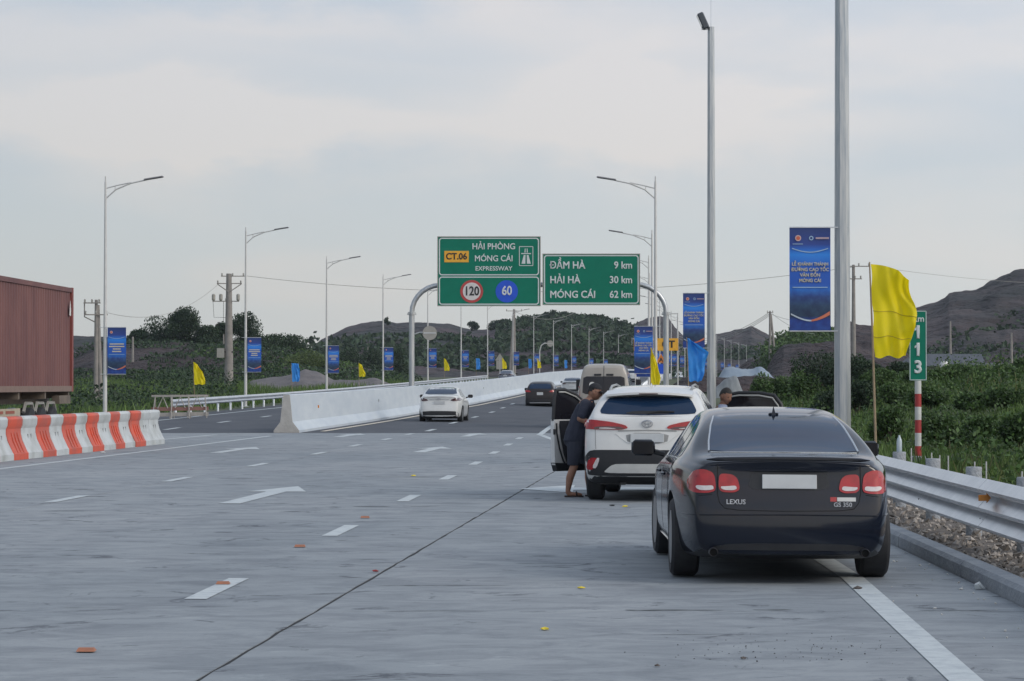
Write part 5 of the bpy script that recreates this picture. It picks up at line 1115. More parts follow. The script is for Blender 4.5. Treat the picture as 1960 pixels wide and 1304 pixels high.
class Car:
    def __init__(s, name, p, lab, cat, loc, yaw, grp=None, lvl=2, roll=0):
        s.p = p; s.root = empty(name, loc, (0, roll, -yaw)); tag(s.root, lab, cat, grp); me = car_body(p, lvl); s.body = link('body', me, s.root)
        bm = bmesh.new(); bm.from_mesh(me); s.bvh = BVHTree.FromBMesh(bm); bm.free(); s.hit_body = s.bvh
    def hit(s, view, u, v, off):
        d, f = VIEW[view]; o = f(u, v); r = s.bvh.ray_cast(o, d)
        if r[0] is None: return None
        return r[0] + (-d) * off * .35 + r[1] * off * (1 if r[1].dot(-d) > 0 else -1) * .65 if r[1] else r[0]
    def patch(s, name, ol, view, m, off=.004, step=.05, rnd_=2, thick=.02, par=None, mirror=False, r=.22):
        res = []
        for sg in ((1, -1) if mirror else (1,)):
            vw = view
            if mirror and view == 'left': vw = 'left' if sg == 1 else 'right'; O = ol
            else: O = [(a * sg, b_) for a, b_ in ol]
            O = chaikin(O, rnd_, r) if rnd_ else O
            bm = bmesh.new(); vs = [bm.verts.new((a, b_, 0)) for a, b_ in O]; bm.faces.new(vs)
            xs_ = [a for a, _ in O]; zs_ = [b_ for _, b_ in O]
            for ax, lo, hi in ((0, min(xs_), max(xs_)), (1, min(zs_), max(zs_))):
                n = int((hi - lo) / step)
                for k in range(1, n + 1):
                    c = lo + (hi - lo) * k / (n + 1); no = (1, 0, 0) if ax == 0 else (0, 1, 0); co = (c, 0, 0) if ax == 0 else (0, c, 0)
                    bmesh.ops.bisect_plane(bm, geom=bm.verts[:] + bm.edges[:] + bm.faces[:], plane_co=co, plane_no=no, dist=1e-5)
            d, f = VIEW[vw]; pos = {}; miss = []
            for v_ in bm.verts:
                h = s.hit(vw, v_.co.x, v_.co.y, off)
                if h is None: miss.append(v_)
                else: pos[v_] = h
            if miss and pos:
                for v_ in miss:
                    nb = min(pos, key=lambda q: (q.co - v_.co).length); g0 = f(v_.co.x, v_.co.y); dd = (pos[nb] - g0).dot(d); pos[v_] = g0 + d * dd
            for v_ in bm.verts: v_.co = pos.get(v_, v_.co)
            be = [e_ for e_ in bm.edges if e_.is_boundary]; ex = bmesh.ops.extrude_edge_only(bm, edges=be)
            for v_ in [g_ for g_ in ex['geom'] if isinstance(g_, bmesh.types.BMVert)]: v_.co += d * thick
            bmesh.ops.recalc_face_normals(bm, faces=bm.faces)
            me = bpy.data.meshes.new(name); bm.to_mesh(me); bm.free()
            # ensure outward
            me.materials.append(m); me.shade_smooth(); me.set_sharp_from_angle(angle=R(35)); res.append(link(name, me, par if par else s.root))
        return res if mirror else res[0]
    def line(s, name, pts, view, wd, m, off=.003, mirror=False, par=None):
        for sg in ((1, -1) if mirror else (1,)):
            vw = view
            if mirror and view == 'left': vw = 'left' if sg == 1 else 'right'; O = pts
            else: O = [(a * sg, b_) for a, b_ in pts]
            Q = []
            for a, b_ in zip(O[:-1], O[1:]):
                n = max(1, int(math.dist(a, b_) / .05)); Q += [(a[0] + (b_[0] - a[0]) * k / n, a[1] + (b_[1] - a[1]) * k / n) for k in range(n)]
            Q.append(O[-1]); H = [h for h in (s.hit(vw, u, v_, off) for u, v_ in Q) if h is not None]
            if len(H) < 2: continue
            b = MB(); b.tube(H, wd / 2, 5); b.build(name, m, par or s.root, smooth=True)
    def wheels(s, wd=.22, spokes=10, steer=0, hub=None, only_mesh=None, inset=.05):
        p = s.p; r = p['wr']; out_ = []
        tm = MB(); tm.lathe([(r * .66, -wd / 2 + .01), (r * .90, -wd / 2), (r * .985, -wd / 2 + .025), (r, -wd * .3), (r, wd * .3), (r * .985, wd / 2 - .025), (r * .90, wd / 2), (r * .66, wd / 2 - .01)], 40); tme = tm.mesh('tyre', MRUB, True, 30)
        rm = MB(); rm.lathe([(r * .67, -wd / 2 + .02), (r * .64, -wd * .3), (r * .62, wd * .1), (r * .64, wd / 2 - .02), (r * .68, wd / 2 - .005)], 32)
        for k in range(spokes):
            a = 2 * math.pi * k / spokes; M_ = Matrix.Rotation(a, 4, 'Z'); rm.add([(.05, -.028, wd * .42), (r * .65, -.018, wd * .47), (r * .65, .018, wd * .47), (.05, .028, wd * .42), (.05, -.03, wd * .2), (r * .65, -.02, wd * .3), (r * .65, .02, wd * .3), (.05, .03, wd * .2)], [(0,1,2,3), (0,4,5,1), (3,2,6,7), (4,7,6,5)], M_)
        rm.lathe([(0, wd * .45), (.06, wd * .44), (.065, wd * .2)], 12); rme = rm.mesh('rim', MRIM, True)
        dm = MB(); dm.lathe([(0, -wd * .05), (r * .45, -wd * .05), (r * .45, wd * .0), (0, wd * .0)], 20); dme = dm.mesh('brake_disc', MGALV)
        for ya in p['axles']:
            for s_ in (-1, 1):
                x = s_ * (itp(p['hw'], ya) - wd / 2 - inset); w_ = empty('wheel', (x, ya, r), (0, R(90) * s_, 0), parent=s.root)
                if steer and ya > 2: w_.rotation_euler = (Matrix.Rotation(steer, 4, 'Z') @ Matrix.Rotation(R(90) * s_, 4, 'Y')).to_euler()
                link('tyre', tme, w_); link('rim', rme, w_); link('brake_disc', dme, w_)
    def mirror(s, y, z, w_=.24, h=.16, m=None):
        p = s.p
        for s_ in (-1, 1):
            x = s_ * (itp(p['hw'], y) - .04)
            mr = empty('wing_mirror', (x, y, z), parent=s.root)
            b = MB(); b.box((s_ * (.06 + w_ / 2), 0, .03), (w_, .13, h), bev=.035); b.build('mirror_shell', m or p['paint'], mr, smooth=True, angle=60)
            b = MB(); b.box((s_ * (.06 + w_ / 2), -.068, .03), (w_ * .86, .008, h * .78)); b.build('mirror_glass', MGLASSD, mr)
            b = MB(); b.tube([(-s_ * .03, 0, -.03), (s_ * .1, 0, .0)], .025, 6); b.build('mirror_arm', MBLACK, mr)
    def tubepart(s, name, pts, r, m, n=8, par=None): b = MB(); b.tube(pts, r, n); return b.build(name, m, par or s.root, smooth=True)
def paint(name, c, coat=1.0, rough=.35, metal=0.0):
    return mat(name, c, rough, metal, c2=tuple(v * 1.12 for v in c), ns=2, coat=coat)
MLENS = mat('lamp_lens_red', (.40, .012, .016), .12, coat=.25, c2=(.28, .008, .012), ns=12); MLENSW = mat('lamp_lens_clear', (.52, .47, .46), .15, coat=1, c2=(.62, .58, .57), ns=25); MDARKL = mat('lamp_lens_smoked', (.06, .015, .02), .15, coat=1)
MPLATE = mat('plate_blank', (.50, .52, .53), .5)
MPD = mat('paint_near_black_blue', (.0055, .0085, .017), .10, 0, c2=(.007, .009, .017), ns=2, coat=.12, spec=.38)
MGLASSD = mat('dark_tinted_glass', (.010, .010, .014), .08, c2=(.016, .015, .018), ns=2, spec=.35)
# ---- dark executive sedan
YS = [.06, .10, .17, .28, .42, .60, .85, 1.1, 1.35, 1.6, 1.9, 2.25, 2.6, 2.9, 3.2, 3.45, 3.7, 4.0, 4.25, 4.45, 4.6, 4.70]
pS = dict(ys=YS, zr=1.42, rw=.555, tuck=.075, tp=.95, paint=MPD, axles=(1.03, 3.88), wr=.328, lr=.7, bulge=.055,
    top=[(0, 1.005), (.10, 1.01), (.16, 1.03), (.3, 1.045), (.50, 1.06), (.64, 1.085), (.85, 1.17), (1.1, 1.262), (1.35, 1.335), (1.6, 1.38), (1.9, 1.41), (2.3, 1.425), (2.7, 1.41), (2.95, 1.37), (3.2, 1.26), (3.45, 1.13), (3.68, 1.02), (4.0, .97), (4.4, .87), (4.70, .72)],
    belt=[(0, .95), (.16, .955), (.6, .975), (1.6, .955), (2.6, .93), (3.6, .90), (4.2, .82), (4.7, .62)],
    hw=[(0, .72), (.10, .762), (.16, .785), (.28, .812), (.5, .852), (.75, .888), (1.03, .92), (1.6, .91), (2.5, .905), (3.4, .91), (3.9, .92), (4.25, .89), (4.45, .85), (4.6, .78), (4.7, .70)],
    bot=[(0, .24), (.10, .235), (.3, .19), (1, .17), (3.9, .17), (4.5, .19), (4.7, .25)],
    rear=[(.15, .07), (.3, .02), (.42, .0), (.56, .0), (.62, .03), (.75, .05), (.9, .07), (.97, .055), (1.03, .02), (1.1, 0)], front=[(.2, -.08), (.4, 0), (.6, -.02), (.75, -.12), (.9, -.2)])
cS = Car('sedan', pS, 'near black executive sedan parked on the white edge line, seen from behind', 'car', (2.228, 21.0, 0), .008, roll=R(.4))
cS.wheels(.235, 10, steer=R(2), inset=.012); cS.mirror(3.35, .99, .22, .15)
cS.patch('rear_window', [(-.62, 1.055), (.62, 1.055), (.60, 1.14), (.555, 1.27), (.50, 1.345), (.25, 1.362), (-.25, 1.362), (-.50, 1.345), (-.555, 1.27), (-.60, 1.14)], 'rear', MGLASS, .004, .07, 1, r=.15)
cS.line('window_trim_and_highlight', [(-.615, 1.06), (-.60, 1.14), (-.56, 1.26), (-.515, 1.335)], 'rear', .016, MCHROME, .005, mirror=True)
cS.line('window_trim_and_highlight', [(-.60, 1.052), (-.3, 1.055), (0, 1.056), (.3, 1.055), (.60, 1.052)], 'rear', .009, MCHROME, .004)  # bottom strip: bright chrome painted in as the sky highlight along the boot edge
# side windows
for nm, o_ in (('side_window', [(1.02, 1.0), (1.42, .99), (1.66, 1.0), (1.72, 1.10), (1.76, 1.30), (1.52, 1.265), (1.22, 1.16)]), ('side_window', [(1.80, .985), (2.52, .975), (2.56, 1.33), (2.1, 1.345), (1.83, 1.315)]), ('side_window', [(2.60, .965), (3.42, .955), (3.36, 1.03), (3.1, 1.20), (2.88, 1.31), (2.64, 1.335)])):
    cS.patch(nm, o_, 'left', MGLASS, .003, .08, 1, mirror=True, r=.12)
cS.line('window_chrome', [(.98, .985), (1.5, .985), (2.5, .965), (3.42, .945)], 'left', .010, MCHROME, .001, mirror=True)
MGAP = mat('panel_gap', (.004, .004, .005), .8)
for pts in ([(1.76, .98), (1.62, .80), (1.50, .60), (1.45, .35)], [(2.58, .96), (2.60, .6), (2.58, .30)], [(3.48, .93), (3.52, .6), (3.48, .32)], [(1.45, .30), (2.5, .28), (3.46, .29)]): cS.line('door_seam', pts, 'left', .005, MGAP, -.001, mirror=True)
for y in (1.92, 2.76):
    for s_ in (-1, 1):
        h = cS.hit('left' if s_ < 0 else 'right', y, .83, .02); b = MB(); b.tube([h + Vector((0, -.1, 0)), h + Vector((s_ * .022, -.06, 0)), h + Vector((s_ * .022, .06, 0)), h + Vector((0, .1, 0))], .013, 6); b.build('door_handle', MPD, cS.root, smooth=True)
cS.line('side_sill_trim', [(1.42, .245), (2.5, .235), (3.5, .24)], 'left', .016, MCHROME, .004, mirror=True)
# rear: tail lamps
for s_ in (-1, 1):
    t1 = cS.patch('tail_light', [(s_*.585, .755), (s_*.60, .895), (s_*.68, .928), (s_*.755, .912), (s_*.80, .84), (s_*.80, .76), (s_*.75, .735), (s_*.65, .735)], 'rear', MLENS, .014, .045, 2, thick=.04, r=.2)
    cS.patch('reversing_lens', [(s_*.605, .765), (s_*.612, .797), (s_*.68, .792), (s_*.74, .797), (s_*.742, .772), (s_*.715, .757), (s_*.65, .756)], 'rear', MLENSW, .019, .04, 2, par=t1, r=.2)
    t2 = cS.patch('tail_light', [(s_*.395, .765), (s_*.415, .855), (s_*.46, .888), (s_*.545, .893), (s_*.565, .87), (s_*.568, .77), (s_*.535, .742), (s_*.44, .740)], 'rear', MLENS, .014, .045, 2, thick=.04, r=.2)
    cS.patch('reversing_lens', [(s_*.42, .77), (s_*.43, .797), (s_*.50, .790), (s_*.55, .789), (s_*.547, .772), (s_*.52, .760), (s_*.45, .758)], 'rear', MLENSW, .019, .04, 2, par=t2, r=.2)
cS.line('boot_seam', [(-.575, .97), (-.577, .735), (-.56, .66), (-.52, .615), (-.40, .600), (0, .595)], 'rear', .007, MGAP, .001, mirror=True)
# spoiler lip
V = []; n = 17
b = MB(); H = [cS.hit('rear', x, 1.0 - .012 * (x / .6) ** 2, .0) for x in np.linspace(-.66, .66, n)]
b.tube([h + Vector((0, -.012, .018)) for h in H], [.004] + [.016] * (n - 2) + [.004], 6); b.build('spoiler_lip', MPD, cS.root, smooth=True)
cS.patch('plate_recess', [(-.29, .765), (.29, .765), (.33, .80), (.30, .905), (-.30, .905), (-.33, .80)], 'rear', MBLACK, .003, .08, 1, r=.15)
b = MB(); b.box((0, 0, 0), (.44, .012, .115), bev=.004); h = cS.hit('rear', 0, .83, .016); b.build('licence_plate', MPLATE, cS.root, h, (R(-6), 0, 0))
cS.line('plate_garnish', [(-.31, .922), (0, .925), (.31, .922)], 'rear', .022, MPD, .010)
MBDG = mat('badge_chrome', (.45, .46, .48), .3, .7)
def badge(car, s_, x, z, size, m, bold=.02, sx=1.0, par=None):
    h = car.hit('rear', x, z, .004); text('badge_lettering', s_, size, m, par or car.root, (x, h.y - .004, z), .003, bold, rot=(R(84), 0, 0), sx=sx)
badge(cS, 'LEXUS', -.43, .665, .055, MBDG, sx=1.0); badge(cS, 'GS 350', .43, .648, .050, MBDG)
h = cS.hit('rear', .44, .69, .004); b = MB(); b.box((.03, 0, 0), (.15, .004, .032)); b.build('sticker', MWHITE, cS.root, (.43, h.y - .003, .692), (R(-8), 0, 0)); b = MB(); b.box((-.075, 0, 0), (.05, .005, .036)); b.build('sticker_emblem', MSR, cS.root, (.43, h.y - .003, .692), (R(-8), 0, 0))
h = cS.hit('rear', 0, .95, .004); b = MB(); b.lathe([(.045, 0), (.055, .004), (.045, .008)], 18); b.build('maker_emblem', MBDG, cS.root, (0, h.y - .006, .950), (R(84), 0, 0)) if False else None
cS.line('bumper_crease', [(-.86, .555), (-.6, .56), (0, .565), (.6, .56), (.86, .555)], 'rear', .010, MPD, .002)
cS.line('bumper_seam', [(-.90, .72), (-.82, .70), (-.62, .725)], 'rear', .005, MGAP, .001, mirror=True)
cS.patch('bumper_valance', [(-.62, .225), (.62, .225), (.64, .30), (.45, .335), (-.45, .335), (-.64, .30)], 'rear', MBLACK, .004, .08, 1, r=.2)
for s_ in (-1, 1):
    ex = empty('exhaust_pipe', (s_ * .61, .09, .262), parent=cS.root); b = MB(); M_ = Matrix.Rotation(R(-90), 4, 'X'); b.lathe([(.030, .2), (.030, -.07), (.033, -.075), (.037, -.07), (.037, .2)], 18, M_); b.build('pipe_tip', mat('exhaust_dark_metal', (.10, .10, .11), .4, .8), ex, smooth=True)
    b = MB(); b.lathe([(0, -.06), (.031, -.06)], 14, M_); b.build('pipe_bore', MGAP, ex)
    cS.line('rear_reflector', [(s_ * .72, .40), (s_ * .82, .405)], 'rear', .022, MDARKL, .004) if False else None
fin = cS.hit('top', 0, 1.50, 0); b = MB(); b.add([(-.02, 0, 0), (.02, 0, 0), (.02, .16, .01), (-.02, .16, .01), (0, .03, .085), (0, .085, .03)], [(0,1,4), (1,2,5,4), (0,4,5,3), (3,5,2)]); b.build('antenna_fin', MPD, cS.root, (0, 1.46, fin.z - .01))
b = MB(); b.box((0, 0, 0), (.085, .05, .02), bev=.008); b.build('antenna_base', MPD, cS.root, (0, 1.49, fin.z + .004))
b = MB(); b.box((0, 2.4, .25), (1.4, 3.6, .06)); b.build('underbody', MBLACK, cS.root)
b = MB(); b.box((0, .75, .27), (.8, .4, .10), bev=.04); b.build('silencer', MBLACK, cS.root)
b = MB(); b.tube([(.0, 0, 0), (.22, 0, 0)], .025, 6)
for s_ in (-1, 1): cS.patch('headlight', [(s_*.5, .62), (s_*.78, .66), (s_*.80, .76), (s_*.55, .72)], 'front', MLENSW, .004, .1, 1)

# ---- white crossover
MPW2 = paint('paint_pearl_white', (.60, .60, .585), .9, .35)
pC = dict(ys=[.09, .16, .26, .38, .50, .65, .85, 1.1, 1.4, 1.75, 2.1, 2.45, 2.75, 3.0, 3.25, 3.5, 3.8, 4.0, 4.18, 4.30, 4.36], zr=1.60, rw=.60, tuck=.06, tp=1.1, paint=MPW2, axles=(.90, 3.54), wr=.345, lr=.5, bulge=.09,
    top=[(0, 1.17), (.09, 1.18), (.16, 1.24), (.26, 1.33), (.38, 1.42), (.50, 1.49), (.65, 1.545), (.85, 1.575), (1.3, 1.60), (1.8, 1.61), (2.3, 1.60), (2.6, 1.56), (2.85, 1.46), (3.1, 1.30), (3.35, 1.13), (3.7, 1.06), (4.1, .98), (4.36, .80)],
    belt=[(0, 1.12), (.2, 1.13), (1.0, 1.10), (2.0, 1.06), (3.2, 1.01), (3.9, .92), (4.36, .70)],
    hw=[(0, .76), (.09, .80), (.16, .85), (.26, .885), (.5, .905), (.9, .915), (1.6, .905), (2.6, .90), (3.5, .915), (3.9, .89), (4.18, .82), (4.36, .70)],
    bot=[(0, .36), (.09, .34), (.3, .24), (1, .20), (3.6, .20), (4.2, .22), (4.36, .30)],
    rear=[(.2, .08), (.4, .03), (.55, -.02), (.68, -.02), (.78, .03), (.95, .04), (1.02, .02), (1.1, .03), (1.25, .06), (1.5, 0)], front=[(.2, -.08), (.5, 0), (.8, -.1), (.95, -.2)])
cC = Car('crossover', pC, 'white crossover with two doors open, parked ahead of the dark sedan', 'car', (1.845, 35.7, 0), .125)
cC.wheels(.225, 8, inset=.02)
cC.patch('rear_window', [(-.64, 1.205), (0, 1.185), (.64, 1.205), (.665, 1.25), (.60, 1.37), (.54, 1.435), (0, 1.455), (-.54, 1.435), (-.60, 1.37), (-.665, 1.25)], 'rear', MGLASS, .005, .06, 1, r=.15)
b = MB(); n = 15; V = []
for i in range(n):
    x = -.60 + 1.2 * i / (n - 1); k = (x / .60) ** 2; V += [(x, .27 + .10 * k, 1.475 - .035 * k), (x, .27 + .10 * k, 1.505 - .035 * k), (x, .62, 1.552 - .028 * k), (x, .62, 1.49 - .02 * k)]
b.add(V, [(4*i+q, 4*i+(q+1)%4, 4*i+4+(q+1)%4, 4*i+4+q) for i in range(n-1) for q in range(4)] + [(0,1,2,3), (4*n-1, 4*n-2, 4*n-3, 4*n-4)]); sp__ = b.build('roof_spoiler', MPW2, cC.root, smooth=True, angle=30)
b = MB(); b.box((0, .263, 1.483), (.26, .012, .014)); b.build('brake_light_bar', MDARKL, sp__)
cC.line('rear_wiper', [(0, 1.205), (.15, 1.235), (.36, 1.225)], 'rear', .022, MBLACK, .02); cC.patch('wiper_cover', [(-.35, 1.205), (0, 1.195), (.35, 1.205), (.2, 1.245), (-.2, 1.245)], 'rear', MBLACK, .010, .08, 2)
for s_ in (-1, 1):
    t = cC.patch('tail_light', [(s_*.26, 1.015), (s_*.30, 1.055), (s_*.50, 1.10), (s_*.75, 1.125), (s_*.885, 1.12), (s_*.90, 1.05), (s_*.895, 1.0), (s_*.60, .992), (s_*.36, .992)], 'rear', MLENS, .016, .05, 1, thick=.04, r=.18)
    cC.patch('smoked_lens', [(s_*.30, 1.01), (s_*.40, 1.035), (s_*.58, 1.04), (s_*.72, 1.03), (s_*.74, 1.0), (s_*.40, .998)], 'rear', MDARKL, .021, .05, 1, par=t)
    cC.patch('reversing_lens', [(s_*.42, 1.008), (s_*.56, 1.022), (s_*.66, 1.018), (s_*.66, 1.004), (s_*.45, 1.002)], 'rear', MLENSW, .025, .05, 1, par=t)
    r_ = cC.patch('bumper_reflector', [(s_*.74, .44), (s_*.66, .60), (s_*.80, .61), (s_*.86, .44)], 'rear', MLENS, .016, .05, 1); cC.patch('bumper_lens', [(s_*.70, .46), (s_*.65, .60), (s_*.69, .61), (s_*.76, .47)], 'rear', MLENSW, .022, .05, 1, par=r_)
cC.patch('bumper_cladding', [(-.895, .42), (-.87, .62), (-.80, .70), (-.72, .715), (0, .715), (.72, .715), (.80, .70), (.87, .62), (.895, .42), (.80, .36), (0, .355), (-.80, .36)], 'rear', MBLACK, .008, .06, 1, r=.15)
cC.patch('skid_plate', [(-.60, .415), (-.50, .50), (-.42, .525), (.42, .525), (.50, .50), (.60, .415), (.50, .40), (-.50, .40)], 'rear', mat('skid_silver', (.50, .50, .48), .4), .022, .06, 1, r=.15)
cC.line('tailgate_seam', [(-.72, 1.0), (-.715, .80), (-.71, .725)], 'rear', .006, mat('seam_grey', (.12, .12, .12), .7), .001, mirror=True)
cC.line('tailgate_crease', [(-.40, .975), (-.20, .982), (0, .985), (.20, .982), (.40, .975)], 'rear', .018, mat('crease_shade_grey', (.30, .30, .29), .5), .002)
cC.line('tailgate_crease', [(-.44, .94), (-.30, .83), (-.24, .80)], 'rear', .008, MPW2, .003, mirror=True)
for M_ in (Matrix.Diagonal((1.5, 1, 1, 1)), Matrix.Diagonal((.62, 1, 1, 1)) , Matrix.Translation((0, .02, 0)) @ Matrix.Diagonal((1.05, .5, 1, 1))):
    b = MB(); Q = [(M_ @ Vector((.05 * math.cos(a), .05 * math.sin(a), 0))) for a in np.linspace(0, 2 * math.pi, 21)]; b.tube(Q, .006, 5); h = cC.hit('rear', 0, 1.075, .006); b.build('maker_emblem', MBDG, cC.root, (0, h.y - .006, 1.075), (R(88), 0, 0))
b = MB(); b.box((0, 0, 0), (.46, .012, .12), bev=.004); h = cC.hit('rear', 0, .88, .014); b.build('licence_plate', MPLATE, cC.root, h, (R(-3), 0, 0))
cC.patch('plate_recess', [(-.27, .80), (.27, .80), (.30, .95), (-.30, .95)], 'rear', mat('plate_recess_grey', (.30, .30, .29), .5), .002, .1, 1)
for nm, o_ in (('side_window', [(.62, 1.16), (.95, 1.15), (1.0, 1.35), (.82, 1.34), (.66, 1.25)]), ('side_window', [(1.05, 1.14), (1.92, 1.10), (1.94, 1.49), (1.4, 1.47), (1.10, 1.42)]), ('side_window', [(2.0, 1.10), (2.98, 1.06), (2.92, 1.15), (2.6, 1.40), (2.4, 1.49), (2.02, 1.50)])):
    cC.patch(nm, o_, 'left', MGLASS, .004, .08, 1, mirror=True, r=.12)
MCAB = mat('cabin_interior_dark', (.010, .010, .012), .9); cC.patch('door_opening', [(1.0, .45), (1.95, .40), (1.98, 1.06), (1.0, 1.10)], 'right', MCAB, .003, .1, 1); cC.patch('door_opening', [(2.03, .42), (3.05, .42), (3.05, 1.04), (2.03, 1.06)], 'left', MCAB, .003, .1, 1)
cC.patch('wheel_arch_trim', [(.40, .42), (.44, .62), (.62, .79), (.9, .84), (1.18, .79), (1.34, .62), (1.38, .42), (1.31, .42), (1.26, .58), (1.13, .71), (.9, .76), (.67, .71), (.54, .58), (.49, .42)], 'left', MBLACK, .012, .08, 0, mirror=True)
cC.patch('sill_cladding', [(1.34, .28), (3.1, .28), (3.1, .40), (1.34, .42)], 'left', MBLACK, .010, .1, 0, mirror=True)
for s_ in (-1, 1):
    rz_ = lambda y_, dz: (s_ * .565, y_, cC.hit('top', s_ * .565, y_, 0).z + dz)
    b = MB(); b.tube([rz_(.62, -.005), rz_(.72, .025), rz_(1.0, .04), rz_(1.7, .04), rz_(2.3, .03), rz_(2.5, -.005)], [.010, .016, .017, .016, .016, .010], 7); b.build('roof_rail', mat('rail_silver', (.36, .37, .37), .4, .4), cC.root, smooth=True)
fin = cC.hit('top', 0, .95, 0); b = MB(); b.add([(-.03, 0, 0), (.03, 0, 0), (.02, .2, 0), (-.02, .2, 0), (0, .02, .07)], [(0,1,4), (1,2,4), (2,3,4), (3,0,4)]); b.build('antenna_fin', MPW2, cC.root, (0, .82, fin.z - .012))
cC.mirror(2.9, 1.12, .2, .15)
b = MB(); b.box((0, 2.1, .27), (1.4, 3.4, .08)); b.build('underbody', MBLACK, cC.root); b = MB(); b.tube([(-.7, .9, .33), (.7, .9, .33)], .05, 8); b.build('rear_axle_beam', MBLACK, cC.root)
b = MB(); b.tube([(-.35, .3, .29), (-.35, .9, .29)], .07, 8); b.build('silencer', MBLACK, cC.root)
for s_ in (-1, 1): cC.patch('headlight', [(s_*.5, .78), (s_*.74, .82), (s_*.76, .9), (s_*.52, .86)], 'front', MLENSW, .004, .1, 1)
# open rear doors: built in a frame x along the door from the hinge, y thickness (inside at -y), z up
MDIN = mat('door_card_dark', (.012, .013, .018), .8, c2=(.020, .021, .028), ns=3)
def open_door(hx, hy, ang, sgn_, lab, front=False):
    """sgn_ -1 left door; door local +x runs from hinge (front edge) to latch edge"""
    d = empty('front_door' if front else 'rear_door', (hx, hy, 0), (0, 0, ang), parent=cC.root); d['label'] = lab; W = .98; FX = 1.12 if front else 1
    O = [(0, .40), (.30, .36), (.66, .37), (.74, .52), (.88, .70), (.97, .84), (.985, 1.02), (.985, 1.10), (.93, 1.34), (.84, 1.47), (.6, 1.50), (.1, 1.48), (0, 1.10)]
    if front: O = [(0, .40), (.30, .36), (1.02, .35), (1.07, .45), (1.085, .8), (1.09, 1.02), (1.085, 1.10), (1.04, 1.50), (.9, 1.54), (.6, 1.50), (.1, 1.12), (0, 1.10)]
    Ii = [(.10, 1.10), (.90, 1.11), (.86, 1.32), (.79, 1.42), (.56, 1.455), (.14, 1.43)]
    t = .035
    b = MB(); b.prism([(x, z) for x, z in O if z <= 1.11], sgn_ * 0 - t, t); b.build('door_skin', MPW2, d)
    b = MB(); b.prism([(x * .90 + .03, min(z, 1.08)) for x, z in ([(0, .46), (.3, .44), (.88, .45), (.96, .60), (1.03, .84), (1.06, 1.02), (1.05, 1.10), (.02, 1.10)] if front else [(0, .46), (.3, .44), (.66, .45), (.76, .62), (.92, .84), (.95, 1.02), (.93, 1.10), (.02, 1.10)])], -t - .03, -t + .004); b.build('door_card', MDIN, d)
    b = MB(); b.tube([(x * .955 + .01, -t - .006, z * .985 + .012) for x, z in ([(.30, .40), (.86, .40), (.94, .50), (1.02, .68), (1.08, .90), (1.085, 1.05)] if front else [(.30, .40), (.66, .40), (.75, .56), (.90, .76), (.97, .88), (.985, 1.05)])], .014, 6); b.build('door_seal', MBLACK, d, smooth=True)
    b = MB(); b.tube([(0, 0, 1.08), (.3, 0, 1.28), (.6, 0, 1.47), (.85, 0, 1.54), (1.02, 0, 1.53), (1.05, 0, 1.40), (1.075, 0, 1.08)] if front else [(0, 0, 1.08), (.06, 0, 1.46), (.3, 0, 1.492), (.6, 0, 1.492), (.82, 0, 1.455), (.92, 0, 1.33), (.975, 0, 1.08)], .026, 8); b.build('window_frame', MBLACK, d, smooth=True)
    b = MB(); b.tube([(.1, -.028, 1.10), (.32, -.028, 1.25), (.61, -.028, 1.43), (.85, -.028, 1.50), (.98, -.028, 1.50)] if front else [(.07, -.028, 1.42), (.3, -.028, 1.455), (.6, -.028, 1.455), (.80, -.028, 1.42), (.885, -.028, 1.31), (.93, -.028, 1.10)], .011, 6); b.build('window_seal', mat('seal_light', (.42, .42, .40), .5), d, smooth=True)
    b = MB(); b.prism([(.04, 1.08), (1.06, 1.08), (1.02, 1.51), (.85, 1.52), (.6, 1.45), (.3, 1.26)] if front else [(.04, 1.08), (.95, 1.08), (.90, 1.32), (.80, 1.44), (.56, 1.475), (.10, 1.46)], -.005, .005); b.build('window_glass', MGLASSD, d)
    b = MB(); b.tube([(.25, -t - .05, .93), (.3, -t - .08, .95), (.62, -t - .08, .98), (.68, -t - .05, .98)], .02, 6); b.build('grab_handle', MBLACK, d, smooth=True)
    b = MB(); b.box((1.08 if front else .955, -.03, .92), (.02, .03, .08)); b.build('latch', MBLACK, d)
    b = MB(); b.prism([(.10, .345), (1.03, .345), (1.075, .47), (.10, .42)] if front else [(.30, .345), (.67, .355), (.72, .46), (.30, .42)], -t - .012, t + .012); b.build('lower_cladding', MBLACK, d)
    return d
dl = open_door(-.89, 3.1, R(-127), -1, 'open left front door, its dark inner panel showing', True)
dr = open_door(.89, 1.99, R(-14), 1, 'open right rear door with black window frame')
# inner side must face the rear for both: mirror thickness for the left one
dl.scale = (1, -1, 1)

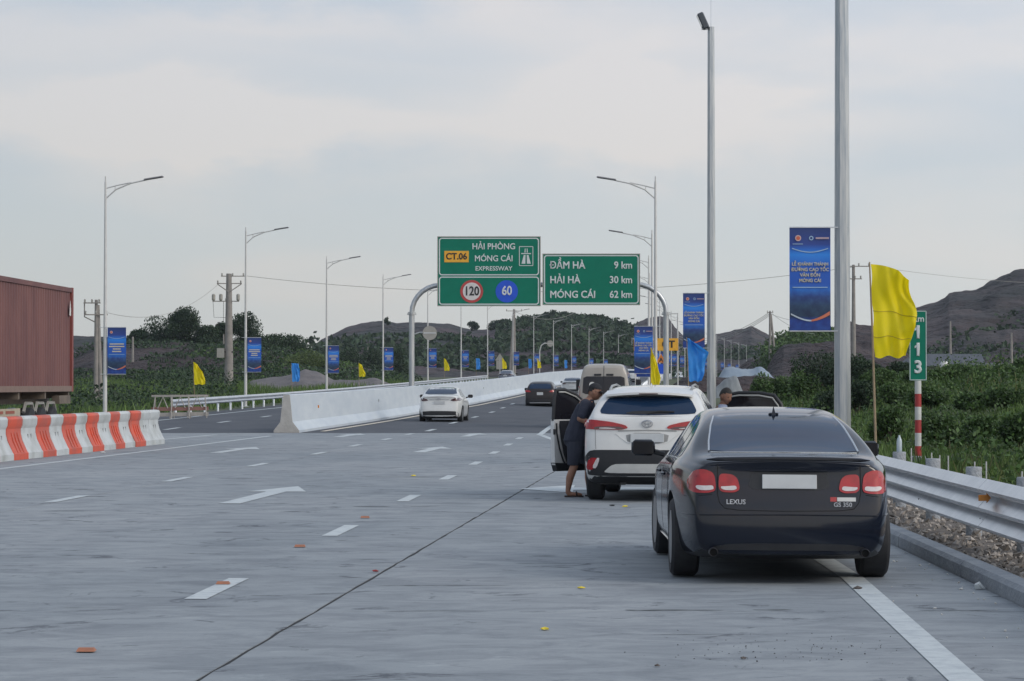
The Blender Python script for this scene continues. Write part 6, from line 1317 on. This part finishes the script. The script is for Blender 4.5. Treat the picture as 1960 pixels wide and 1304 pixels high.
# ---- simpler traffic cars
def simple_sedan(lab, loc, yaw, pm, sc_=1.0, roof=1.455, dark_lamps=True, badge_=None):
    p = dict(pS); p['paint'] = pm; k = roof / 1.425; p['zr'] = 1.42 * k; p['rw'] = .58; p['top'] = [(a * .96, b_ * k + (.06 if a < .6 else 0)) for a, b_ in pS['top']]; p['belt'] = [(a, b_ * k + (.03 if a < 1 else .0)) for a, b_ in pS['belt']]; p['hw'] = [(a, b_ * .965) for a, b_ in pS['hw']]; p['axles'] = (1.0, 3.68); p['wr'] = .32
    c = Car('sedan', p, lab, 'car', loc, yaw, lvl=1); c.wheels(.21, 8, inset=.015); c.mirror(3.2, 1.02, .20, .14, MBLACK)
    c.patch('rear_window', [(-.66, 1.14), (.66, 1.14), (.56, 1.36), (.48, 1.40), (-.48, 1.40), (-.56, 1.36)], 'rear', MGLASS, .01, .1, 1, r=.12)
    for o_ in ([(1.1, 1.04), (1.75, 1.03), (1.78, 1.32), (1.45, 1.27)], [(1.82, 1.02), (2.5, 1.0), (2.52, 1.36), (1.85, 1.34)], [(2.57, 1.0), (3.25, .99), (3.0, 1.22), (2.62, 1.35)]): c.patch('side_window', o_, 'left', MGLASS, .008, .12, 1, mirror=True, r=.12)
    for s_ in (-1, 1): c.patch('tail_light', [(s_*.42, .90), (s_*.60, .985), (s_*.82, 1.0), (s_*.85, .88), (s_*.60, .86)], 'rear', MDARKL if dark_lamps else MLENS, .018, .07, 1, thick=.04)
    c.patch('bumper_valance', [(-.74, .22), (.74, .22), (.76, .40), (.60, .47), (-.60, .47), (-.76, .40)], 'rear', MBLACK, .010, .1, 1)
    c.line('boot_trim', [(-.40, .93), (.40, .93)], 'rear', .02, MBDG, .01)
    h = c.hit('rear', 0, .80, .014); b = MB(); b.box((0, 0, 0), (.44, .014, .12)); b.build('licence_plate', MPLATE, c.root, h)
    b = MB(); b.lathe([(.0, 0), (.06, 0), (.06, .01)], 14); h = c.hit('rear', 0, .97, .01); b.build('maker_emblem', MBDG, c.root, h, (R(90), 0, 0)); b = MB(); b.box((0, 2.3, .2), (1.4, 3.6, .08)); b.build('underbody', MBLACK, c.root)
    return c
simple_sedan('white sedan driving away beside the median barrier', (-2.92, 104.8, .06), .065, paint('paint_white', (.60, .61, .60), .8, .35))
def simple_suv(lab, loc, yaw, pm, cat='car', nm='suv', lit=MLENS):
    p = dict(pC); p['paint'] = pm; p['top'] = [(a, b_ * 1.045) for a, b_ in pC['top']]; p['zr'] = 1.67; c = Car(nm, p, lab, cat, loc, yaw, lvl=1); c.wheels(.23, 6, inset=.02); c.mirror(2.95, 1.17, .22, .17, MBLACK)
    c.patch('rear_window', [(-.66, 1.23), (.66, 1.23), (.58, 1.48), (.52, 1.52), (-.52, 1.52), (-.58, 1.48)], 'rear', MGLASS, .012, .1, 1, r=.12)
    for o_ in ([(.65, 1.20), (1.5, 1.17), (1.5, 1.48), (.95, 1.43)], [(1.56, 1.16), (2.3, 1.13), (2.3, 1.54), (1.56, 1.52)], [(2.36, 1.13), (2.98, 1.10), (2.65, 1.42), (2.4, 1.52)]): c.patch('side_window', o_, 'left', MGLASS, .008, .12, 1, mirror=True, r=.12)
    for s_ in (-1, 1): c.patch('tail_light', [(s_*.52, 1.06), (s_*.62, 1.14), (s_*.86, 1.17), (s_*.89, 1.05), (s_*.62, 1.03)], 'rear', lit, .018, .07, 1, thick=.04)
    c.patch('bumper_cladding', [(-.86, .36), (-.86, .62), (.86, .62), (.86, .36)], 'rear', MBLACK, .012, .1, 1); c.line('bumper_trim', [(-.6, .42), (.6, .42)], 'rear', .05, MBDG, .016)
    h = c.hit('rear', 0, .95, .014); b = MB(); b.box((0, 0, 0), (.36, .014, .16)); b.build('licence_plate', MPLATE, c.root, h); b = MB(); b.box((0, 2.1, .27), (1.4, 3.4, .08)); b.build('underbody', MBLACK, c.root)
    return c
simple_suv('black suv driving away in the right lane of the expressway', (1.62, 151.5, .10), .09, mat('paint_maroon_black', (.012, .008, .010), .3, coat=.2, spec=.4))
simple_sedan('pale silver car just visible beyond the black suv', (4.75, 208, .72), .08, paint('paint_silver', (.33, .35, .36), .9, .35, .3))
simple_sedan('dark blue car on the opposite carriageway, its roof above the barrier', (-.8, 300, 1.75), .11, paint('paint_slate_blue', (.06, .075, .11), 1.0, .3))
simple_suv('white van far up the right carriageway beneath the first lamp banner', (13.6, 300, 1.62), .10, paint('paint_white_b', (.5, .52, .53), .6, .4))
# ---- van
MPV = paint('paint_champagne', (.30, .275, .24), .7, .4)
pV = dict(ys=[.08, .14, .24, .4, .7, 1.2, 2.0, 3.0, 4.0, 4.5, 4.8, 5.0, 5.2, 5.4, 5.5], zr=2.30, rw=.72, tuck=.03, tp=1.5, paint=MPV, axles=(1.1, 4.6), wr=.36, lr=.6, bulge=.06,
    top=[(0, 2.18), (.08, 2.20), (.14, 2.26), (.3, 2.31), (.7, 2.33), (3.5, 2.33), (4.0, 2.27), (4.4, 2.0), (4.75, 1.55), (5.0, 1.25), (5.3, 1.1), (5.5, .9)],
    belt=[(0, 1.25), (4.5, 1.2), (5.5, .85)], hw=[(0, .88), (.08, .92), (.14, .96), (.3, .985), (1, .99), (4.6, .99), (5.2, .92), (5.5, .75)], bot=[(0, .42), (.3, .32), (5, .3), (5.5, .35)],
    rear=[(.4, -.04), (.65, -.04), (.75, 0), (1.3, .0), (2.3, .10)], front=[(.3, -.05), (.6, 0), (1.2, -.15)])
cV = Car('van', pV, 'champagne high-roof passenger van parked on the shoulder ahead of the crossover', 'van', (3.32, 94.5, .03), .075, lvl=1)
cV.wheels(.22, 6, inset=.03)
cV.patch('rear_window', [(-.78, 1.22), (.78, 1.22), (.74, 1.86), (-.74, 1.86)], 'rear', MGLASSD, .01, .12, 1, r=.08)
cV.line('door_seam', [(0, .6), (0, 2.24)], 'rear', .016, MGAP, .006)
for x in (-.22, .22): b = MB(); b.box((x, .10, 1.92), (.26, .10, .07), bev=.01); b.build('door_bracket', MBLACK, cV.root)
h = cV.hit('rear', -.42, 1.55, .02); b = MB(); b.lathe([(0, 0), (.11, 0), (.11, .006)], 20); b.build('round_sticker', MWHITE, cV.root, h, (R(90), 0, 0))
for s_ in (-1, 1):
    cV.patch('tail_light', [(s_*.86, .80), (s_*.95, .80), (s_*.94, 1.5), (s_*.87, 1.5)], 'rear', MLENS, .012, .1, 1)
    b = MB(); b.box((s_ * 1.13, 4.55, 1.55), (.2, .12, .42), bev=.03); mr = b.build('wing_mirror', MBLACK, cV.root)
    for o_ in ([(.4, 1.28), (1.8, 1.28), (1.8, 1.85), (.4, 1.85)], [(1.95, 1.28), (3.3, 1.28), (3.3, 1.85), (1.95, 1.85)], [(3.5, 1.26), (4.5, 1.24), (4.1, 1.83), (3.5, 1.85)]): cV.patch('side_window', o_, 'left' if s_ < 0 else 'right', MGLASS, .008, .2, 1)
cV.patch('rear_bumper', [(-.9, .45), (.9, .45), (.9, .68), (-.9, .68)], 'rear', MBLACK, .02, .15, 1)
h = cV.hit('rear', -.4, .95, .014); b = MB(); b.box((0, 0, 0), (.44, .014, .12)); b.build('licence_plate', MPLATE, cV.root, h); b = MB(); b.box((0, 2.6, .33), (1.5, 4.4, .1)); b.build('underbody', MBLACK, cV.root)

# ------------------------------------------------------------------ people
MSKIN = mat('skin', (.30, .155, .10), .6, c2=(.25, .125, .08), ns=9); MSKIND = mat('skin_tan', (.24, .12, .075), .6, c2=(.20, .10, .065), ns=9)
MNAVY = mat('navy_cloth', (.018, .022, .038), .85, c2=(.028, .032, .052), ns=6, bump=.3, bs=14); MNAVY2 = mat('navy_shorts_cloth', (.020, .023, .036), .85, c2=(.030, .034, .052), ns=5, bump=.3, bs=12); MHAIR = mat('black_hair', (.012, .010, .009), .7); MCAP = mat('dark_cap', (.012, .013, .018), .85)
def skin(name, verts, edges, radii, m, parent, root_i=0, sub=2):
    me = bpy.data.meshes.new(name); me.from_pydata(verts, edges, []); o = bpy.data.objects.new('tmp', me); COL.objects.link(o)
    md = o.modifiers.new('k', 'SKIN'); md.use_smooth_shade = True; md.branch_smoothing = .6
    for i, v_ in enumerate(me.skin_vertices[0].data):
        r_ = radii[i]; v_.radius = r_ if isinstance(r_, tuple) else (r_, r_); v_.use_root = (i == root_i)
    sb_ = o.modifiers.new('s', 'SUBSURF'); sb_.levels = sub; sb_.render_levels = sub
    dg = bpy.context.evaluated_depsgraph_get(); r = bpy.data.meshes.new_from_object(o.evaluated_get(dg)); bpy.data.objects.remove(o)
    r.name = name; r.materials.clear(); r.materials.append(m); r.shade_smooth(); return link(name, r, parent)
def ellip(c, r, rot=None, n=14):
    b = MB(); V = []; F = []
    for i in range(n + 1):
        for j in range(n * 2):
            th = math.pi * i / n; ph = math.pi * j / n; V.append((r[0] * math.sin(th) * math.cos(ph), r[1] * math.sin(th) * math.sin(ph), r[2] * math.cos(th)))
    for i in range(n):
        for j in range(2 * n): F.append((i*2*n+j, i*2*n+(j+1)%(2*n), (i+1)*2*n+(j+1)%(2*n), (i+1)*2*n+j))
    M_ = Matrix.Translation(c) @ (rot or Matrix()); b.add(V, F, M_); return b
def head(parent, c, rot, m, hair, cap, sc_=1.0, glasses=False):
    """face towards local +x; head centre c; returns parts"""
    M_ = Matrix.Translation(c) @ rot @ Matrix.Scale(sc_, 4)
    bm = bmesh.new(); bmesh.ops.create_uvsphere(bm, u_segments=28, v_segments=20, radius=1)
    for v_ in bm.verts:
        x, y, z = v_.co; x0, z0 = x, z
        X = x * .095; Y = y * .076; Z = z * .118
        if z < 0: Y *= 1 - .28 * (-z) ** 1.5; X *= 1 - .10 * (-z)
        if x > .2 and -.75 < z < -.1: X += .006                          # jaw / chin mass
        if x > .3 and z < -.6: X += .012 * (1 - abs(y))
        n_ = math.exp(-((y / .16) ** 2) - ((z + .12) / .20) ** 2) if x > 0 else 0; X += .024 * n_ # nose
        for s_ in (-1, 1):
            e_ = math.exp(-(((y - s_ * .40) / .17) ** 2) - ((z - .10) / .12) ** 2) if x > 0 else 0; X -= .011 * e_   # eye sockets
        l_ = math.exp(-((y / .26) ** 2) - ((z + .48) / .07) ** 2) if x > 0 else 0; X += .006 * l_
        l_ = math.exp(-((y / .28) ** 2) - ((z + .53) / .03) ** 2) if x > 0 else 0; X -= .004 * l_
        v_.co = M_ @ Vector((X, Y, Z))
    me = bpy.data.meshes.new('head'); bm.to_mesh(me); bm.free(); me.materials.append(m); me.shade_smooth(); hd = link('head', me, parent)
    for s_ in (-1, 1):
        ellip((0, 0, 0), (.008, .008, .008), M_ @ Matrix.Translation((.080, s_ * .030, .012)), 8).build('eye', mat('eye_dark', (.02, .015, .012), .2), hd, smooth=True)
        ellip((0, 0, 0), (.018, .008, .030), M_ @ Matrix.Translation((-.004, s_ * .076, -.006)), 8).build('ear', m, hd, smooth=True)
    bm = bmesh.new(); bmesh.ops.create_uvsphere(bm, u_segments=24, v_segments=16, radius=1)
    bmesh.ops.delete(bm, geom=[v_ for v_ in bm.verts if v_.co.z < (.18 + .35 * max(0, v_.co.x) - .75 * max(0, -v_.co.x))], context='VERTS')
    for v_ in bm.verts: v_.co = M_ @ Vector((v_.co.x * .101 - .004, v_.co.y * .083, v_.co.z * .125 + .003))
    me = bpy.data.meshes.new('hair'); bm.to_mesh(me); bm.free(); me.materials.append(MHAIR); me.shade_smooth(); link('hair', me, parent)
    if cap:
        bm = bmesh.new(); bmesh.ops.create_uvsphere(bm, u_segments=24, v_segments=16, radius=1)
        bmesh.ops.delete(bm, geom=[v_ for v_ in bm.verts if v_.co.z < .20], context='VERTS')
        for v_ in bm.verts: v_.co = M_ @ Vector((v_.co.x * .109 - .004, v_.co.y * .092, v_.co.z * .130 + .006))
        me = bpy.data.meshes.new('cap'); bm.to_mesh(me); bm.free(); me.materials.append(MCAP); me.shade_smooth(); cp = link('cap', me, parent)
        b = MB(); V = []; n = 9
        for i in range(n):
            a = math.pi * (i / (n - 1) - .5); V += [(.080 + .0 * math.cos(a), .078 * math.sin(a), .036), (.09 + .085 * math.cos(a), .082 * math.sin(a), .022), (.09 + .085 * math.cos(a), .082 * math.sin(a), .016), (.08, .078 * math.sin(a), .030)]
        b.add(V, [(4*i+q, 4*i+(q+1)%4, 4*i+4+(q+1)%4, 4*i+4+q) for i in range(n-1) for q in range(4)], M_); b.build('cap_peak', MCAP, cp, smooth=True)
    if glasses:
        b = MB()
        for s_ in (-1, 1): b.box((.093, s_ * .033, .010), (.006, .048, .030), M_); b.tube([(.090, s_ * .058, .014), (0, s_ * .080, .010)], .003, 4, M=M_)
        b.build('glasses', MBLACK, hd)
def hand(parent, wrist, direc, up, m, sc_=1.0, curl=.5, thumb=1):
    """palm and five bent fingers as one skinned mesh continuing the forearm"""
    d = Vector(direc).normalized(); n = Vector(up); n = (n - d * n.dot(d)).normalized(); s_ = d.cross(n); W_ = Vector(wrist)
    V = [W_ - d * .02, W_ + d * .045 * sc_, W_ + d * .085 * sc_]; E = [(0, 1), (1, 2)]; Rr = [(.026, .022), (.036, .018), (.038, .016)]
    for k, ln in enumerate((.070, .080, .076, .060)):
        o_ = W_ + d * .088 * sc_ + s_ * (.030 - .020 * k) * sc_; b0 = len(V); V.append(o_); E.append((2, b0)); Rr.append(.010)
        p_ = o_; a = 0
        for q, f_ in enumerate((.45, .32, .23)):
            a += curl * (.5 if q == 0 else .7); p_ = p_ + (d * math.cos(a) - n * math.sin(a)) * ln * f_ * sc_; V.append(p_); E.append((len(V) - 2, len(V) - 1)); Rr.append(.0085 - .001 * q)
    t0 = W_ + d * .025 * sc_ + s_ * .030 * thumb; V.append(t0); E.append((1, len(V) - 1)); Rr.append(.013)
    V.append(t0 + (s_ * thumb * .6 + d * .7 - n * .3) * .035); E.append((len(V) - 2, len(V) - 1)); Rr.append(.011); V.append(V[-1] + (d * .9 - n * .4 + s_ * thumb * .1) * .03); E.append((len(V) - 2, len(V) - 1)); Rr.append(.009)
    return skin('hand', [tuple(v_) for v_ in V], E, Rr, m, parent, 0, 2)
def sandal(parent, x, y, z, ang, m):
    M_ = Matrix.Translation((x, y, z)) @ Matrix.Rotation(ang, 4, 'Z'); b = MB(); O = [(-.13, .0), (-.12, .035), (-.05, .038), (.06, .048), (.12, .038), (.145, 0), (.12, -.038), (.06, -.048), (-.05, -.036), (-.12, -.035)]
    V = [(a, c, 0) for a, c in O] + [(a, c, .022) for a, c in O]; n = len(O); b.add(V, [(i, (i+1) % n, n + (i+1) % n, n + i) for i in range(n)] + [tuple(range(n-1, -1, -1)), tuple(range(n, 2*n))], M_); sd_ = b.build('sandal', m, parent)
    b = MB(); b.tube([(.05, .046, .02), (.04, .02, .075), (.04, -.02, .075), (.05, -.046, .02)], .012, 5, M=M_); b.build('strap', m, sd_)
# man leaning into the crossover; local +x = image right
pr = empty('person', (.915, 37.55, 0)); tag(pr, 'man in navy T-shirt and shorts and dark cap leaning into the crossover', 'person')
# joints
hipL, hipR = (-.0, -.08, .80), (.03, .08, .80); kneeL, kneeR = (-.02, -.14, .46), (.19, .12, .46); ankL, ankR = (-.115, -.14, .095), (.20, .13, .095)
def blob(name, chains, m, parent, vox=.013, sq=None):
    """limbs as overlapping tapered capsules fused into one continuous surface"""
    bm = bmesh.new()
    for ch in chains:
        for (a, ra), (c, rc) in zip(ch[:-1], ch[1:]):
            a, c = Vector(a), Vector(c); n_ = max(2, int((c - a).length / .018))
            for k in range(n_ + 1):
                t = k / n_; r_ = [ra[q] + (rc[q] - ra[q]) * t for q in range(3)] if isinstance(ra, tuple) else [ra + (rc - ra) * t] * 3
                bmesh.ops.create_icosphere(bm, subdivisions=2, radius=1, matrix=Matrix.Translation(a.lerp(c, t)) @ Matrix.Diagonal((*r_, 1)))
    me = bpy.data.meshes.new(name); bm.to_mesh(me); bm.free(); o = bpy.data.objects.new('tmp', me); COL.objects.link(o)
    rm = o.modifiers.new('r', 'REMESH'); rm.mode = 'VOXEL'; rm.voxel_size = vox; sm = o.modifiers.new('s', 'SMOOTH'); sm.factor = .5; sm.iterations = 5
    dg = bpy.context.evaluated_depsgraph_get(); r = bpy.data.meshes.new_from_object(o.evaluated_get(dg)); bpy.data.objects.remove(o)
    r.name = name; r.materials.clear(); r.materials.append(m); r.shade_smooth(); return link(name, r, parent)
T3 = lambda a, b_, c: (a, b_, c)
legN = [(hipL, .085), (kneeL, .062), ((-.085, -.142, .28), .060), (ankL, .038)]; legF = [(hipR, .085), (kneeR, .062), ((.19, .125, .27), .060), (ankR, .038)]
blob('body', [[((.0, 0, .86), (.13, .15, .12)), ((.09, 0, 1.16), (.13, .15, .12)), ((.16, 0, 1.32), (.12, .15, .1))], [((.17, 0, 1.34), .06), ((.245, 0, 1.46), .054)], legN, legF,
    [((-.115, -.14, .075), .040), ((-.10, -.14, .045), .036), ((.04, -.135, .038), .030), ((.075, -.135, .034), .022)], [((.195, .13, .075), .040), ((.21, .13, .045), .036), ((.33, .13, .038), .030), ((.365, .13, .034), .022)],
    [((.145, -.18, 1.33), .055), ((.055, -.245, 1.12), .047), ((.17, -.235, 1.075), .042), ((.275, -.205, 1.055), .028)], [((.19, .18, 1.33), .055), ((.17, .235, 1.12), .047), ((.30, .20, 1.08), .042), ((.41, .175, 1.098), .028)]], MSKIN, pr)
blob('t_shirt', [[((-.015, 0, .80), (.175, .20, .03)), ((.02, 0, .93), (.178, .205, .08)), ((.075, 0, 1.10), (.165, .195, .10)), ((.145, 0, 1.28), (.150, .190, .09)), ((.175, 0, 1.345), (.10, .13, .06)), ((.20, 0, 1.385), (.07, .075, .03))],
    [((.135, -.12, 1.325), .085), ((.14, -.19, 1.31), .080), ((.085, -.235, 1.17), .074)], [((.18, .12, 1.325), .085), ((.19, .19, 1.31), .080), ((.18, .23, 1.18), .074)]], MNAVY, pr)
blob('shorts', [[((-.015, 0, .88), (.160, .185, .04)), ((-.01, 0, .78), (.165, .19, .09))], [((-.01, -.085, .76), (.125, .115, .08)), ((-.022, -.125, .60), (.108, .10, .05)), ((-.03, -.14, .46), (.102, .092, .012))], [((.03, .085, .76), (.125, .115, .08)), ((.11, .11, .60), (.108, .10, .05)), ((.175, .12, .47), (.10, .09, .012))]], MNAVY2, pr)
head(pr, (.272, -.01, 1.50), Matrix.Rotation(R(12), 4, 'Y') @ Matrix.Rotation(R(-10), 4, 'Z'), MSKIN, True, True, 1.0, glasses=True)
hand(pr, (.285, -.20, 1.055), (1, .12, -.05), (0, 0, 1), MSKIN, 1.0, .5, 1); hand(pr, (.42, .17, 1.10), (1, .1, .05), (0, 0, 1), MSKIN, 1.0, .5, -1)
MSAN = mat('sandal_brown', (.035, .022, .018), .8); sandal(pr, -.035, -.14, .0, R(-4), MSAN); sandal(pr, .265, .13, .0, R(4), MSAN)
# second person behind the crossover, beside its right rear door
MSHB = mat('pale_blue_shirt', (.22, .26, .36), .8, c2=(.27, .31, .42), ns=6, bump=.2)
p2 = empty('person', (3.0, 37.1, 0)); tag(p2, 'person with short hair and pale blue shirt stooping beside the open right door', 'person')
blob('body', [[((-.10, .10, .84), (.11, .11, .11)), ((-.07, .05, 1.12), (.10, .12, .1)), ((-.035, .02, 1.25), (.09, .13, .08))], [((-.03, .01, 1.27), .055), ((.025, -.01, 1.40), .050)],
    [((-.10, .0, .82), .08), ((-.06, -.02, .46), .058), ((-.08, .0, .09), .038), ((-.03, -.05, .04), .030)], [((-.10, .2, .82), .08), ((-.06, .18, .46), .058), ((-.08, .2, .09), .038), ((-.03, .15, .04), .030)],
    [((-.05, -.15, 1.24), .05), ((-.16, -.22, 1.04), .043), ((-.30, -.16, 1.0), .037), ((-.39, -.12, 1.018), .027)], [((-.02, .19, 1.25), .05), ((-.12, .26, 1.04), .043), ((-.26, .22, .98), .037), ((-.37, .18, 1.0), .027)]], MSKIND, p2)
blob('shirt', [[((-.105, .10, .78), (.15, .17, .03)), ((-.08, .07, 1.0), (.145, .165, .09)), ((-.04, .025, 1.21), (.125, .165, .08)), ((-.01, .0, 1.31), (.07, .08, .03))], [((-.045, -.12, 1.23), .075), ((-.12, -.19, 1.10), .068)], [((-.02, .16, 1.24), .075), ((-.09, .23, 1.10), .068)]], MSHB, p2)
blob('trousers', [[((-.10, .10, .86), (.14, .16, .04)), ((-.10, .10, .78), (.15, .17, .08))], [((-.10, .01, .74), .10), ((-.06, -.02, .46), .082), ((-.08, .0, .12), .065)], [((-.10, .19, .74), .10), ((-.06, .18, .46), .082), ((-.08, .2, .12), .065)]], MNAVY2, p2)
head(p2, (.035, -.015, 1.445), Matrix.Rotation(R(-50), 4, 'Z') @ Matrix.Rotation(R(24), 4, 'Y'), MSKIND, True, False, 1.0)
hand(p2, (-.40, -.12, 1.02), (-1, .1, 0), (0, 0, 1), MSKIND, 1.0, .5, -1); hand(p2, (-.38, .18, 1.0), (-1, .1, 0), (0, 0, 1), MSKIND, 1.0, .5, 1)
sandal(p2, -.05, 0, 0, R(-40), MSAN); sandal(p2, -.05, .18, 0, R(-40), MSAN)

# ------------------------------------------------------------------ air
hz = MB(); hz.box((100, 700, 78), (3400, 2000, 164)); hz = hz.build('haze', MWHITE); hz.data.materials.clear()
hm = bpy.data.materials.new('haze_air'); hm.use_nodes = True; ht = hm.node_tree; ht.nodes.clear(); ho = ht.nodes.new('ShaderNodeOutputMaterial'); hv = ht.nodes.new('ShaderNodeVolumePrincipled')
hv.inputs['Density'].default_value = HAZE; hv.inputs['Color'].default_value = (.80, .88, 1.0, 1); hv.inputs['Anisotropy'].default_value = .2
ht.links.new(hv.outputs[0], ho.inputs['Volume']); hz.data.materials.append(hm); tag(hz, kind='stuff')
